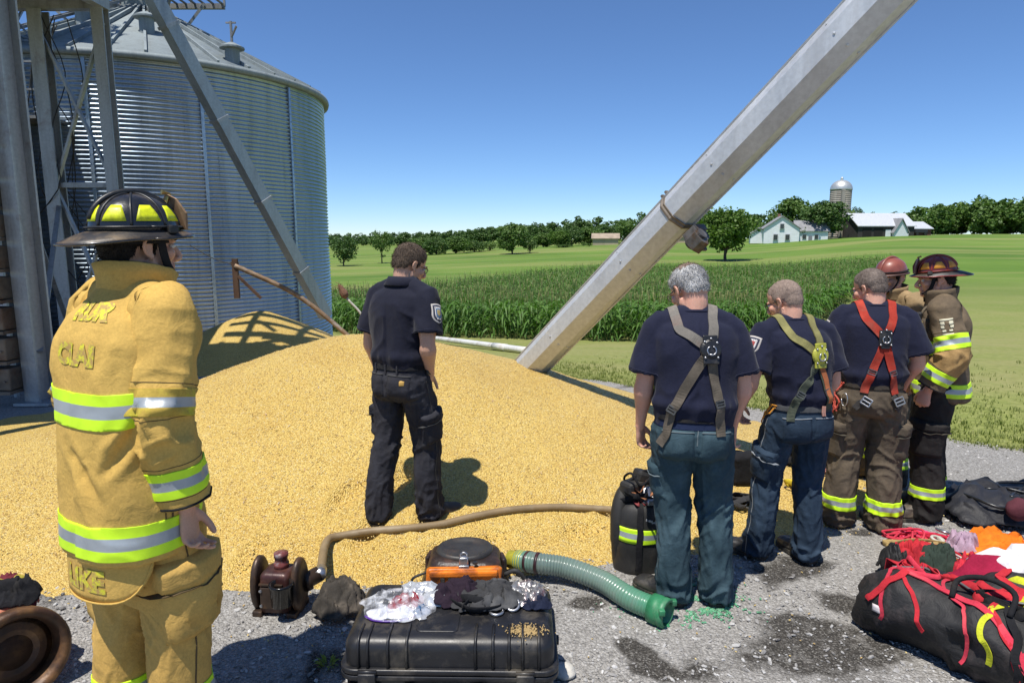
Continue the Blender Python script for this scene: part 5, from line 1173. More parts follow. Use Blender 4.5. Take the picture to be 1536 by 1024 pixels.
TSHIRT = ((.93, .160, .116, 0), (.99, .166, .122, -.002), (1.04, .174, .130, -.004), (1.10, .176, .132, -.002), (1.20, .184, .134, -.004), (1.30, .196, .134, -.010), (1.37, .198, .126, -.014), (1.42, .178, .108, -.014), (1.455, .118, .086, -.012), (1.485, .082, .072, -.004), (1.505, .074, .066, .004))
def tee(s, mat, parent, name='shirt', cuff=.50, r=(.064, .074, .080, .083, .084), amp=.007, seed=0, collar=None, wide=1.0):
    s.slv = {}; ex = []
    for sd in ('L', 'R'): v, f, P = s.sleeve(sd, .02, cuff, np.array(r) * wide, 1.0, fold=.006, freq=13, seed=seed + (3 if sd == 'L' else 8), nl=40, capped=True); ex.append((v, f)); s.slv[sd] = [v, f, P, None]
    V, F = s.torso(TSHIRT, .0075, .050, 5, extra=ex); V = s.drape(V, F, amp, seed, waist=(1.065, .011)); o = obj(name, V, F, mat, parent); s.sV, s.sF = V, F; s.sB = bvh_of(V, F)
    for sd in ('L', 'R'):
        v, f, P, _ = s.slv[sd]; s.slv[sd][3] = s.sB; h = MB()
        # stitched hem line
        Q = v.reshape(-1, 48, 3)[-6]; Q = np.array([snap(s.sB, q_, .0006)[0] for q_ in Q]); h.tube(np.concatenate([Q, Q[:1]]) , .0016, 5, cap=False); h.out('hem_stitch', surf('navy_thread', (.02, .023, .05), .9), o, True)
    c, X, Y = s.sp(1.497); nk = s.neck; ring = sec(c + Y * .004, .0775 * s.k * (1 + (s.bulk - 1) * .6), .069 * s.k * (1 + (s.bulk - 1) * .6), 2, X, Y, 40)
    m = MB(); m.tube(np.concatenate([ring, ring[:2]]), .0085, 8); m.out('neckband', mat, o, True)
    return o

def belt(s, mat, buckle, parent, z=1.0, w=.04, off=.006):
    o = band(s.tV, s.tF, ((0, 0, 0), (0, 0, 1)), (z - w / 2) * s.k, (z + w / 2) * s.k, [], off, [mat], 'belt', parent); return o

def stripes(V, F, pt, ax, mid, w, name, parent, off=.004, keep=None, ratio=.36):
    h = w / 2; return band(V, F, (pt, ax), mid - h, mid + h, [mid - h * ratio, mid + h * ratio], off, [LIME(), SILV(), LIME()], name, parent, keep)

def glasses(s, parent, mat, lens):
    m = MB()
    for sg in (-1, 1):
        ring = [s.hp((sg * .034 + .026 * math.cos(t), .098 - .004 * abs(math.cos(t)), .108 + .018 * math.sin(t))) for t in np.linspace(0, 2 * np.pi, 16)]; m.tube(ring, .0016, 5)
        m.tube([s.hp(p) for p in ((sg * .060, .097, .112), (sg * .073, .085, .114), (sg * .082, .01, .117), (sg * .084, -.02, .113), (sg * .080, -.034, .100))], .002, 5)
    m.tube([s.hp((-.008, .100, .112)), s.hp((.008, .100, .112))], .002, 5); o = m.out('glasses', mat, parent, True); g = MB()
    for sg in (-1, 1): V, F = ellipsoid((sg * .034, .097, .108), (.024, .0012, .016), None, 14, 6); g.add(np.array([s.hp(v) for v in V]), F)
    g.out('lens', lens, o, True); return o

def eyes(s, parent):
    w = surf('eye_white', (.6, .58, .55), .3, bstr=0, var=.05); d = surf('iris', (.03, .02, .015), .2, bstr=0)
    for sg in (-1, 1):
        V, F = ellipsoid((sg * .032, .0800, .1105), (.0135, .0105, .0085)); e = obj('eye', np.array([s.hp(v) for v in V]), F, w, parent); V, F = ellipsoid((sg * .032, .0885, .1105), (.0055, .003, .0055), None, 10, 6); obj('iris', np.array([s.hp(v) for v in V]), F, d, e)
        V, F = tube(catmull([(sg * .012, .0965, .1285), (sg * .032, .096, .133), (sg * .052, .082, .129)], 8), [.003, .0042, .0045, .0045, .0042, .004, .003, .002], 6); obj('eyebrow', np.array([s.hp(v) for v in V]), F, surf('brow_hair', (.03, .02, .015), .9), parent)

# ------------------------------------------------------------------ helmets
def fire_helmet(s, parent, shell, trim, brimc, shield, ridgec, k=1.0, tilt=0.0, badge=True):
    """traditional fire helmet in head space: ribbed dome, wide brim long at the back, front shield, strap"""
    T = lambda V: np.array([s.hp((np.asarray(v) * k) @ rx(tilt).T + np.array([0, -.008, .148])) for v in V])
    n = 56; rings = []; dome = lambda t, a: np.array([(.104 * math.cos(t)) * math.cos(a), (.128 * math.cos(t)) * math.sin(a) + .0, .115 * math.sin(t) ** .92 + .004])
    ts = np.concatenate([np.linspace(0, 1.45, 16), [1.55]])
    rings = np.array([[dome(t, a) for a in np.linspace(0, 2 * np.pi, n, endpoint=False)] for t in ts]); inner = rings[0] * np.array([.93, .94, 1]); 
    V, F = loft(np.concatenate([[inner * 1 + np.array([0, 0, .03])], [inner], rings])); o = obj('helmet', T(V), F, shell, parent)
    # brim
    def br(a, q):
        c, s_ = math.cos(a), math.sin(a); ext = .022 + .016 * max(0, s_) + .066 * max(0, -s_) ** 2.2; rx_, ry_ = .104, .128
        drop = -.012 - .010 * abs(c) - .022 * max(0, -s_) ** 2 + .002 * max(0, s_); return np.array([(rx_ + ext * q) * c, (ry_ + ext * q) * s_, .004 + drop * q ** 1.2])
    A = np.linspace(0, 2 * np.pi, n, endpoint=False); up = [[br(a, q) + [0, 0, .004] for a in A] for q in (-.12, .0, .25, .5, .75, .97)]; dn = [[br(a, q) - [0, 0, .003] for a in A] for q in (1.0, .7, .3, -.12)]
    V, F = loft(np.array(up + dn + up[:1]), False); obj('brim', T(V), F, brimc, o); ed = [br(a, 1.0) for a in np.concatenate([A, A[:1]])]; V, F = tube(ed, .0042, 8); obj('brim_edge', T(V), F, shell, o)
    m = MB()
    for a in np.linspace(0, 2 * np.pi, 8, endpoint=False) + np.pi / 8: V, F = tube([dome(t, a) * 1.004 for t in np.linspace(.12, 1.5, 14)], .0042, 6); m.add(T(V), F)
    V, F = tube([np.array([0, .128 * math.cos(t), .115 * abs(math.sin(t)) ** .92 + .010]) for t in np.linspace(.25, 2.9, 24)], .0085, 8); m.add(T(V), F); m.out('comb', ridgec, o, True)
    V, F = tube([dome(.10, a) * np.array([1.015, 1.015, 1]) for a in np.linspace(0, 2 * np.pi, 49)], .009, 8, rb=.004); obj('hat_band', T(V), F, ridgec, o)
    # reflective trapezoids between the ribs
    for q in range(8):
        a0 = 2 * np.pi * q / 8 + np.pi / 8 + .10; a1 = a0 + 2 * np.pi / 8 - .20
        if abs(((a0 + a1) / 2) % (2 * np.pi) - np.pi / 2) < .5: continue
        am, dd = (a0 + a1) / 2, (a1 - a0) / 2; rr = []
        for t, wq in ((.24, 1), (.40, .86), (.56, .70), (.70, .52)): rr.append([dome(t, am + dd * wq * u) * 1.012 for u in np.linspace(-1, 1, 8)])
        g = np.array(rr); F = [(i * 8 + j, i * 8 + j + 1, i * 8 + j + 9, i * 8 + j + 8) for i in range(3) for j in range(7)]; t_ = obj('reflector', T(g.reshape(-1, 3)), F, trim, o); md = t_.modifiers.new('t', 'SOLIDIFY'); md.thickness = .002
    # front shield and its holder
    sh = [np.array([x, y, z]) for x, y, z in ((-.048, .140, .008), (.048, .140, .008), (.056, .138, .060), (.040, .118, .104), (0, .106, .122), (-.040, .118, .104), (-.056, .138, .060))]; b = [p - np.array([0, .006, 0]) for p in sh]; V = sh + b; N7 = 7
    F = [tuple(range(7)), tuple(range(13, 6, -1))] + [(i, i + 7, (i + 1) % 7 + 7, (i + 1) % 7) for i in range(7)]; fs = obj('front_shield', T(V), F, shield, o, None, False)
    m = MB(); V, F = tube([(0, .10, .09), (0, .112, .122), (0, .09, .126)], .007, 8); m.add(T(V), F); m.out('shield_holder', surf('brass', (.5, .33, .1), .35, metal=.9), o)
    # chin strap and the liner over the ears
    m = MB()
    for sg in (-1, 1): V, F = tube(catmull([(sg * .096, .03, .0), (sg * .084, .040, -.06), (sg * .068, .058, -.105), (sg * .035, .088, -.137), (0, .098, -.143)], 16), .0125, 8, rb=.003, up=(1, 0, 0)); m.add(T(V), F)
    m.out('chin_strap', BLACKC(), o, True); m = MB()
    V, F = loft(np.array([[[ (.094 + .002 * q) * math.cos(a), (.108 + .004 * q) * math.sin(a), .012 - .022 * q] for a in np.linspace(-np.pi - .55, .55, 26)] for q in (0, 1, 2)] + [[[ .083 * math.cos(a), .098 * math.sin(a), .012 - .022 * q] for a in np.linspace(-np.pi - .55, .55, 26)] for q in (2, 1, 0)]), False); m.add(T(V), F); m.out('ear_flap', BLACKC(), o, True)
    for sg in (-1, 1): V, F = MB().box((sg * .109, .062, .010), (.02, .03, .025), bev=.004).data(); obj('goggle_clip', T(V), F, BLACKP(), o, None, False)
    return o

def plain_helmet(s, parent, shell, brimc):
    T = lambda V: np.array([s.hp(np.asarray(v) + np.array([0, -.006, .148])) for v in V]); n = 48; A = np.linspace(0, 2 * np.pi, n, endpoint=False)
    dome = lambda t, a: np.array([.102 * math.cos(t) ** .8 * math.cos(a), .122 * math.cos(t) ** .8 * math.sin(a), .108 * math.sin(t)]); rings = np.array([[dome(t, a) for a in A] for t in np.linspace(0, 1.54, 16)])
    V, F = loft(np.concatenate([[rings[0] * .93 + [0, 0, .03]], [rings[0] * .93], rings])); o = obj('helmet', T(V), F, shell, parent); br = lambda a, q: np.array([(.102 + .016 * q) * math.cos(a), (.122 + (.016 + .035 * max(0, math.sin(a))) * q) * math.sin(a), -.010 * q])
    V, F = loft(np.array([[br(a, q) + [0, 0, z] for a in A] for q, z in ((-.1, .003), (.5, .004), (1, .003), (1, -.003), (.5, -.002), (-.1, -.003))] + [[br(a, -.1) + [0, 0, .003] for a in A]]), False); obj('brim', T(V), F, brimc, o)
    V, F = tube([np.array([0, .122 * math.cos(t) ** 1, .108 * math.sin(t) + .006]) for t in np.linspace(.1, 3.0, 24)], .010, 8); obj('comb', T(V), F, shell, o)
    m = MB(); V, F = tube([dome(.12, a) * np.array([1.02, 1.02, 1]) for a in np.linspace(0, 2 * np.pi, 49)], .010, 8, rb=.004); m.add(T(V), F); m.out('goggle_strap', BLACKC(), o, True)
    m = MB()
    for sg in (-1, 1): V, F = tube(catmull([(sg * .094, .03, .0), (sg * .083, .040, -.06), (sg * .066, .058, -.105), (sg * .035, .086, -.137), (0, .096, -.143)], 16), .010, 8, rb=.003, up=(1, 0, 0)); m.add(T(V), F)
    m.out('chin_strap', BLACKC(), o, True); return o

# ------------------------------------------------------------------ harness on the back of a shirt
def harness(s, parent, web, web2, plate, yoke_z=1.30, low=((-.17, .93), (.14, .93)), up=((-.085, 1.47), (.085, 1.47)), w=.044, xoff=0.0, ring=True, cut=None, low_web=None, plate_shape='round'):
    o = empty('harness'); o.parent = parent; B = s.sB
    def P(x, z, d=-.16): c, X, Y = s.sp(z); return c + X * x * s.k + Y * d
    y0 = P(xoff, yoke_z)
    for x, z in up:
        c, X, Y = s.sp(1.47); fr = c + X * x * 1.25 * s.k + Y * .10 + np.array([0, 0, -.11]); topp = c + X * x * 1.1 * s.k + np.array([0, 0, .06]) + Y * .01
        strap([fr, topp, P(x * .98, z - .03), P(xoff + (x - xoff) * .66, yoke_z + (z - .03 - yoke_z) * .62), P(xoff + (x - xoff) * .30, yoke_z + (z - .03 - yoke_z) * .26), P(xoff, yoke_z)], w, B, .006, .003, 46, web, 'shoulder_strap', o)
    for i, (x, z) in enumerate(low):
        side = P(x * 1.15, z - .03, -.02); ps = [P(xoff, yoke_z), P(xoff + (x - xoff) * .22, yoke_z - .09), P(xoff + (x - xoff) * .62, z + (yoke_z - z) * .38), P(x, z)]
        st = strap(ps, w, s.sB, .0075, .003, 44, low_web or web2, 'back_strap', o)
        q, n_ = snap(B, ps[2], .012); m = MB(); t = nrm(ps[3] - ps[1]); b_ = np.cross(t, n_); rot = np.stack([b_, t, n_], 1)
        for dx, dy, ww, hh in ((0, .014, .05, .006), (0, -.014, .05, .006), (.023, 0, .005, .028), (-.023, 0, .005, .028), (0, 0, .045, .004)): m.box(q + b_ * dx + t * dy, (ww, hh, .006), rot=rot)
        m.out('buckle', surf('dull_buckle', (.16, .155, .15), .45, metal=.7, var=.3, vscale=30), o)
    q, n_ = snap(B, y0, .012); b_ = nrm(np.cross((0, 0, 1), n_)); b_ = -b_; t = np.cross(n_, b_); rot = np.stack([b_, t, n_], 1); m = MB(); L = lambda a, b, c=0: q + b_ * a + t * b + n_ * c
    if plate_shape == 'round': m.lathe([(.002, .014), (.038, .013), (.047, .008), (.052, 0), (.050, -.006), (.002, -.008)], 24, c=q, axis=n_); m.box(L(0, .045, .002), (.075, .05, .012), rot=rot, bev=.004); m.box(L(0, -.042, .002), (.07, .05, .012), rot=rot, bev=.004)
    else: m.box(L(0, 0, .004), (.075, .10, .016), rot=rot, bev=.006); m.box(L(0, .05, .003), (.05, .03, .012), rot=rot, bev=.004)
    pl = m.out('dorsal_plate', plate, o); m = MB()
    if ring:
        a = np.linspace(.35, 2 * np.pi - .35, 18); m.tube([L(.021 * math.sin(v), .008 - .021 * math.cos(v), .018) for v in a], .0034, 6); m.bar(L(-.017, .026, .016), L(.017, .026, .016), .006)
        for u, v in ((-.03, .04), (.03, .04), (0, -.05), (-.028, -.03), (.03, -.035)): m.lathe([(.001, 0), (.006, 0), (.006, .006), (.001, .008)], 8, c=L(u, v, .010), axis=n_)
    m.out('dee_ring', STEEL(), pl, True); return o
SK = lambda: skin_mat('skin_tan', (.58, .335, .23))
SKR = lambda: skin_mat('skin_ruddy', (.63, .345, .25))
NAVY = lambda: cloth('navy_tee', (.0125, .0145, .034), var=.2, rough=.88, fstr=.3, sheen=.08)
BOOTB = lambda: surf('boot_leather', (.055, .042, .032), .6, var=.4, vscale=14, grime=(.26, .21, .14), gscale=9, gamt=.7, bscale=60, bstr=.5)
BOOTK = lambda: surf('boot_black', (.022, .021, .021), .5, var=.4, vscale=14, grime=(.18, .16, .13), gscale=9, gamt=.5, bscale=60, bstr=.4)
SOLE = lambda: surf('boot_sole', (.018, .017, .016), .85, var=.4, vscale=20, grime=(.2, .17, .12), gscale=12, gamt=.6)
def LENS():
    if 'lens' in MATS: return MATS['lens']
    m, nt, b, N, L = new_mat('lens'); b.inputs['Base Color'].default_value = (.08, .08, .09, 1); b.inputs['Roughness'].default_value = .05; b.inputs['Alpha'].default_value = .22; MATS['lens'] = m; return m
FRAME = lambda: surf('dark_frame', (.02, .018, .016), .4, bstr=0)
def hair_mat(name, a, b_):
    if name in MATS: return MATS[name]
    m, nt, b, N, L = new_mat(name); v = coords(nt, (1, 1, .5)); f = noise(nt, v, 95, 4, .7); f2 = noise(nt, coords(nt), 14, 3)
    c = ramp(nt, math_(nt, 'MULTIPLY_ADD', f2, .45, math_(nt, 'MULTIPLY', f, .55)), [(.34, a), (.62, b_)]); L.new(c, b.inputs['Base Color']); b.inputs['Roughness'].default_value = .75; b.inputs['Specular IOR Level'].default_value = .3
    L.new(bump(nt, noise(nt, v, 260, 3, .7), .9, .003), b.inputs['Normal']); MATS[name] = m; return m
def hairline(front=.150, side=.112, nape=.062, burn=.098):
    def f(Q):
        y = Q[:, 1]; lim = np.interp(y, [-.12, -.085, -.055, -.03, .0, .022, .034, .056, .075], [nape, nape, nape + .012, side, burn, burn, front - .012, front + .002, front + .03]); return Q[:, 2] - lim
    return f
def patch_badge(s, sd, t, sz, parent, kind, ang_dir):
    """shield emblem sewn on a sleeve"""
    v, f, P, B = s.slv[sd]; i = int(t * (len(P) - 1)); c = P[i]; ax = nrm(P[i + 1] - P[i]); d = -nrm(np.asarray(ang_dir) - ax * (np.asarray(ang_dir) @ ax)); U = nrm(np.cross(ax, d)); W = -ax
    def shape(k):
        def g(u, v_):
            w = 1.0 if v_ > -.1 else math.sqrt(max(0, 1 - ((-.1 - v_) / .9) ** 1.7)) * .999 + .001
            return u * w * k, v_ * k + (.10 * (1 - u * u) * (v_ > 0) * v_ * k)
        return g
    cols = [surf('badge_rim', (.50, .46, .42), .8, bscale=300), surf('badge_field', (.03, .033, .06), .85), surf('badge_gold', (.45, .33, .12), .7), surf('badge_red', (.30, .05, .045), .8), surf('badge_white', (.6, .58, .56), .8)]
    o = patch(c, U, W, sz, sz * 1.28, d, B, .0022, 14, 16, 'sleeve_badge', cols[0], parent, shape(1), 0)
    q = lambda k, off, m, dy=0.0, w=1.0, h=1.0, n_='emblem': patch(c + W * dy * sz, U, W, sz * w, sz * h * 1.28, d, B, off, 8, 8, n_, m, o, shape(k), 0)
    q(.86, .0034, cols[1]); 
    if kind == 'police': q(.62, .0044, cols[4]); q(.52, .0052, surf('badge_blue', (.10, .16, .25), .8)); q(.30, .006, cols[2], .05); 
    else: q(.66, .0044, cols[4]); q(.5, .0052, cols[3]); 
    for k, dy in ((0, .42), (1, -.34)):
        for j in range(5): u = (j - 2) * .13 * (1 if k == 0 else .55); V, F = patch(c + W * dy * sz + U * u * sz, U, W, sz * .075, sz * .10, d, B, .0048, 2, 2, None, None, None, None, 0); obj('emblem', V, F, cols[4], o)
    if kind != 'police': lettering('FD', sz * .34, c, U, W, d, B, cols[4], o, 'lettering', .0072, .002, .02)
    return o

def cargo(s, sd, zc, hgt, wid, parent, m, out, thick=.014, flap=.35, stitch=None, tshift=0.0):
    l = s.legs[sd]; q = l['q']; i = int(np.abs(q[:, 2] - zc).argmin()); c = q[i]; ax = nrm(q[i - 1] - q[min(i + 1, len(q) - 1)]); d = -nrm(np.asarray(out, float) - ax * (np.asarray(out, float) @ ax)); U = nrm(np.cross(ax, d)); c = c + U * tshift
    p = patch(c, U, ax, wid, hgt, d, s.tB, thick, 14, 16, 'cargo_pocket', m, parent, None, .14, True, .006); 
    f = patch(c + ax * hgt * (.5 - flap / 2) , U, ax, wid * 1.04, hgt * flap, d, s.tB, thick + .009, 14, 6, 'pocket_flap', m, p, None, .12, True, .002)
    if stitch: 
        V, F = patch(c + ax * (hgt * .5 - hgt * flap + .004), U, ax, wid * .98, .0035, d, s.tB, thick + .0125, 14, 1, None, None, None, None, 0); obj('flap_stitch', V, F, stitch, f)
    return p
def rear_pockets(s, parent, m, stitch, sz=.13, z=.885):
    for sg in (-1, 1):
        c = np.array([sg * .082 * s.k * s.bulk, -.3, z * s.k]) + [s.pel[0], s.pel[1], 0]; p = patch(c, (1, 0, -.05 * sg), (0.05 * sg, 0, 1), sz, sz * 1.05, (0, 1, 0), s.tB, .0022, 10, 10, 'rear_pocket', m, parent, lambda u, v: (u * (1 if v > -.5 else 1 - .0 * u), v - (.18 * (1 - abs(u)) if v < -.85 else 0)), .1)
        V, F = patch(c + [0, 0, sz * .46], (1, 0, -.05 * sg), (0, 0, 1), sz * .98, .004, (0, 1, 0), s.tB, .0045, 10, 1, None, None, None, None, 0); obj('pocket_stitch', V, F, stitch, p)
def seams(s, parent, m, w=.005):
    for sd, l in s.legs.items():
        sg = -1 if sd == 'L' else 1; q = l['q'][1:]; P = [p + np.array([sg * r_ * 1.2, -.01, 0]) for p, r_ in zip(q, l['rr'][1:])]; strap(P[::4] + [P[-1]], w, s.tB, .0006, .0008, 60, m, 'side_seam', parent)

# ------------------------------------------------------------------ the turnout coat
def worn_stripes(V, F, pt, ax, mid, w, name, parent, off=.004, keep=None):
    h = w / 2; return band(V, F, (pt, ax), mid - h, mid + h, [mid - h * .36, mid + h * .36], off, [TRIM_WORN(), SILV(), TRIM_WORN()], name, parent, keep)
def TRIM_WORN(): return cloth('faded_trim', (.52, .36, .07), var=.2, fstr=.2, alt=(.60, .62, .03), vscale=9)
def coat(s, parent, mat, hem=.71, wide=1.0, tail=None, seed=0, sleeve_r=(.080, .088, .090, .086, .084, .080, .078), chest=1.18, low=.79, sw=.10, arm_bands=((.50, .092), (.86, .085)), collar=True, front_open=False, cuffm=None, mat2=None, cuff_t=.945, worn=False, gouges=()):
    secs = [(hem, .214, .170, -.012), (hem + .09, .212, .168, -.010), (.95, .208, .164, -.008), (1.05, .206, .160, -.008), (1.15, .207, .158, -.010), (1.25, .212, .156, -.014), (1.33, .213, .148, -.018), (1.395, .180, .128, -.016), (1.44, .136, .104, -.012), (1.475, .098, .088, -.006), (1.50, .090, .080, 0)]
    secs = [(z, a * wide, b * wide, c) for z, a, b, c in secs]
    V, F = s.torso(secs, .0085, .050, 8, e=2.6); V = s.drape(V, F, .014, seed, f=(6, 6, 2.2), diag=.8, gouges=gouges); o = obj('coat', V, F, mat, parent); s.sV, s.sF = V, F; s.sB = bvh_of(V, F); k = s.k; s.slv = {}
    c, X, Y = s.sp(chest); stripes(V, F, (0, 0, 0), (0, -.03, 1), chest * k, sw, 'reflective_band', o); stripes(V, F, (0, 0, 0), (0, 0, 1), low * k, sw, 'reflective_band', o)
    for sd in ('L', 'R'):
        v, f, P = s.sleeve(sd, .0, cuff_t, np.array(sleeve_r), 1.06, fold=.017, freq=15, seed=seed + (3 if sd == 'L' else 11), nl=110, folds_at=.58, inset=.04); ob = obj('sleeve', v, f, mat, o); s.slv[sd] = (v, f, P, bvh_of(v, f)); n = 110
        G = v.reshape(-1, 48, 3)
        for (u, wd) in arm_bands:
            i = int(u * (n - 1)) + 1; ax = nrm(P[min(i + 2, n - 1)] - P[max(i - 3, 0)]); lim = wd * 1.6
            (stripes if not (worn and u < .6) else worn_stripes)(v, f, P[min(i, n - 1)], ax, 0.0, wd, 'reflective_band', ob, .0045, keep=lambda Q, p=P[min(i, n - 1)], a=ax: (np.linalg.norm(Q - p, axis=1) < .19) & (np.abs((Q - p) @ a) < lim))
            if wd > .08:
                for e in (-.5, .5):
                    Q = G[np.clip(i + int(e * wd * 1.18 / (np.linalg.norm(P[-1] - P[0]) / n)), 2, n - 1)]; m = MB(); m.tube(np.concatenate([Q, Q[:1]]), .0016, 5, cap=False); m.out('band_stitch', surf('brown_thread', (.10, .065, .025), .9), ob, True)
        m = MB(); m.tube(np.concatenate([G[-5], G[-5][:1]]), .0045, 6, cap=False); m.out('cuff_edge', cuffm or BLACKC(), ob, True)
        if mat2: band(v, f, (P[0], nrm(P[-1] - P[0])), 0, .0, [], .001, [mat2], 'x', ob)
    if collar:
        A = np.linspace(R(105) if not front_open else R(120), R(435) if not front_open else R(420), 44); rg = []
        for z, r_, th in ((1.455, .100, 0), (1.49, .102, 0), (1.52, .106, 0), (1.548, .112, 0), (1.551, .107, 0), (1.52, .098, 0), (1.49, .094, 0), (1.455, .090, 0)):
            c, X, Y = s.sp(min(z, 1.55)); c = c + np.array([0, 0, (z - min(z, 1.55)) * k]); rg.append(np.array([c + X * math.cos(a) * r_ * k * 1.04 + Y * (math.sin(a) * r_ * .98 + .012) * k + np.array([0, 0, (.012 * math.sin(a * 1.0 + 2.2) - .035 * max(0, math.sin(a)) ** 3) * k * (z - 1.455) / .13]) for a in A]))
        rg = np.array(rg); V2, F2 = loft(np.concatenate([rg, rg[:1]]), False); n_ = len(A); V2 = np.asarray(V2); F2 = [f for f in F2 if not ((n_ - 1) in [i % n_ for i in f] and 0 in [i % n_ for i in f])]
        V2 = V2 + ((fbm(V2 * 22, 3, seed) - .5) * .012)[:, None] * np.array([1, 1, .6]); obj('collar', V2, F2, mat, o)
    if tail is not None:
        # drop tail hanging below the hem at the back
        A = np.linspace(R(198), R(342), 26); rg = []
        for q in np.linspace(0, 1, 9):
            row = []
            for a in A:
                t = (a - R(198)) / R(144); ed = 1 - abs(2 * t - 1) ** 5 * 1.0; z = hem + .03 - (hem + .03 - tail) * q * (.12 + .88 * ed); c, X, Y = s.sp(z); row.append(c + X * math.cos(a) * .210 * wide * k + Y * (math.sin(a) * .166 * wide - .012) * k - Y * .006 * q + np.array([0, 0, 0]))
            rg.append(row)
        rg = np.array(rg); bk = rg * 1.0; bk = bk + (np.array([0, .006, 0])); V3 = np.concatenate([rg.reshape(-1, 3), bk.reshape(-1, 3)]); n_, r_ = 26, 9; F3 = []
        for j in range(r_ - 1):
            for i in range(n_ - 1): a = j * n_ + i; F3.append((a, a + n_, a + n_ + 1, a + 1)); a += n_ * r_; F3.append((a, a + 1, a + n_ + 1, a + n_))
        lp = [(r_ - 1) * n_ + i for i in range(n_)]; F3 += [(lp[i], lp[i] + n_ * r_, lp[i + 1] + n_ * r_, lp[i + 1]) for i in range(n_ - 1)]
        V3 = V3 + ((fbm(V3 * 9, 2, 5) - .5) * .02)[:, None] * np.array([.7, 1, 0]); t_ = obj('coat_tail', V3, F3, mat, o); s.tailB = bvh_of(V3, F3); s.tail = t_
        m = MB(); m.tube([rg[-1][i] for i in range(26)], .0035, 6); m.out('tail_hem', mat, t_, True)
    return o

TAN = lambda: cloth('tan_turnout', (.58, .37, .095), var=.12, rough=.85, fstr=.5, alt=(.59, .385, .10), grime=(.40, .235, .06), gamt=.2, vscale=4, fold=16)
TANP = lambda: cloth('tan_turnout_trouser', (.54, .335, .09), var=.14, rough=.85, fstr=.55, alt=(.54, .345, .095), grime=(.30, .175, .05), gamt=.35, vscale=4, fold=16)
BROWN = lambda: cloth('brown_turnout', (.105, .082, .058), var=.25, rough=.88, fstr=.5, alt=(.15, .115, .075), grime=(.05, .04, .03), gamt=.4, fold=18)
DARKT = lambda: cloth('dark_turnout', (.022, .020, .019), var=.3, rough=.85, fstr=.5, grime=(.07, .06, .05), gamt=.4, fold=18)

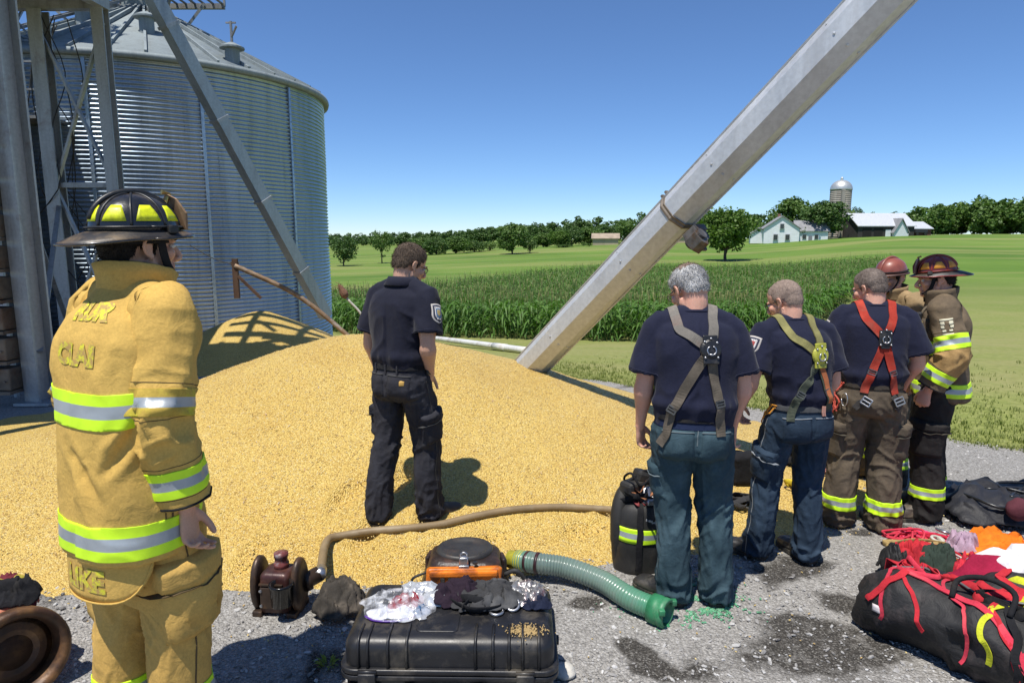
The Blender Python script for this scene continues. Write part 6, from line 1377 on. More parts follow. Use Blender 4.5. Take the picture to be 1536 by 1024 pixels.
def p_firefighter():
    s = Fig(H=2.0, lean=(.0, .055), bulk=1.0, head=(-10, 1, 0), sh=.158, hipw=.092, arms=dict(R=dict(e=(.034, -.060, -.300), w=(.016, .045, -.290), h=(0, .10, -.99), t=(-.35, .95, .1), curl=.5), L=dict(e=(-.07, -.01, -.30), w=(-.0, .12, -.25))), legs=dict(L=dict(f=(-.125, -.02), yaw=14), R=dict(f=(.125, .04), yaw=-14)))
    b = s.body(SK(), name='person'); tag(b, 'firefighter in a tan turnout coat and black helmet with yellow reflectors', 'person'); place(b, -1.315, 2.22, .04, -28)
    s.hair(hair_mat('dark_hair', (.012, .009, .007), (.03, .022, .016)), b, hairline(.15, .11, .055, .09), .006); eyes(s, b)
    V, F = s.trousers(1.0, (.118, .112, .100, .092, .094), .010, 5, .009, seat=.100, brk=.8, hem=.04, wide=.94); t = obj('trousers', V, F, TANP(), b); s.boots(BOOTK(), SOLE(), b, .30, .26, 1.1)
    stripes(V, F, (0, 0, 0), (0, 0, 1), .22 * s.k, .075, 'reflective_band', t); th = surf('brown_thread', (.10, .065, .025), .9)
    cargo(s, 'R', .565 * s.k, .30, .235, t, TANP(), (1, .12, 0), .030, .36, th); cargo(s, 'L', .56 * s.k, .30, .23, t, TANP(), (-1, .12, 0), .030, .36, th); seams(s, t, th, .006)
    c = coat(s, b, TAN(), hem=.715, tail=.60, seed=2, worn=True, gouges=(((.165, -.135, 1.40), (.118, -.178, 1.20), .014, .030), ((.19, -.09, 1.12), (.12, -.165, .98), .016, .016), ((-.02, -.17, 1.06), (.10, -.175, .90), .018, .012), ((.205, -.06, 1.06), (.21, .0, .86), .014, .018), ((-.14, -.14, 1.36), (-.10, -.17, 1.22), .016, .016)), chest=1.165, low=.785, sw=.112, arm_bands=((.50, .088), (.87, .092)), wide=.93, sleeve_r=(.076, .085, .086, .082, .079, .076, .073))
    for sg in (1,):   # side seam with its row of stitches
        P = []
        for z in np.linspace(.74, 1.36, 10): q, X, Y = s.sp(z); P.append(q + X * .24 * sg * s.k - Y * .015)
        strap(P, .006, s.sB, .001, .0012, 60, th, 'side_seam', c); P2 = [p - np.array([0, .028, 0]) for p in P]; strap(P2, .004, s.sB, .0006, .001, 60, th, 'side_seam', c)
    P = []; S_ = s.arms['R']['s']
    for a in np.linspace(R(200), R(-20), 12): P.append(S_ + np.array([.012 + .025 * math.cos(a) * 0, -.115 * math.cos(a) * -1 * 1.0, .085 * math.sin(a) - .01]))
    strap(P, .006, s.sB, .0012, .0012, 50, th, 'armhole_seam', c)
    for txt, z, x, sz in (('RUR', 1.41, .03, .066), ('CLAI', 1.295, .01, .078)):
        q, X, Y = s.sp(z); lettering(txt, sz * s.k, q + X * x - Y * .0, X, (0, 0, 1), Y, s.sB, LIME_WORN(), c, 'back_lettering', .0028, .0060, .009)
    q, X, Y = s.sp(.66); lettering('LIKE', .098, q + X * .005, X, (0, 0, 1), Y, s.tailB, LIME_WORN(), s.tail, 'tail_lettering', .003, .005, .01)
    fire_helmet(s, b, surf('black_helmet', (.012, .012, .013), .28, var=.4, vscale=14, grime=(.12, .09, .06), gscale=7, gamt=.5, bscale=90, bstr=.15, coat=.4), surf('helmet_reflector', (.72, .78, .01), .4, var=.2, vscale=30, grime=(.12, .1, .02), gscale=16, gamt=.5), surf('brim_black', (.03, .027, .025), .45, var=.5, vscale=12, grime=(.22, .15, .08), gscale=10, gamt=.7), surf('tan_shield', (.33, .20, .11), .7, var=.3, vscale=18, grime=(.07, .05, .03), gscale=14, gamt=.6), surf('black_comb', (.02, .02, .02), .4, var=.4, vscale=20), .97, R(2))
    return s
def LIME_WORN():
    if 'lime_worn' in MATS: return MATS['lime_worn']
    m, nt, b, N, L = new_mat('lime_worn'); v = coords(nt); f = noise(nt, v, 60, 4, .7); c = ramp(nt, f, [(.44, (.44, .28, .08)), (.60, (.66, .62, .03))]); L.new(c, b.inputs['Base Color']); b.inputs['Roughness'].default_value = .7; MATS['lime_worn'] = m; return m

def p_officer():
    x, y = -.66, 3.93; z = ztop(x, y)
    s = Fig(H=1.73, lean=(.005, .03), bulk=1.03, head=(-22, 22, 0), arms=dict(R=dict(e=(.050, -.060, -.285), w=(-.066, .098, -.200), h=(-.22, .05, -.97), t=(-.3, .9, .1), curl=.15), L=dict(e=(-.06, -.03, -.29), w=(.0, .07, -.25))), legs=dict(L=dict(f=(-.135, -.10, -.02), yaw=5), R=dict(f=(.125, .10, -.015), yaw=-14)))
    b = s.body(SK(), name='person'); tag(b, 'officer in a dark polo shirt standing alone on the corn heap', 'person'); place(b, x, y, z - .015, -32)
    s.hair(hair_mat('brown_hair', (.045, .031, .022), (.15, .108, .076)), b, hairline(.150, .108, .060, .096), .007); eyes(s, b); glasses(s, b, FRAME(), LENS())
    g = hair_mat('dark_hair', (.012, .009, .007), (.03, .022, .016)); V, F = ellipsoid((0, .088, .018), (.019, .015, .020)); obj('goatee', np.array([s.hp(v) for v in V]), F, g, b)
    ch = cloth('charcoal_trouser', (.030, .030, .037), var=.25, rough=.88, fstr=.5, alt=(.046, .046, .054), grime=(.07, .06, .045), gamt=.2); V, F = s.trousers(1.03, (.098, .092, .080, .077, .079), .0105, 3, .0085, seat=.088, brk=1.2, hem=.035); t = obj('trousers', V, F, ch, b); s.boots(BOOTB(), SOLE(), b, .295, .15, 1.05)
    st = surf('grey_thread', (.06, .058, .055), .9); rear_pockets(s, t, ch, st, .13, .895); cargo(s, 'R', .63 * s.k, .19, .17, t, ch, (1, .15, 0), .016, .33, st); cargo(s, 'L', .63 * s.k, .19, .17, t, ch, (-1, .1, 0), .016, .33, st); seams(s, t, st)
    q = np.array([.11, -.3, .915 * s.k]); patch(q, (1, 0, 0), (0, 0, 1), .030, .034, (0, 1, 0), s.tB, .004, 5, 5, 'gold_emblem', surf('gold_thread', (.5, .3, .07), .7), t, None, .3)
    sh = cloth('navy_polo', (.011, .012, .024), var=.2, rough=.85, fstr=.3, sheen=.08); o = tee(s, sh, b, 'shirt', .50, (.060, .073, .080, .083, .083), .011, 11)
    # folded collar
    A = np.linspace(R(70), R(470), 40); rg = []
    for z, r_, r2 in ((1.487, .081, 0), (1.520, .083, 0), (1.530, .087, 0), (1.505, .100, 0), (1.478, .112, 0), (1.474, .108, 0), (1.50, .095, 0), (1.520, .086, 0)):
        c, X, Y = s.sp(min(z, 1.52)); rg.append(np.array([c + X * math.cos(a) * r_ * 1.03 + Y * (math.sin(a) * r_ + .003) + np.array([0, 0, (z - min(z, 1.52)) - .015 * max(0, math.sin(a))]) for a in A]))
    Vc, Fc = loft(np.array(rg), False); Fc = [f for f in Fc if not (39 in [i % 40 for i in f] and 0 in [i % 40 for i in f])]; obj('collar', Vc, Fc, sh, o)
    patch_badge(s, 'R', .60, .085, o, 'police', (1, -.05, 0))
    belt(s, BLACKC(), None, t, 1.008, .042); 
    for a in (-.10, .0, .10): q, n_ = snap(s.tB, np.array([a, -.2, 1.005 * s.k]), .006); m = MB(); m.box(q, (.012, .012, .055)); m.out('belt_loop', ch, t)
    q, n_ = snap(s.tB, np.array([.19, .03, .985 * s.k]), .014); m = MB(); m.box(q, (.03, .055, .07), bev=.008); m.out('belt_pouch', BLACKP(), b); return s

def jeans(name, base, alt): return cloth(name, base, var=.28, rough=.9, fstr=.45, alt=alt, vscale=5, fold=20, weave=1400)
def p_white():
    s = Fig(H=1.79, lean=(-.005, .05), bulk=1.07, head=(30, 28, 0), sh=.172, arms=dict(L=dict(e=(-.060, -.015, -.285), w=(-.008, .075, -.245), h=(.12, .25, -.95), t=(.55, .8, 0), curl=.55), R=dict(e=(.064, -.02, -.285), w=(-.016, .075, -.235), h=(-.08, .2, -.97), t=(-.5, .85, 0), curl=.45)), legs=dict(L=dict(f=(-.060, .0), yaw=46), R=dict(f=(.165, .02), yaw=-4)))
    b = s.body(SKR(), name='person'); tag(b, 'white haired man in navy tee and faded jeans with grey crossed straps', 'person'); place(b, .905, 3.24, .012, -5)
    s.hair(hair_mat('white_hair', (.20, .195, .19), (.60, .59, .58)), b, hairline(.150, .110, .066, .096), .008, .003, crown=hair_mat('crown_hair', (.16, .10, .075), (.36, .27, .22)))
    # bald, darker crown patch with cap strap
    eyes(s, b); glasses(s, b, FRAME(), LENS()); jm = jeans('teal_jeans', (.036, .066, .082), (.066, .108, .128)); V, F = s.trousers(1.02, (.100, .093, .080, .076, .080), .0115, 21, .0085, seat=.090, brk=1.1, hem=.03); t = obj('trousers', V, F, jm, b)
    band(V, F, ((0, 0, 0), (0, 0, 1)), .955 * s.k, 1.012 * s.k, [], .0022, [cloth('jeans_waist', (.014, .022, .055), fstr=.3)], 'waistband', t)
    s.boots(BOOTK(), SOLE(), b, .30, .15, 1.06); st = surf('jean_thread', (.12, .15, .16), .9); rear_pockets(s, t, jm, st, .145, .875); cargo(s, 'L', .66 * s.k, .17, .16, t, jm, (-1, .15, 0), .012, .33, st); seams(s, t, st)
    P = [np.array([0, -.2, z * s.k]) for z in (.97, .93, .89)]; strap(P, .005, s.tB, .001, .001, 20, st, 'seat_seam', t)
    o = tee(s, NAVY(), b, 'shirt', .49, (.061, .074, .081, .084, .085), .013, 31); belt(s, BLACKC(), None, t, 1.005, .034, .007)
    sB = join([(s.sV, s.sF.tolist()), (V, F.tolist())]); s.sB = bvh_of(*sB)
    web = cloth('grey_web', (.17, .155, .135), var=.25, alt=(.24, .21, .18), grime=(.20, .08, .06), gamt=.4, weave=1200, fstr=.1); web2 = cloth('brown_web', (.105, .088, .068), var=.3, alt=(.17, .14, .11), weave=1200, fstr=.1)
    harness(s, b, web, web2, BLACKP(), 1.325, ((-.235, .875), (.115, .93)), ((-.105, 1.47), (.075, 1.475)), .046, .045); return s

def p_olive():
    s = Fig(H=1.68, lean=(-.055, .045), bulk=1.02, head=(30, 22, 0), sh=.19, pelvis=(.03, -.02), arms=dict(L=dict(e=(-.075, -.035, -.27), w=(.015, .135, -.205), h=(.25, .45, -.86), t=(.6, .7, .2), curl=.5), R=dict(e=(.075, -.02, -.275), w=(-.005, .11, -.23), h=(0, .3, -.95), t=(-.5, .85, 0))), legs=dict(L=dict(f=(-.135, .07), yaw=42), R=dict(f=(.135, -.02), yaw=6)))
    b = s.body(SKR(), name='person'); tag(b, 'man in navy tee and dark cargo jeans wearing an olive and yellow harness', 'person'); place(b, 1.60, 3.70, .012, 9)
    s.hair(hair_mat('stubble_hair', (.14, .10, .08), (.34, .255, .205)), b, hairline(.172, .112, .062, .098), .0026, .002, strands=2200, slen=.003); eyes(s, b); glasses(s, b, FRAME(), LENS()); jm = jeans('navy_jeans', (.022, .038, .062), (.044, .070, .105))
    V, F = s.trousers(1.02, (.100, .093, .080, .077, .081), .0115, 33, .0085, seat=.092, brk=1.1, hem=.03); t = obj('trousers', V, F, jm, b); s.boots(BOOTK(), SOLE(), b, .30, .15, 1.06); st = surf('pale_thread', (.24, .26, .28), .9); rear_pockets(s, t, jm, st, .14, .875); cargo(s, 'L', .63 * s.k, .20, .175, t, jm, (-1, -.05, 0), .018, .30, st); seams(s, t, st)
    o = tee(s, NAVY(), b, 'shirt', .50, (.061, .074, .082, .086, .087), .012, 41); patch_badge(s, 'L', .52, .082, o, 'fire', (-.95, -.45, 0))
    belt(s, cloth('grey_belt', (.06, .062, .066)), None, t, 1.0, .04, .007); sB = join([(s.sV, s.sF.tolist()), (V, F.tolist())]); s.sB = bvh_of(*sB)
    ol = cloth('olive_web', (.20, .185, .075), var=.25, alt=(.30, .27, .10), weave=1200, fstr=.1); dk = cloth('dark_olive_web', (.065, .075, .055), var=.3, alt=(.12, .13, .09), weave=1200, fstr=.1)
    h = harness(s, b, ol, dk, surf('yellow_plate', (.42, .42, .05), .5, var=.3, vscale=16, grime=(.06, .06, .03), gscale=14, gamt=.5), 1.30, ((-.17, .965), (.11, .985)), ((-.10, 1.465), (.085, 1.475)), .042, .055)
    ow = cloth('orange_web', (.36, .12, .05), var=.25, weave=1200, fstr=.1); c, X, Y = s.sp(1.15); strap([s.sp(1.235)[0] + X * .062 - Y * .2, s.sp(1.16)[0] + X * .085 - Y * .2, s.sp(1.08)[0] + X * .10 - Y * .2, s.sp(1.0)[0] + X * .105 - Y * .2], .030, s.sB, .011, .003, 30, ow, 'lower_strap', h)
    yw = surf('orange_cord', (.6, .26, .03), .8, var=.3, vscale=20); m = MB()
    for k in range(4): p = [np.array([-.20 + rng.normal(0, .012), -.06 + rng.normal(0, .02) + q * .11, (1.0 - q * .10 + rng.normal(0, .015)) * s.k]) for q in (0, .35, .7, 1)]; P = [snap(s.tB, v, .009)[0] for v in catmull(p, 14)]; m.tube(P, .0035, 5)
    m.out('hip_cord', yw, h); m = MB()
    for x in (.085, .10): q, n_ = snap(s.tB, np.array([x, -.2, .99 * s.k]), .012); m.tube([q + [0, 0, .035], q, q + [.004, 0, -.02]], .006, 6)
    m.out('strap_end', surf('pink_web', (.5, .26, .2), .8), h); return s

def p_red():
    s = Fig(H=1.72, lean=(-.01, .035), bulk=1.04, head=(44, 17, 0), sh=.182, arms=dict(L=dict(e=(-.07, -.01, -.285), w=(-.005, .10, -.235), curl=.4), R=dict(e=(.085, -.025, -.275), w=(-.03, .125, -.20), h=(-.2, .5, -.85), t=(-.5, .8, .2), curl=.45)), legs=dict(L=dict(f=(-.135, .03), yaw=52), R=dict(f=(.135, .0), yaw=10)))
    b = s.body(SKR(), name='person'); tag(b, 'man in a navy tee and brown turnout trousers with red braces crossing his back', 'person'); place(b, 2.28, 4.14, .012, -13)
    s.hair(hair_mat('greying_hair', (.07, .052, .042), (.24, .19, .16)), b, hairline(.160, .110, .060, .096), .004, .003, strands=3500, slen=.005); eyes(s, b); glasses(s, b, FRAME(), LENS()); br = BROWN()
    V, F = s.trousers(1.035, (.116, .110, .100, .096, .100), .011, 17, .0085, seat=.100, brk=1.2, hem=.025, wide=1.0); t = obj('trousers', V, F, br, b); s.boots(BOOTB(), SOLE(), b, .30, .2, 1.1)
    stripes(V, F, (0, 0, 0), (0, 0, 1), .185 * s.k, .088, 'reflective_band', t)
    st = surf('brown_thread2', (.06, .05, .035), .9); cargo(s, 'L', .62 * s.k, .24, .21, t, br, (-1, -.1, 0), .026, .3, st); cargo(s, 'R', .62 * s.k, .24, .21, t, br, (1, -.1, 0), .026, .3, st); seams(s, t, st, .006); belt(s, cloth('brown_belt', (.045, .037, .03)), None, t, 1.005, .05, .006)
    o = tee(s, NAVY(), b, 'shirt', .52, (.062, .075, .084, .088, .089), .012, 51); patch_badge(s, 'L', .50, .075, o, 'fire', (-1, .25, 0)); sB = join([(s.sV, s.sF.tolist()), (V, F.tolist())]); s.sB = bvh_of(*sB)
    rd = cloth('red_web', (.36, .04, .025), var=.3, alt=(.46, .075, .045), grime=(.20, .11, .08), gamt=.6, weave=1200, fstr=.1); h = harness(s, b, rd, rd, BLACKP(), 1.30, ((-.085, .965), (.115, .965)), ((-.095, 1.47), (.085, 1.475)), .046, .022, plate_shape='block')
    dk = cloth('grey_web2', (.07, .065, .06), var=.3); m = None
    for x, x2, z2 in ((-.085, -.15, .84), (.115, .17, .83)):
        strap([np.array([x, -.25, .97 * s.k]), np.array([x * .6 + x2 * .4, -.25, .91 * s.k]), np.array([x2, -.22, z2 * s.k])], .036, s.sB, .011, .003, 24, dk, 'lower_strap', h); q, n_ = snap(s.tB, np.array([x * .7 + x2 * .3, -.25, .915 * s.k]), .018); t_ = nrm(np.array([x2 - x, 0, -.12])); b_ = nrm(np.cross(t_, n_)); n2 = np.cross(b_, t_); rot = np.stack([b_, t_, n2], 1); m = MB()
        for dy in (-.022, 0, .022): m.box(q + t_ * dy, (.055, .009, .008), rot=rot, bev=.002)
        for dx in (-.026, .026): m.box(q + b_ * dx, (.008, .05, .008), rot=rot, bev=.002)
        m.out('buckle', STEEL(), h)
    m = MB()
    for k in range(7): p = [np.array([-.22 + rng.normal(0, .012), -.03 + rng.normal(0, .03), (1.0 - q * .20 + rng.normal(0, .012)) * s.k]) for q in (0, .3, .7, 1)]; P = [snap(s.tB, v, .012)[0] for v in catmull(p, 14)]; m.tube(P, .006, 5)
    m.out('hip_cord', surf('red_cord', (.55, .09, .06), .8, var=.3, vscale=30), h); m = MB()
    q, n_ = snap(s.tB, np.array([-.19, -.12, .90 * s.k]), .016); a = np.linspace(0, 2 * np.pi, 20); u = nrm(np.cross(n_, (0, 0, 1))); m.tube([q + u * .022 * math.cos(t_) + np.array([0, 0, .042]) * math.sin(t_) for t_ in a], .0042, 6); m.out('carabiner', STEEL(), h, True); return s

def p_brown():
    s = Fig(H=1.77, lean=(.0, .03), bulk=1.0, head=(6, 9, 0), sh=.195, hipw=.10, arms=dict(L=dict(e=(-.065, -.055, -.285), w=(.0, .115, -.235), h=(.05, .25, -.96), t=(.4, .9, 0), curl=.75), R=dict(e=(.07, -.01, -.29), w=(.0, .10, -.24))), legs=dict(L=dict(f=(-.13, .02), yaw=16), R=dict(f=(.14, -.02), yaw=-6)))
    b = s.body(SKR(), name='person'); tag(b, 'firefighter in a brown turnout coat and black and red brimmed helmet', 'person'); place(b, 2.84, 4.36, .012, 63)
    s.hair(hair_mat('dark_hair', (.012, .009, .007), (.03, .022, .016)), b, hairline(.15, .11, .06, .096), .005); eyes(s, b); dk = DARKT(); V, F = s.trousers(1.0, (.112, .106, .096, .092, .096), .010, 27, .0085, seat=.1, brk=1.1, hem=.025); t = obj('trousers', V, F, dk, b); s.boots(BOOTB(), SOLE(), b, .31, .2, 1.12); br = BROWN()
    stripes(V, F, (0, 0, 0), (0, 0, 1), .215 * s.k, .075, 'reflective_band', t)
    cargo(s, 'L', .58 * s.k, .24, .2, t, dk, (-1, .1, 0), .024, .3, surf('brown_thread2', (.06, .05, .035), .9))
    c = coat(s, b, cloth('brown_coat', (.135, .10, .065), var=.25, rough=.88, fstr=.5, alt=(.19, .14, .085), grime=(.06, .048, .035), gamt=.45, fold=18), hem=.83, seed=4, chest=1.17, low=.905, sw=.088, arm_bands=((.46, .092), (.85, .078)), wide=.93, sleeve_r=(.080, .086, .087, .083, .080, .077, .075), front_open=True)
    v, f, P, B = s.slv['L']; n = len(P); tan = cloth('tan_sleeve', (.36, .225, .09), var=.2, rough=.88, fstr=.4, alt=(.42, .27, .11)); i0, i1 = int(.535 * n), int(.78 * n); G = v.reshape(-1, 48, 3)[i0 + 1:i1 + 1]; N = vnormals(v, f).reshape(-1, 48, 3)[i0 + 1:i1 + 1]; vv, ff = loft(G + N * .0022, False); obj('sleeve_panel', vv, ff, tan, s_child(c, 'sleeve', 0))
    i = int(.27 * n); ax = nrm(P[i + 1] - P[i - 1]); d = nrm(np.array([1, -.12, 0])); U = nrm(np.cross(ax, d)); cr = surf('cream_print', (.62, .58, .42), .8); pb = s_child(c, 'sleeve', 0); e = empty('sleeve_emblem'); e.parent = pb
    for (u, w_, su, sv) in ((0, .040, .070, .012), (-.022, .018, .022, .022), (.022, .018, .022, .022), (-.024, -.006, .018, .018), (.024, -.006, .018, .018), (-.018, -.030, .020, .014), (.018, -.030, .020, .014), (0, -.052, .062, .010)): patch(P[i] + U * u - ax * w_, U, -ax, su, sv, d, B, .002, 3, 3, 'print_block', cr, e, None, 0)
    # pocket flaps, mic and straps on the chest
    yl = surf('yellow_tag', (.55, .42, .06), .7); 
    for x, z in ((-.10, 1.30),): q, X, Y = s.sp(z); patch(q + X * x * s.k, X, (0, 0, 1), .13, .12, -Y, s.sB, .014, 8, 8, 'chest_pocket', br, c, None, .2); patch(q + X * x * s.k + np.array([0, 0, .02]), X, (0, 0, 1), .07, .05, -Y, s.sB, .022, 6, 6, 'yellow_tag', yl, c, None, .2)
    q, X, Y = s.sp(1.38); qq, n_ = snap(s.sB, q - X * .09 + Y * .2, .02); m = MB(); m.box(qq, (.045, .035, .07), bev=.008); m.tube(catmull([qq, qq + [.03, .03, -.08], qq + [-.02, .03, -.2], qq + [.02, .01, -.3]], 20), .006, 6); m.out('radio_mic', BLACKP(), c)
    strap([s.sp(1.46)[0] - X * .07 + Y * .05, s.sp(1.40)[0] - X * .06 + Y * .2, s.sp(1.25)[0] - X * .045 + Y * .2, s.sp(1.1)[0] - X * .04 + Y * .2], .035, s.sB, .006, .003, 30, cloth('coat_flap', (.20, .16, .11)), 'storm_flap', c)
    fire_helmet(s, b, surf('red_black_helmet', (.16, .016, .014), .3, var=.6, vscale=9, alt=(.36, .04, .03), grime=(.012, .012, .013), gscale=5, gamt=.85, bscale=90, bstr=.15, coat=.4), surf('orange_reflector', (.75, .30, .03), .4, var=.3, vscale=25), surf('brim_black', (.03, .027, .025), .45, var=.5, vscale=12, grime=(.22, .15, .08), gscale=10, gamt=.7), surf('red_shield', (.10, .02, .018), .5, var=.4, vscale=18, grime=(.02, .02, .02), gscale=14, gamt=.8), surf('red_comb', (.28, .04, .02), .4, var=.5, vscale=14, grime=(.02, .015, .015), gscale=10, gamt=.8), .92, R(2)); return s
def s_child(o, stem_, k): return [c for c in o.children if c.name.split('.')[0] == stem_][k]

def p_hidden():
    s = Fig(H=1.74, lean=(.0, .03), bulk=1.0, head=(4, 6, 0), sh=.19, hipw=.10, legs=dict(L=dict(f=(-.13, .03), yaw=20), R=dict(f=(.14, -.02), yaw=-12)))
    b = s.body(SKR(), name='person'); tag(b, 'firefighter in a plain reddish brown helmet, half hidden behind the brimmed helmet wearer', 'person'); place(b, 2.86, 4.98, .012, 112)
    eyes(s, b); s.hair(hair_mat('dark_hair', (.012, .009, .007), (.03, .022, .016)), b, hairline(.15, .11, .06, .096), .005); br = BROWN(); V, F = s.trousers(1.0, (.112, .106, .096, .092, .096), .010, 47, .009, seat=.1, brk=1.1, hem=.025); t = obj('trousers', V, F, br, b); s.boots(BOOTB(), SOLE(), b, .31, .2, 1.12)
    stripes(V, F, (0, 0, 0), (0, 0, 1), .215 * s.k, .085, 'reflective_band', t)
    coat(s, b, cloth('tan_coat', (.30, .21, .11), var=.25, rough=.88, fstr=.5, alt=(.36, .25, .13), grime=(.1, .08, .05), gamt=.4, fold=18), hem=.83, seed=9, chest=1.17, low=.905, sw=.085, arm_bands=((.46, .085), (.85, .075)), wide=.92, front_open=True)
    plain_helmet(s, b, surf('brick_helmet', (.27, .075, .05), .38, var=.3, vscale=10, grime=(.1, .05, .04), gscale=8, gamt=.5, bscale=90, bstr=.15, coat=.2), surf('brick_brim', (.10, .05, .04), .5, var=.4, vscale=12)); return s
# ------------------------------------------------------------------ gear on the ground
def rbox(w, d, h, r, seg=8, taper=1.0, top_r=None):
    """rounded box standing on z = 0: rings of a rounded rectangle, top edge rounded"""
    def rr(w, d, r, z, n=seg):
        P = []
        for cx, cy, a0 in ((w / 2 - r, d / 2 - r, 0), (-w / 2 + r, d / 2 - r, 90), (-w / 2 + r, -d / 2 + r, 180), (w / 2 - r, -d / 2 + r, 270)):
            for a in np.linspace(R(a0), R(a0 + 90), n): P.append((cx + r * math.cos(a), cy + r * math.sin(a), z))
        return P
    q = top_r or r * .5; rings = [rr(w, d, r, 0)]
    for t in np.linspace(0, 1, 4)[1:]: rings.append(rr(w * (1 + (taper - 1) * t), d * (1 + (taper - 1) * t), r, (h - q) * t))
    for a in np.linspace(0, math.pi / 2, 6)[1:]:
        k = q * (1 - math.cos(a)); rings.append(rr(w * taper - 2 * k, d * taper - 2 * k, max(r - k * .5, .004), h - q + q * math.sin(a)))
    return loft(np.array(rings))

def crumple(w, d, n=36, seed=0, amp=.03, rough=5, edge=.12, round_=True, dome=0.0):
    """a dropped cloth: irregular outline, sharp creases, lying near z = 0"""
    u = np.linspace(-1, 1, n); X, Y = np.meshgrid(u, u, indexing='ij')
    if round_: k = np.sqrt(1 - .42 * Y ** 2), np.sqrt(1 - .42 * X ** 2); X, Y = X * k[0], Y * k[1]
    P = np.stack([X * w / 2, Y * d / 2, 0 * X], -1).reshape(-1, 3); s = rough / max(w, d)
    q = P * s; q = q + np.stack([vnoise(q * .8 + 5, seed), vnoise(q * .8 + 9, seed), 0 * q[:, 0]], 1) * 1.2
    z = ridge(q, seed) ** 1.3 * amp + ridge(q * 2.3 + 3, seed + 1) ** 1.5 * amp * .45 + fbm(P * s * .5, 2, seed + 2) * amp * .8; r = np.sqrt(X ** 2 + Y ** 2).ravel() / 1.1; z = z * np.clip(1.15 - r ** 3, .15, 1) + dome * np.clip(1 - r ** 2, 0, 1)
    o = (fbm(q * 1.2, 2, seed + 5) - .5); P[:, 0] += o * w * edge + (ridge(q + 7, seed + 6) - .5) * w * .07; P[:, 1] += (fbm(q * 1.2 + 31, 2, seed + 5) - .5) * d * edge; P[:, 2] = z
    i = np.arange(n - 1)[:, None] * n; j = np.arange(n - 1); F = np.stack([i + j, i + n + j, i + n + j + 1, i + j + 1], -1).reshape(-1, 4); return P, F

def cloth_obj(name, p, w, d, rot, mat, label=None, cat=None, seed=0, amp=.03, rough=5, parent=None, surf_z=None, dome=0.0, thick=.003, group=None, tiltx=0.0):
    V, F = crumple(w, d, 36, seed, amp, rough, dome=dome); V = V @ rx(tiltx).T; c, s_ = math.cos(rot), math.sin(rot); W = V @ rz(rot).T
    if surf_z is not None:
        for i, v in enumerate(W): W[i, 2] += surf_z(p[0] + v[0], p[1] + v[1]) - p[2]
    o = obj(name, W, F, mat, parent); o.location = p; md = o.modifiers.new('t', 'SOLIDIFY'); md.thickness = thick; md.offset = 1
    if label: tag(o, label, cat, group)
    return o

def tangle(name, c, w, d, h, r, mat, label, cat, n=22, seed=0, rot=0.0, group=None, z0=None, seg=6, flat=None, sub=9, parent=None):
    """one long rope or web thrown down in loops"""
    g = np.random.default_rng(seed); P = []; a = g.uniform(0, 6.3)
    for k in range(n):
        a += g.normal(1.9, .75); q = math.sqrt(g.random()) if k % 4 else g.uniform(.7, 1); P.append([math.cos(a) * q * w / 2, math.sin(a) * q * d / 2, r + h * g.random() ** 1.3 * (1 - q * q * .6)])
    P = np.array(P) @ rz(rot).T
    Q = catmull(P, n * sub)
    if z0 is not None: Q[:, 2] += np.array([z0(c[0] + x, c[1] + y) for x, y in Q[:, :2]]) - c[2]
    if flat: V, F = tube(Q, r * flat, 8, rb=r * .22, sq=4)
    else: V, F = tube(Q, r, seg)
    o = obj(name, V, F, mat, parent); o.location = c
    if label: tag(o, label, cat, group)
    return o
YARD = lambda x, y: zg1(x, y) + .012 + max(0.0, float(hpile(np.array([x]), np.array([y]))[0]))

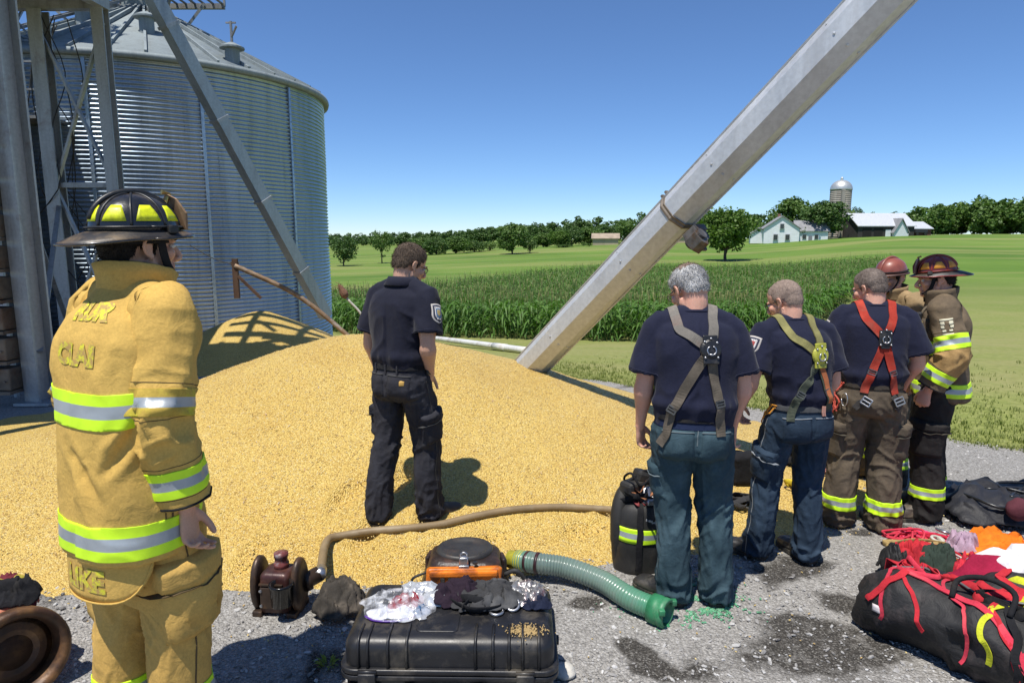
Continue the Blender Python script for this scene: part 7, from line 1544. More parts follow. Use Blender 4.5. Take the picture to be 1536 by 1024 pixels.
def g_case():
    z = YARD(-.23, 2.47) - .01; o = empty('equipment_case', (-.232, 2.475, z), R(-1.0)); tag(o, 'big black plastic equipment case with ribbed lid, latches and a front handle', 'case'); bp = BLACKP(); W, D, H = .80, .45, .425; hl = .13
    V, F = rbox(W - .03, D - .03, H - hl - .012, .045, taper=1.02, top_r=.006); bs = obj('base', V, F, bp, o)
    for x in (-.36, -.27, .27, .36): m = MB(); m.box((x, -D / 2 + .008, .13), (.030, .022, .25), bev=.005); m.out('base_rib', bp, bs)
    for x in (-.2, .2): m = MB(); m.box((x, -D / 2 + .010, .10), (.012, .012, .19), bev=.003); m.out('base_rib', bp, bs)
    V, F = rbox(W - .012, D - .012, hl, .055, top_r=.045); V[:, 2] += H - hl; lid = obj('lid', V, F, bp, o); m = MB()
    for x in (-.335, -.30, -.225, -.155, .10, .165, .225, .275, .335): # ribs over the front edge of the lid
        a = np.linspace(0, math.pi / 2, 7); P = [np.array([x, -D / 2 + .004, H - hl + .01])] + [np.array([x, -D / 2 + .051 - .047 * math.cos(t), H - .045 + .047 * math.sin(t)]) for t in a] + [np.array([x, -D / 2 + .11, H + .001])]; V, F = tube(P, .010, 8, rb=.006, up=(1, 0, 0)); m.add(V, F)
    V, F = rbox(.16, .20, .006, .02, top_r=.004); m.add(V + [-.05, -.06, H - .002], F); m.out('lid_rib', bp, lid, True)
    # mating rim
    for k, zz in enumerate((H - hl - .020, H - hl + .004)): V, F = rbox(W + .022, D + .022, .019, .062, top_r=.007); V[:, 2] += zz; obj('rim', V, F, bp, lid if k else o)
    for x in (-.30, .285):
        m = MB(); m.box((x, -D / 2 - .018, H - hl - .028), (.065, .018, .085), bev=.005); m.box((x, -D / 2 - .028, H - hl - .055), (.05, .012, .03), bev=.004); m.bar((x - .035, -D / 2 - .012, H - hl + .016), (x + .035, -D / 2 - .012, H - hl + .016), .012); m.out('latch', bp, o, True)
    m = MB(); m.tube(catmull([(-.145, -D / 2 - .0, H - hl - .055), (-.14, -D / 2 - .045, H - hl - .058), (-.10, -D / 2 - .058, H - hl - .060), (.06, -D / 2 - .058, H - hl - .060), (.10, -D / 2 - .045, H - hl - .058), (.105, -D / 2, H - hl - .055)], 30), .014, 10); m.tube([(-.09, -D / 2 - .058, H - hl - .06), (.05, -D / 2 - .058, H - hl - .06)], .0195, 12); m.out('handle', bp, o, True)
    m = MB(); m.box((-.15, -D / 2 - .008, H - hl - .055), (.03, .03, .05), bev=.006); m.out('handle_mount', bp, o); m = MB(); m.box((.11, -D / 2 - .008, H - hl - .055), (.03, .03, .05), bev=.006); m.lathe([(.002, 0), (.022, 0), (.024, .012), (.002, .018)], 16, c=(.125, -D / 2 - .02, H - hl - .045), axis=(0, -1, 0)); m.out('handle_mount', bp, o, True)
    m = MB(); m.box((W / 2 + .006, 0, H - hl - .07), (.02, .16, .05), bev=.006); m.lathe([(.002, 0), (.02, 0), (.02, .02), (.002, .022)], 14, c=(W / 2 + .008, .14, H - hl - .09), axis=(1, 0, 0)); m.out('side_handle', bp, o)
    # things left lying on the lid
    top = z + H + .002; T = lambda x, y: (-.232 + x, 2.475 + y, top)
    film = clear_film(); V, F = crumple(.30, .22, 34, 3, .026, 6, dome=.012); b = obj('plastic_bag', V, F, film, None); b.location = T(-.22, -.0); tag(b, 'crumpled clear plastic bag with a violet rim lying on the case lid', 'plastic bag')
    wm = surf('white_film', (.62, .63, .68), .3, var=.15, vscale=20, bstr=.3, bscale=30, bdist=.01); cloth_obj('face_mask', T(-.245, -.045), .19, .085, .1, wm, 'white shield like plastic piece edged violet inside the clear bag', 'mask', 5, .014, 3); m = MB()
    m.tube(catmull([(-.098, -.02, .006), (-.06, -.048, .006), (0, -.056, .006), (.06, -.046, .006), (.10, -.015, .008)], 20), .004, 6); e = m.out('violet_edge', surf('violet', (.10, .03, .28), .4), bpy.data.objects['face_mask'], True)
    cloth_obj('red_glove', T(-.19, .02), .17, .09, .4, cloth('red_cloth', (.22, .012, .022), fstr=.4), 'dark red glove lying crumpled among the plastic on the case', 'glove', 8, .02, 5, dome=.012); cloth_obj('blue_rag', T(-.125, -.04), .07, .05, .8, cloth('blue_cloth', (.03, .10, .22)), 'small blue rag beside the clear bag on the case', 'rag', 9, .02, 4)
    cloth_obj('white_wrap', T(-.12, .085), .24, .15, -.3, surf('silver_film', (.48, .50, .53), .25, metal=.3, var=.3, vscale=30, bstr=.5, bscale=25, bdist=.01), 'crumpled silvery wrapper at the back of the case lid', 'wrapper', 12, .028, 6, dome=.008)
    cloth_obj('dark_bag', T(-.0, .075), .22, .15, .5, cloth('dark_purple_cloth', (.022, .013, .022), fstr=.5), 'small dark pouch slumped in the middle of the case lid', 'pouch', 21, .035, 5, dome=.022); cloth_obj('black_strap_heap', T(.13, .065), .32, .22, .2, cloth('grey_black_cloth', (.045, .045, .047), fstr=.5, alt=(.11, .11, .11)), 'heap of greyish black straps and torn cloth on the case lid', 'straps', 15, .032, 8, dome=.008)
    tangle('orange_line', T(.03, .10), .14, .10, .03, .005, surf('orange_cord', (.6, .26, .03), .8, var=.3, vscale=20), 'short orange cord half under the black straps on the case', 'cord', 9, 3); tangle('black_webbing', T(.09, -.0), .26, .16, .04, .012, BLACKC(), 'black webbing trailing across the case lid', 'webbing', 9, 5, flat=1.2)
    for k, (x, y, lab) in enumerate(((.17, -.03, 'small steel ring lying flat near the front of the case lid'), (.235, .0, 'dark steel ring standing among the scraps on the case'))):
        m = MB(); a = np.linspace(0, 2 * np.pi, 24); m.tube([(.026 * math.cos(t), .026 * math.sin(t), .006 + .012 * k * (1 + math.sin(t))) for t in a], .006, 8); r_ = m.out('steel_ring', STEEL(), None, True); r_.location = T(x, y); tag(r_, lab, 'ring')
    cloth_obj('foil_scraps', T(.28, .09), .20, .16, .9, surf('foil', (.4, .39, .38), .3, metal=.6, var=.7, vscale=40, bstr=.6, bscale=40, bdist=.01, grime=(.12, .02, .03), gscale=20, gamt=.8), 'crumpled foil and dark scraps towards the far corner of the case lid', 'scraps', 31, .024, 9); cloth_obj('navy_rag', T(.33, .02), .12, .09, .1, cloth('navy_rag', (.012, .016, .035)), 'dark navy rag at the side of the case lid', 'rag', 33, .02, 5)
    # corn dust in the corner
    n = 500; a = rng.normal(0, 1, (n, 2)) * [.035, .018]; kv, kf = ico(.2, 4); V, F = scatter_mesh(kv, kf, np.stack([-.232 + .285 + a[:, 0], 2.475 - .155 + a[:, 1], np.full(n, top + .002)], 1), np.full((n, 3), .0028) * rng.uniform(.5, 1.3, (n, 1)), rng.uniform(0, 6, n)); tag(obj('grain_dust', V, F, surf('grain_dust', (.40, .28, .12), .9), None, None, False), 'spilled corn dust in the corner of the case lid', None, None, 'stuff')

def clear_film():
    m, nt, b, N, L = new_mat('clear_film'); v = coords(nt); b.inputs['Base Color'].default_value = (.75, .77, .82, 1); b.inputs['Roughness'].default_value = .15; b.inputs['Specular IOR Level'].default_value = .7
    f = ramp(nt, noise(nt, v, 25, 4), [(.42, (.10,) * 3), (.62, (.55,) * 3)]); L.new(f, b.inputs['Alpha']); L.new(bump(nt, noise(nt, v, 30, 4), .5, .01), b.inputs['Normal']); return m

def g_pump():
    p = on_ground(422, 912, YARD); o = empty('transfer_pump', (p[0], p[1], YARD(p[0], p[1])), R(-6)); tag(o, 'small rusty dark red pump housing feeding the tan hose at the foot of the corn', 'pump'); rd = surf('maroon_iron', (.060, .022, .020), .38, metal=.2, var=.5, vscale=11, alt=(.11, .05, .035), grime=(.05, .042, .035), gscale=9, gamt=.8, bscale=60, bstr=.3); ir = surf('brown_iron', (.055, .035, .024), .45, metal=.3, var=.5, vscale=12, grime=(.16, .08, .035), gscale=10, gamt=.7)
    V, F = rbox(.165, .15, .205, .03, taper=.96, top_r=.03); V[:, 2] += .02; obj('housing', V, F, rd, o); m = MB(); m.box((-.01, -.078, .10), (.115, .012, .115), bev=.004); m.box((-.01, -.080, .172), (.12, .012, .008)); m.box((0, -.084, .09), (.03, .006, .004)); m.out('cover_plate', ir, o)
    for sx in (-1, 1):
        m = MB(); pr = [(.04, -.016), (.125, -.016), (.135, -.008), (.135, .008), (.125, .016), (.04, .016)]; V, F = lathe(pr, 30); V = V * np.array([1.08, .62, 1]); V = V @ basis_z((1, 0, 0)).T; V = V[:, [0, 1, 2]]; y0 = V[:, 1].copy(); m.add(V + [sx * .105, 0, .138], F); m.out('end_flange', ir, o, True)
    m = MB(); m.lathe([(.03, 0), (.052, 0), (.056, .10), (.060, .10), (.060, .112), (.048, .112), (.044, .02), (.002, .02)], 22, c=(.055, -.098, .085)); m.out('cup', surf('black_gloss', (.008, .008, .008), .15, bstr=0), o, True)
    m = MB(); m.lathe([(.002, 0), (.036, 0), (.038, .03), (.032, .034), (.032, .06), (.036, .062), (.036, .082), (.002, .088)], 20, c=(.01, .01, .22)); m.out('filler_cap', surf('red_grey', (.17, .045, .04), .4, var=.5, vscale=25, grime=(.25, .25, .26), gscale=18, gamt=.9), o, True)
    m = MB(); m.lathe([(.03, 0), (.055, 0), (.055, .03), (.042, .035), (.042, .085), (.03, .085)], 20, c=(.10, .06, .12), axis=(.75, .62, .25)); m.out('outlet', ir, o, True); m = MB()
    for x, y in ((-.09, -.06), (.09, -.06), (-.09, .06), (.09, .06)): m.box((x, y, .01), (.05, .05, .03), bev=.006)
    m.out('foot', ir, o); m = MB()
    for zz in (.06, .14):
        for x in (-.062, .042): m.lathe([(.001, 0), (.008, 0), (.008, .006), (.001, .008)], 8, c=(x, -.084, zz), axis=(0, -1, 0))
    m.out('bolt', STEEL(), o); return np.array([p[0], p[1], YARD(p[0], p[1])]) + rz(R(-6)) @ np.array([.17, .11, .145])

def g_hoses(out):
    r = .0235; P = [out, on_ground(492, 822, YARD) + [0, 0, .05]] + [on_ground(px, py, YARD) + [0, 0, r * .75] for px, py in ((520, 806), (560, 800), (612, 796), (662, 790), (712, 778), (770, 768), (840, 764), (900, 767), (945, 770))]
    Q = catmull(P, 150); V, F = tube(Q, r, 16); Q0 = Q[0].copy(); o = obj('water_hose', V - Q0, F, surf('tan_hose', (.235, .165, .085), .55, var=.28, vscale=5, grime=(.36, .30, .2), gscale=6, gamt=.5, bscale=120, bstr=.3), None); o.location = Q0; tag(o, 'tan hose curving over the foot of the corn heap from pump to air pack', 'hose')
    m = MB(); m.tube([Q[0] - Q0 - (Q[3] - Q[0]) * .5, Q[2] - Q0], .031, 14); m.out('coupling', STEEL(), o, True)
    # green ribbed suction hose
    C = [on_ground(776, 858, YARD) + [0, 0, .075], on_ground(806, 868, YARD) + [0, 0, .095], on_ground(848, 872, YARD) + [0, 0, .085], on_ground(902, 888, YARD) + [0, 0, .066], on_ground(945, 915, YARD) + [0, 0, .066], on_ground(988, 933, YARD) + [0, 0, .064]]
    A = catmull(C, 420); L_ = np.linalg.norm(np.diff(A, axis=0), axis=1).sum(); t = np.linspace(0, L_, 420); rr = .053 + .0055 * np.abs(np.sin(np.pi * t / .0185)) ** .7; V, F = tube(A, rr, 26); A0 = A[0].copy(); nt_ = green_hose_mat(); o = obj('suction_hose', V - A0, F, nt_, None); o.location = A0; tag(o, 'green ribbed suction hose lying on the gravel beside the black case', 'hose')
    d = nrm(A[-1] - A[-8]); m = MB(); gm = surf('green_fitting', (.03, .20, .085), .5, var=.25, vscale=20, grime=(.2, .3, .2), gscale=15, gamt=.4); m.lathe([(.055, -.01), (.072, -.01), (.074, .03), (.070, .045), (.074, .05), (.074, .075), (.058, .08), (.058, .02), (.002, .02)], 28, c=A[-1] - A0 - d * .03, axis=d)
    for k in range(3): a = 2 * np.pi * k / 3; b = basis_z(d); m.box(A[-1] - A0 + d * .045 + (b[:, 0] * math.cos(a) + b[:, 1] * math.sin(a)) * .07, (.03, .03, .03), bev=.005)
    m.out('end_coupling', gm, o, True); m = MB()
    for k in (40, 70): m.tube([A[k] - A0, A[k + 9] - A0], .0602, 26)
    m.out('tape_wrap', surf('dark_tape', (.035, .012, .014), .4, var=.5, vscale=30), o, True); m = MB(); d0 = nrm(A[0] - A[8]); m.lathe([(.045, -.06), (.058, -.06), (.058, .0), (.050, .005), (.050, .05), (.04, .055), (.036, .0), (.002, 0)], 24, c=A[0] - A0, axis=d0); m.out('yellow_collar', surf('yellow_fitting', (.45, .42, .05), .45, var=.4, vscale=25, grime=(.06, .06, .03), gscale=15, gamt=.6), o, True)
def green_hose_mat():
    m, nt, b, N, L = new_mat('green_hose'); v = coords(nt); sep = N.new('ShaderNodeSeparateXYZ'); L.new(v, sep.inputs[0]); f = math_(nt, 'MULTIPLY_ADD', sep.outputs['X'], 1.25, 0.0, clamp=True); c = ramp(nt, f, [(0, (.10, .24, .17)), (.12, (.12, .165, .145)), (.55, (.155, .225, .185)), (.85, (.06, .26, .14)), (1, (.03, .27, .10))])
    g = noise(nt, v, 18, 5, .65); c = mixc(nt, ramp(nt, g, [(.5, (0,) * 3), (.7, (.5,) * 3)]), c, (.20, .23, .20)); L.new(c, b.inputs['Base Color']); b.inputs['Roughness'].default_value = .27; b.inputs['Coat Weight'].default_value = .3; return m

def g_pack():
    p = on_ground(958, 846, YARD); x, y = p[0], p[1]; o = empty('air_pack', (x, y, YARD(x, y) - .01), R(14)); tag(o, 'black air pack with a lime and silver band standing by the white haired man', 'air pack'); bk = surf('black_nylon', (.020, .019, .018), .62, var=.35, vscale=9, grime=(.08, .07, .05), gscale=7, gamt=.4, bscale=260, bstr=.4)
    prof = [(.0, 0), (.135, 0), (.150, .02), (.154, .10), (.152, .22), (.146, .30), (.128, .365), (.098, .40), (.06, .415), (.002, .42)]; V, F = lathe(catmull([(a, b_, 0) for a, b_ in prof], 40)[:, :2], 48); V = V * np.array([1, .86, 1]); V += vnormals(V, np.array([f for f in F if len(f) == 4])) * ((fbm(V * 11, 3, 2) - .5) * .022)[:, None]; F4 = np.array([f for f in F if len(f) == 4]); bd = obj('body', V, F4, bk, o)
    stripes(V, F4, (0, 0, 0), (.05, 0, 1), .235, .082, 'reflective_band', bd, .004); B = bvh_of(V, F4)
    strap([(-.09, -.2, .03), (-.09, -.2, .2), (-.085, -.2, .36), (-.03, -.05, .45)], .034, B, .007, .003, 40, BLACKC(), 'strap', o); strap([(.16, -.12, .02), (.17, -.1, .2), (.13, -.1, .37)], .03, B, .007, .003, 30, BLACKC(), 'strap', o)
    sc = surf('white_scuff', (.55, .53, .5), .8); g = np.random.default_rng(3); m = MB()
    for k in range(9): u = -.055 + k * .014; q, n_ = snap(B, (u + .02, -.2, .335 - u * .25 + g.normal(0, .004)), .0015); m.box(q, (.010 * g.uniform(.5, 1.2), .003, .012 * g.uniform(.4, 1.2)), rot=rz(g.normal(0, .3)))
    m.out('worn_print', sc, bd)
    V, F = tube(catmull([(-.11, .02, .05), (-.135, .0, .25), (-.12, .02, .38), (-.06, .05, .46), (.03, .06, .50)], 20), .045, 12); obj('side_pad', V + ((fbm(V * 16, 2, 3) - .5) * .015)[:, None], F, bk, o)
    m = MB(); m.lathe([(.002, 0), (.055, 0), (.06, .02), (.05, .04), (.035, .05), (.035, .09), (.002, .095)], 20, c=(.015, -.02, .40)); m.box((.03, -.08, .425), (.07, .05, .035), bev=.008); m.lathe([(.002, -.03), (.018, -.03), (.018, .03), (.002, .03)], 12, c=(.07, -.06, .43), axis=(1, 0, 0)); m.out('valve', STEEL(), o, True)
    m = MB(); m.box((-.04, .02, .475), (.14, .10, .09), rot=rz(.4), bev=.02); m.box((.03, .04, .53), (.11, .09, .07), rot=ry(.3), bev=.018); m.out('harness_pad', bk, o)
    for k, (mt, n_, s, h, nm) in enumerate(((BLACKC(), 14, .26, .20, 'loose_strap'), (surf('orange_brown_web', (.30, .12, .05), .8, var=.4, vscale=20), 8, .2, .12, 'loose_strap'), (surf('red_strap', (.20, .03, .03), .7, var=.4, vscale=20), 7, .2, .1, 'loose_strap'), (BLACKC(), 12, .22, .26, 'air_line'))): t = tangle(nm, (-.02, -.01, .38 + .03 * (k % 2)), s, s * .8, h, .012 if k < 3 else .007, mt, None, None, n_, 40 + k, flat=1.3 if k < 3 else None, parent=o)

def g_reel():
    p = on_ground(702, 878, YARD); x, y = p[0] - .02, p[1] + .06; z = YARD(x, y) - .015; o = empty('open_generator', (x, y, z), R(2)); tag(o, 'dark brown housing with a bright orange front and steel latch behind the black case', 'equipment'); dk = surf('scorched_brown', (.032, .020, .016), .42, var=.6, vscale=9, alt=(.085, .038, .024), grime=(.012, .011, .01), gscale=7, gamt=.8, bscale=50, bstr=.5, bdist=.006); org = surf('orange_paint', (.78, .20, .012), .42, var=.25, vscale=12, grime=(.12, .03, .01), gscale=9, gamt=.85, bscale=60, bstr=.3)
    V, F = rbox(.50, .36, .185, .09, taper=.80, top_r=.05); V += ((fbm(V * 9, 3, 4) - .5) * .028)[:, None]; obj('housing', V, F, dk, o); m = MB(); V, F = lathe([(.002, .012), (.09, .010), (.12, .014), (.135, .024), (.150, .024), (.158, .008), (.160, -.01), (.002, -.012)], 36); m.add(V * np.array([1, .82, 1]) + [0, .02, .180], F); m.out('round_lid', surf('charcoal_lid', (.030, .029, .028), .5, var=.4, vscale=14, grime=(.1, .06, .04), gscale=9, gamt=.4), o, True)
    V, F = rbox(.40, .05, .115, .02, top_r=.015); V = V @ rx(-.16).T; V += ((fbm(V * 20, 3, 6) - .5) * .012)[:, None] + np.array([0, -.165, .055]); obj('front_panel', V, F, org, o); m = MB(); m.box((0, -.18, .152), (.36, .04, .035), bev=.01); m.out('front_lip', org, o)
    m = MB(); m.box((0, -.135, .195), (.05, .04, .06), bev=.008); m.box((0, -.155, .16), (.055, .02, .05), bev=.004); a = np.linspace(0, math.pi, 12); m.tube([(.020 * math.cos(t), -.13, .222 + .022 * math.sin(t)) for t in a], .005, 6); m.out('latch', STEEL(), o, True); m = MB()
    for x_ in (-.11, -.07): m.box((x_, -.195, .12), (.022, .014, .03), bev=.003)
    m.lathe([(.002, 0), (.014, 0), (.014, .01), (.002, .012)], 12, c=(.06, -.15, .19)); m.out('switch', BLACKP(), o); 
    for r_, P_ in ((.012, [(.22, -.1, .10), (.28, -.12, .13), (.33, -.1, .06), (.36, -.14, .0)]), (.007, [(-.2, -.1, .12), (-.27, -.12, .10), (-.3, -.05, .02), (-.36, -.1, .01)])): m = MB(); m.tube(catmull(P_, 16), r_, 8); m.out('cable', surf('dark_cable', (.03, .03, .03), .7), o, True)
    for k, (w, d_, c_) in enumerate(((.06, .03, (.21, .02, .1)), (.05, .03, (-.2, .04, .11)))): m = MB(); m.box(c_, (w * .5, .10, .10), rot=rz(.2 * (-1) ** k), bev=.012); m.out('side_bracket', dk, o)

def g_drum():
    p = on_ground(58, 1068, YARD); o = empty('hose_drum', (p[0] - .06, p[1] + .06, YARD(p[0], p[1])), 0); tag(o, 'old salmon and rust coloured drum lying on its side with a dark open end', 'drum'); ax = nrm((.80, -.58, .12)); Rr = .185; b = basis_z(ax); c = np.array([-.06, .02, Rr + .01]); rim = surf('dark_rust_rim', (.075, .036, .018), .5, metal=.2, var=.6, vscale=9, alt=(.20, .10, .035), grime=(.02, .012, .008), gscale=7, gamt=.7, bscale=50, bstr=.5); sal = surf('salmon_paint', (.52, .20, .12), .5, var=.3, vscale=7, grime=(.12, .05, .03), gscale=6, gamt=.7, alt=(.62, .30, .2))
    m = MB(); m.lathe([(.002, -.58), (Rr * .9, -.58), (Rr * .9, -.04), (Rr * .86, -.02), (Rr * .82, -.03), (Rr * .80, -.26), (.002, -.26)], 48, c=c, axis=ax); m.out('barrel', sal, o, True); m = MB()
    for q in (-.12, -.32): m.lathe([(Rr * .9, q - .02), (Rr * .95, q - .012), (Rr * .95, q + .012), (Rr * .9, q + .02)], 48, c=c, axis=ax)
    m.out('hoop', sal, o, True); m = MB(); m.lathe([(Rr * .9, -.05), (Rr, -.045), (Rr * 1.04, -.01), (Rr * 1.02, .022), (Rr * .93, .03), (Rr * .82, .015), (Rr * .76, -.03), (Rr * .74, -.10), (Rr * .80, -.10), (Rr * .85, -.05)], 48, c=c, axis=ax); m.out('rim', rim, o, True); m = MB()
    m.lathe([(.002, -.2), (.05, -.2), (.05, -.09), (.02, -.07), (.002, -.07)], 24, c=c + b[:, 0] * .02, axis=ax)
    m.lathe([(.002, -.09), (Rr * .80, -.09), (Rr * .80, -.055), (Rr * .5, -.045), (.002, -.065)], 40, c=c, axis=ax)
    for k in range(5): a = 2 * np.pi * k / 5 + .4; dd = b[:, 0] * math.cos(a) + b[:, 1] * math.sin(a); m.bar(c + dd * .03 - ax * .12, c + dd * Rr * .8 - ax * .08, .03 + .01 * (k % 3), .016, up=ax)
    m.out('spoke', rim, o); q = c + np.array([0, 0, Rr]) - ax * .12
    W = np.array(o.location); cloth_obj('black_rag', W + q + np.array([-.03, .09, -.035]), .22, .18, .3, BLACKC(), 'black rag draped over the top of the old drum', 'rag', 51, .05, 4, dome=.03); cloth_obj('yellow_rag', W + q + np.array([-.08, .12, -.03]), .20, .12, .6, cloth('yellow_cloth', (.48, .40, .06), fstr=.4), 'dull yellow rag on the drum, under the black one', 'rag', 53, .04, 4, dome=.02)
    cloth_obj('maroon_rag', W + np.array([-.30, .26, .22]), .26, .22, .2, cloth('maroon_cloth', (.14, .025, .035), fstr=.4), 'maroon rag hanging beside the drum', 'rag', 55, .08, 4, dome=.05)

def g_tarp():
    p = on_ground(505, 925, YARD); cloth_obj('dark_tarp', (p[0], p[1] + .05, YARD(p[0], p[1]) + .005), .25, .24, .3, cloth('dirty_tarp', (.055, .048, .04), fstr=.6, var=.5, alt=(.16, .13, .10), grime=(.02, .02, .02)), 'dirty dark tarp bundled on the gravel between pump and case', 'tarp', 61, .07, 5, dome=.06, thick=.004); o = empty('weed_sprig', on_ground(492, 1000, YARD)); tag(o, 'small yellow green weed sprouting from the gravel beside the case', 'weed'); m = MB(); g = np.random.default_rng(4)
    for k in range(26): a = g.uniform(0, 6.3); d = np.array([math.cos(a), math.sin(a), 0]); l = g.uniform(.02, .05); b = d * g.uniform(0, .025); s = np.array([-d[1], d[0], 0]) * .005; m.add([b, b + d * l * .5 + s + [0, 0, l * .6], b + d * l + [0, 0, l * .7], b + d * l * .5 - s + [0, 0, l * .6]], [(0, 1, 2, 3)])
    m.out('leaf', leaf_mat('weed_leaf', (.16, .22, .03), (.28, .34, .05), (.42, .45, .10), 3, .3), o)
    p = on_ground(846, 1012, YARD); V, F = ellipsoid((0, 0, .02), (.05, .04, .032)); V = V * (1 + (fbm(V * 30, 3, 3) - .5) * .5)[:, None]; s = obj('pale_stone', V, F, surf('pale_stone', (.6, .57, .5), .9, var=.2, vscale=30, bscale=80, bstr=.8), None); s.location = (p[0], p[1], YARD(p[0], p[1])); tag(s, 'pale whitish lump of stone on the gravel at the corner of the case', 'stone')

def g_paint():
    n = 2600; c = on_ground(1030, 905, YARD); a = rng.normal(0, 1, (n, 2)) * [.14, .085]; a = np.concatenate([a, rng.normal(0, 1, (700, 2)) * [.06, .05] + [-.16, .12], rng.normal(0, 1, (900, 2)) * [.05, .07] + [.09, .04]]); x = c[0] + a[:, 0]; y = c[1] + .02 + a[:, 1]; k = fbm(np.stack([x * 14, y * 14, 0 * x], 1), 3, 5) > .44; x, y = x[k], y[k]; kv, kf = ico(.25, 6); z = np.array([YARD(u, v) for u, v in zip(x, y)]) + .003; V, F = scatter_mesh(kv, kf, np.stack([x, y, z], 1), rng.uniform(.003, .0075, (len(x), 1)) * np.array([1.3, 1, .6]), rng.uniform(0, 6, len(x)))
    tag(obj('green_granules', V, F, stone_mat('green_stone', [(0, (.01, .16, .06)), (.5, (.02, .33, .12)), (.85, (.05, .45, .2)), (1, (.2, .5, .3))], rough=.6), None, None, False), 'bright green absorbent granules spilled round the boots of the white haired man', None, None, 'stuff')

def duffel(name, p, L_, r, yaw, mat, label, seed=0, h=1.0):
    o = empty(name, p, yaw); tag(o, label, 'bag'); n = 46; x = np.linspace(-1, 1, n); rr = r * (1 - np.abs(x) ** 7 * .55); rg = []
    for u, q in zip(x, rr):
        a = np.linspace(0, 2 * np.pi, 40, endpoint=False); cy, cz = np.cos(a), np.sin(a); cz = np.sign(cz) * np.abs(cz) ** .8; cy = np.sign(cy) * np.abs(cy) ** .75; rg.append(np.stack([np.full(40, u * L_ / 2), cy * q * 1.12, (cz * q * h + q * h) * 1.0], 1))
    rg = np.array(rg); V, F = loft(rg); V = np.asarray(V); F4 = np.array([f for f in F if len(f) == 4]); N = vnormals(V, F4); q = V * np.array([7, 5, 5]); q = q + vnoise(V * 6, seed)[:, None] * 1.2; V = V + N * ((ridge(q, seed) ** 1.5 - .45) * .045 + (ridge(V * 15, seed + 3) - .5) * .016)[:, None]; V[:, 2] = np.maximum(V[:, 2], .002); obj('body', V, F, mat, o); return o, V, F4
def og_(): return cloth('orange_fabric', (.70, .17, .012), var=.25, alt=(.80, .30, .03), fstr=.5, weave=1200, grime=(.25, .06, .02), gamt=.5)
def g_bags():
    bl = cloth('bag_nylon', (.016, .0155, .016), var=.5, rough=.66, fstr=1.0, fold=11, grime=(.12, .09, .085), gamt=.55, spec=.4); pk = cloth('pink_sling', (.55, .04, .07), var=.3, weave=1200, fstr=.3, alt=(.62, .09, .10), grime=(.12, .03, .03), gamt=.6); rd = cloth('red_web_b', (.45, .025, .035), var=.3, weave=1200, fstr=.3); lm = cloth('lime_web', (.50, .52, .03), var=.3, weave=1200, fstr=.3)
    d = nrm((.60, -.80, 0)); yaw = math.atan2(d[1], d[0]); q = np.array([-d[1], d[0], 0]); p1 = np.array([1.66, 2.92, 0]) + d * .42 + q * .21; p1[2] = YARD(p1[0], p1[1]) - .005; o, V, F = duffel('duffel_bag', p1, 1.02, .165, yaw, bl, 'long black duffel bag with a pink strap along its flank, lying on the gravel', 3, 1.0); B = bvh_of(V, F)
    strap([(-.40, .05, .5), (-.28, -.06, .5), (-.1, -.10, .4), (.12, -.16, .3), (.3, -.3, .14), (.42, -.3, .05)], .028, B, .006, .0025, 60, pk, 'strap', o); strap([(-.44, -.3, .22), (-.36, -.22, .4), (-.30, -.05, .5)], .03, B, .007, .003, 30, rd, 'strap', o); strap([(.05, .1, .5), (.1, -.08, .45), (.18, -.25, .25), (.2, -.3, .08)], .03, B, .006, .003, 40, BLACKC(), 'strap', o)
    for a_, b_, w_, mt in ((-.33, -.20, .018, rd), (-.16, -.02, .014, pk), (.02, .16, .02, rd), (.26, .2, .016, pk), (-.40, -.36, .016, pk), (.08, .05, .022, lm), (.34, .40, .022, lm)): strap([(a_, .02, .5), (a_ * .7 + b_ * .3, -.12, .45), (b_, -.22, .28), (b_ + .03, -.28, .12)], w_, B, .005, .0022, 40, mt, 'strap', o)
    m = MB(); m.tube(catmull([snap(B, v, .006)[0] for v in np.linspace((-.42, .02, .5), (.42, .02, .5), 12)], 40), .006, 6); m.out('zip', surf('grey_zip', (.12, .12, .12), .5, metal=.4), o, True); m = MB(); h_ = [snap(B, v, .012)[0] for v in ((-.1, -.14, .4), (-.1, -.02, .5), (.12, -.02, .5), (.12, -.14, .4))]; m.tube(catmull([h_[0], h_[1] + [0, 0, .05], (h_[1] + h_[2]) / 2 + [0, .02, .08], h_[2] + [0, 0, .05], h_[3]], 24), .012, 8); m.out('handle', BLACKC(), o, True)
    V2, F2 = patch((-.36, -.3, .20), (1, 0, 0), (0, .3, 1), .05, .035, (0, 1, -.2), B, .006, 5, 5); obj('white_tag', V2, F2, surf('white_label', (.6, .55, .55), .7), o)
    p2 = p1 + q * .40 + d * .18; p2[2] = YARD(p2[0], p2[1]) - .005; o2, V, F = duffel('gear_bag', p2, .80, .150, yaw + .12, bl, 'second black gear bag behind the duffel, strewn with red and lime straps', 8, .95); B2 = bvh_of(V, F)
    strap([(-.3, .1, .5), (-.2, -.1, .4), (0, -.14, .4), (.2, -.1, .4)], .036, B2, .008, .003, 40, rd, 'strap', o2); strap([(-.1, .15, .4), (-.05, 0, .5), (.05, -.15, .4)], .03, B2, .01, .003, 30, lm, 'strap', o2)
    W = lambda u, v, w: p1 + d * u + q * v + np.array([0, 0, w]); bagz = lambda x, y: YARD(x, y) + max(0.0, max(.30 - 2.2 * max(0, abs(float((np.array([x, y]) - p1[:2]) @ q[:2])) - .06), .27 - 2.0 * max(0, abs(float((np.array([x, y]) - p2[:2]) @ q[:2])) - .05)) * (1 if -.42 < float((np.array([x, y]) - p1[:2]) @ d[:2]) < .62 else 0) - .02)
    T = tangle
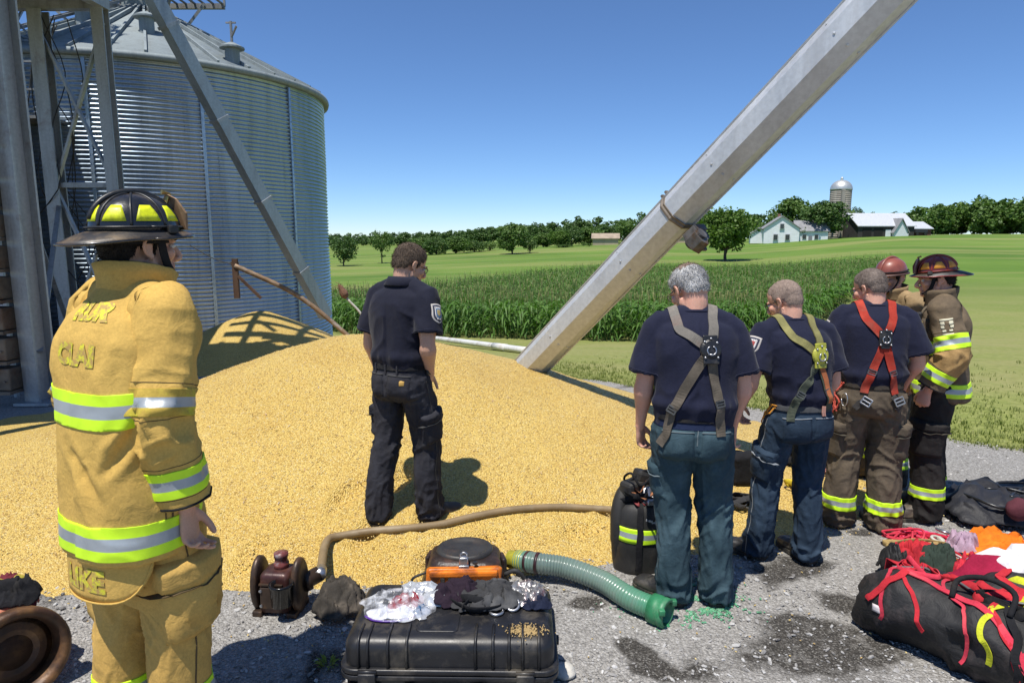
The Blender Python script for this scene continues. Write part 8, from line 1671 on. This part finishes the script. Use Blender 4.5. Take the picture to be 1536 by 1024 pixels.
    for k, (u, v, w, dd, mt, r_, lab, fl) in enumerate(((-.30, .05, .34, .24, pk, .010, 'pink webbing heaped at the rounded end of the duffel', 1.2), (-.02, .06, .40, .24, rd, .014, 'red strap lying in folds along the top of the duffel', 1.3), (.20, .08, .36, .24, lm, .015, 'lime strap folded over the far half of the duffel', 1.4), (.14, .02, .40, .20, BLACKC(), .018, 'black strap wound between the red and lime straps', 1.2))):
        c = W(u, v, .30); tangle(['pink_webbing', 'red_strap', 'lime_strap', 'black_strap'][k], c, w, dd, .05, r_, mt, lab, 'strap', 15, 140 + k, yaw, None, lambda x, y: bagz(x, y) + .03, flat=fl)
    T('pink_rope', W(-.12, .16, .0), .62, .34, .06, .011, pk, 'loose pink rope looped over the gap between the two black bags', 'rope', 26, 11, yaw, None, bagz); T('red_webbing', W(-.22, .10, .0), .50, .24, .05, .020, rd, 'wide red webbing folded across the near end of the duffel', 'webbing', 14, 13, yaw, None, bagz, flat=1.3); T('lime_webbing', W(.02, .26, .0), .34, .22, .06, .018, lm, 'lime yellow webbing knotted between the two bags', 'webbing', 9, 19, yaw, None, bagz, flat=1.4); T('lime_strap', W(.34, .30, .0), .22, .16, .05, .018, cloth('yellow_web', (.55, .42, .03), var=.3, weave=1200), 'short yellow strap lying on the second gear bag', 'strap', 7, 23, yaw, None, bagz, flat=1.3); T('grey_line', W(-.05, .2, .0), .5, .3, .05, .006, surf('grey_cord', (.35, .34, .32), .9, var=.4, vscale=30), 'thin grey cord tangled with the pink rope', 'cord', 20, 29, yaw, None, bagz)
    c = on_ground(1395, 822, YARD); T('magenta_rope', c + [0, 0, -.0], .52, .46, .05, .0095, cloth('magenta_rope', (.60, .06, .16), var=.3, weave=1200, alt=(.72, .14, .22)), 'magenta rope tangled on the gravel in front of the bags', 'rope', 34, 31, 0, None, YARD); T('crimson_rope', c + [-.02, .02, .0], .44, .40, .07, .012, cloth('crimson_rope', (.50, .02, .05), var=.3, weave=1200), 'thick crimson rope coiled within the magenta tangle', 'rope', 18, 33, 0, None, YARD); T('tan_strap', c + [.08, .0, 0], .34, .3, .06, .016, cloth('tan_web', (.38, .27, .11), var=.3, weave=1200), 'tan strap showing through the magenta rope', 'strap', 12, 35, 0, None, YARD, flat=1.2)
    for k, (dx, dy, lab) in enumerate(((.02, -.03, 'pale plastic clip resting on the magenta rope'), (.12, .08, 'grey steel clip half under the magenta rope'))): m = MB(); a = np.linspace(0, 2 * np.pi, 20); m.tube([(.045 * math.cos(t), .026 * math.sin(t), .0) for t in a], .009, 8); m.box((.03, 0, 0), (.03, .04, .02), bev=.004); o_ = m.out('clip', surf('pale_plastic', (.5, .5, .42), .5) if k == 0 else STEEL(), None, True); o_.location = c + np.array([dx, dy, .075]); o_.rotation_euler = (.3, .2, 1.1 * k + .4); tag(o_, lab, 'clip')
    for k, (px, py, w_, d_, mt, lab, nm) in enumerate(((1362, 862, .30, .16, rd, 'red cloth strip crumpled between the magenta rope and the duffel', 'red_cloth'), (1402, 868, .26, .20, cloth('dark_green_cloth', (.03, .045, .035), fstr=.5), 'dark green cloth scrap among the ropes', 'green_cloth'), (1452, 880, .30, .16, cloth('scarlet_cloth', (.50, .03, .05), fstr=.5), 'scarlet cloth folded against the white towel', 'scarlet_cloth'), (1440, 845, .24, .18, cloth('lilac_cloth', (.40, .28, .36), fstr=.5), 'pale lilac cloth scrap between the ropes and the orange heap', 'lilac_cloth'), (1340, 868, .2, .14, bl, 'black cloth corner at the edge of the rope tangle', 'black_cloth'))): cloth_obj(nm, on_ground(px, py, YARD) + [0, 0, .03], w_, d_, .4 * k, mt, lab, 'cloth', 200 + k, .07, 6, dome=.05)
    for k, (px, py, w_, mt, r_, lab, nm, fl) in enumerate(((1385, 850, .4, rd, .013, 'flat red sling looped over the rope tangle', 'red_sling', 1.4), (1420, 862, .4, surf('white_cord', (.5, .48, .46), .9, var=.4, vscale=30), .005, 'thin white cord strewn across the ropes', 'white_line', None), (1370, 838, .36, cloth('tan_web', (.38, .27, .11), var=.3, weave=1200), .012, 'khaki sling crossing the magenta rope', 'khaki_sling', 1.3), (1430, 870, .34, BLACKC(), .012, 'black sling lying over the red cloth', 'black_sling', 1.3), (1355, 822, .3, pk, .007, 'thin pink cord trailing at the edge of the tangle', 'pink_line', None), (1465, 862, .34, og_(), .012, 'orange sling running from the heap towards the ropes', 'orange_sling', 1.3))): T(nm, on_ground(px, py, YARD) + [0, 0, .05], w_, w_ * .75, .09, r_, mt, lab, 'sling', 15, 220 + k, 0, None, None, flat=fl)
    # long strands running out over the gravel
    A = [on_ground(px, py, YARD) + [0, 0, .008] for px, py in ((1440, 838), (1405, 822), (1372, 806), (1345, 800))]; m = MB(); m.tube(catmull([v - A[0] for v in A], 40), .010, 6); o_ = m.out('pink_strand', pk, None, True); o_.location = A[0]; tag(o_, 'straight pink rope end stretched over the gravel towards the boots', 'rope')
    # orange harness heap
    c = on_ground(1500, 850, YARD); og = og_(); cloth_obj('orange_vest', c + [0.04, 0, 0], .70, .50, .3, og, 'bright orange vest dropped in a heap beside the ropes', 'vest', 71, .10, 6, dome=.05); T('orange_webbing', c + [-.03, -.02, .04], .5, .36, .11, .020, og, 'orange harness webbing heaped on the orange vest', 'harness', 22, 37, 0, None, None, flat=1.3); T('navy_webbing', c + [.08, .03, .06], .46, .3, .10, .016, cloth('navy_web', (.02, .025, .06), var=.3), 'navy blue webbing crossing the orange heap', 'webbing', 12, 39, 0, None, None, flat=1.2); T('silver_webbing', c + [.12, -.04, .07], .4, .3, .09, .016, cloth('pale_web', (.32, .30, .33), var=.3), 'pale grey webbing lying on the orange heap', 'webbing', 10, 41, 0, None, None, flat=1.2)
    c = on_ground(1540, 925, YARD); cloth_obj('white_towel', c + [.02, .06, .16], .50, .26, -.55, cloth('white_towel', (.72, .71, .73), var=.1, fstr=.5), 'white towel lying rumpled over the gear between orange heap and bags', 'towel', 81, .08, 4, dome=.08, thick=.008); cloth_obj('crimson_cloth', c + [-.10, -.0, .09], .62, .26, -.6, cloth('crimson_cloth', (.30, .012, .045), fstr=.5), 'crimson cloth showing from under the white towel', 'cloth', 83, .07, 4, dome=.07)
    # hoses on a dark sheet that paints the shadow on the gravel
    c = on_ground(1510, 778, YARD); bk2 = cloth('shadow_sheet', (.020, .020, .024), fstr=.6, var=.4, rough=.6, spec=.4); cloth_obj('shadow_sheet', c + [.12, .12, 0], 1.2, .66, .1, bk2, 'black sheet standing in for the dark shadow on the gravel behind the orange heap', 'cover', 91, .09, 6, dome=.045, thick=.006)
    for k, (dx, dy, z_, sd, lab) in enumerate(((-.06, .02, .10, 43, 'thin black air hose looped over the dark shadow sheet'), (.16, .1, .12, 47, 'second looser black hose coil on the dark shadow sheet'))): T('air_hose', c + [dx, dy, z_], .62, .36, .07, .011, surf('black_hose', (.02, .02, .021), .35, var=.4, vscale=20), lab, 'hose', 18, sd)
    o_ = MB(); V, F = ellipsoid((0, 0, .06), (.07, .06, .07)); V = V * (1 + (fbm(V * 16, 3, 2) - .5) * .4)[:, None]; s = obj('maroon_pouch', V, F, cloth('maroon_pouch', (.10, .03, .04), fstr=.5), None); s.location = on_ground(1524, 800, YARD) + [0, 0, .10]; tag(s, 'small maroon pouch on the edge of the orange heap', 'pouch')

def g_between():
    for k, (px, py, nm, lab, mt, w, h, n, fl) in enumerate(((1118, 712, 'black_harness', 'black harness straps heaped on the corn between the two men in jeans', BLACKC(), .34, .22, 24, 1.3), (1112, 765, 'grey_strap', 'dark buckled straps lying on the corn by the heel of the man in jeans', cloth('grey_black_cloth', (.045, .045, .047)), .26, .10, 16, 1.2), (1208, 742, 'yellow_strap', 'tangled black and yellow strap on the corn between two pairs of trousers', cloth('yellow_web', (.55, .42, .03), var=.3, weave=1200), .3, .10, 16, 1.1), (1242, 716, 'pink_strap', 'dusty pink strap on the ground behind the brown trousers', cloth('dusty_pink', (.42, .20, .17)), .26, .06, 10, 1.2))):
        p = on_ground(px, py, YARD); tangle(nm, p + [0, .05, 0], w, w * .8, h, .016, mt, lab, 'straps', n, 70 + k, 0, None, YARD, flat=fl)
    p = on_ground(1116, 735, YARD); V, F = rbox(.17, .15, .26, .04, top_r=.05); V += ((fbm(V * 12, 3, 3) - .5) * .05)[:, None]; b = obj('black_pouch', V, F, BLACKC(), None); b.location = p + [0.02, .12, -.01]; tag(b, 'small black gear pouch on the corn behind the white haired man', 'pouch')
    p = on_ground(1205, 700, YARD); cloth_obj('black_rag_heap', p + [0, .1, 0], .42, .3, .2, BLACKC(), 'low black cloth dropped on the gravel behind the man in dark jeans', 'cloth', 97, .09, 5, dome=.05)

def build_gear():
    g_case(); out = g_pump(); g_hoses(out); g_pack(); g_reel(); g_drum(); g_tarp(); g_paint(); g_bags(); g_between()
# ------------------------------------------------------------------ light, sky, camera
def build_light():
    w = bpy.data.worlds.new('World'); SC.world = w; w.use_nodes = True; nt = w.node_tree; bg = nt.nodes['Background']
    sky = nt.nodes.new('ShaderNodeTexSky'); sky.sky_type = 'NISHITA'; sky.sun_disc = False
    d = -SUN_DIR; el = math.asin(d[2]); az = math.atan2(d[0], d[1])
    sky.sun_elevation = el; sky.sun_rotation = az; sky.altitude = 5000; sky.air_density = SKY[1]; sky.dust_density = SKY[2]; sky.ozone_density = SKY[3]
    nt.links.new(sky.outputs[0], bg.inputs['Color']); bg.inputs['Strength'].default_value = SKY[0]
    L = bpy.data.lights.new('sun', 'SUN'); L.energy = SUN_E; L.angle = R(.53); L.color = (1.0, .955, .88); o = bpy.data.objects.new('sun', L); COL.objects.link(o)
    o.rotation_euler = Vector(SUN_DIR).to_track_quat('-Z', 'Y').to_euler(); o.location = (-6, -10, 20)
    cam = bpy.data.cameras.new('camera'); cam.lens = 36 * FPX / 1536; cam.sensor_width = 36; cam.sensor_fit = 'HORIZONTAL'; cam.clip_start = .05; cam.clip_end = 6000
    c = bpy.data.objects.new('camera', cam); COL.objects.link(c); c.location = (0, 0, CAM_H); c.rotation_euler = (math.pi / 2 - PITCH, 0, 0); SC.camera = c
    vs = SC.view_settings; vs.view_transform = 'Standard'; vs.look = 'None'; vs.exposure = EXPO; vs.gamma = 1; vs.use_curve_mapping = False
    try:
        SC.cycles.max_bounces = 6; SC.cycles.diffuse_bounces = 3; SC.cycles.glossy_bounces = 3; SC.cycles.transmission_bounces = 4; SC.cycles.transparent_max_bounces = 6; SC.cycles.use_denoising = True; SC.cycles.caustics_reflective = False; SC.cycles.caustics_refractive = False
        SC.cycles.sample_clamp_indirect = 6
    except Exception: pass
SKY = (.110, 1.4, .0, 10.0); SUN_E = 4.4; EXPO = 0.38
build_light(); build_ground(); build_yard(); build_stones(); build_pile(); build_tufts(); far_corn(); build_corn(); build_trees(); build_farm(); build_bins(); build_tower(); build_auger(); build_pipes()
for f in (p_firefighter, p_officer, p_white, p_olive, p_red, p_brown, p_hidden): f()
build_gear()
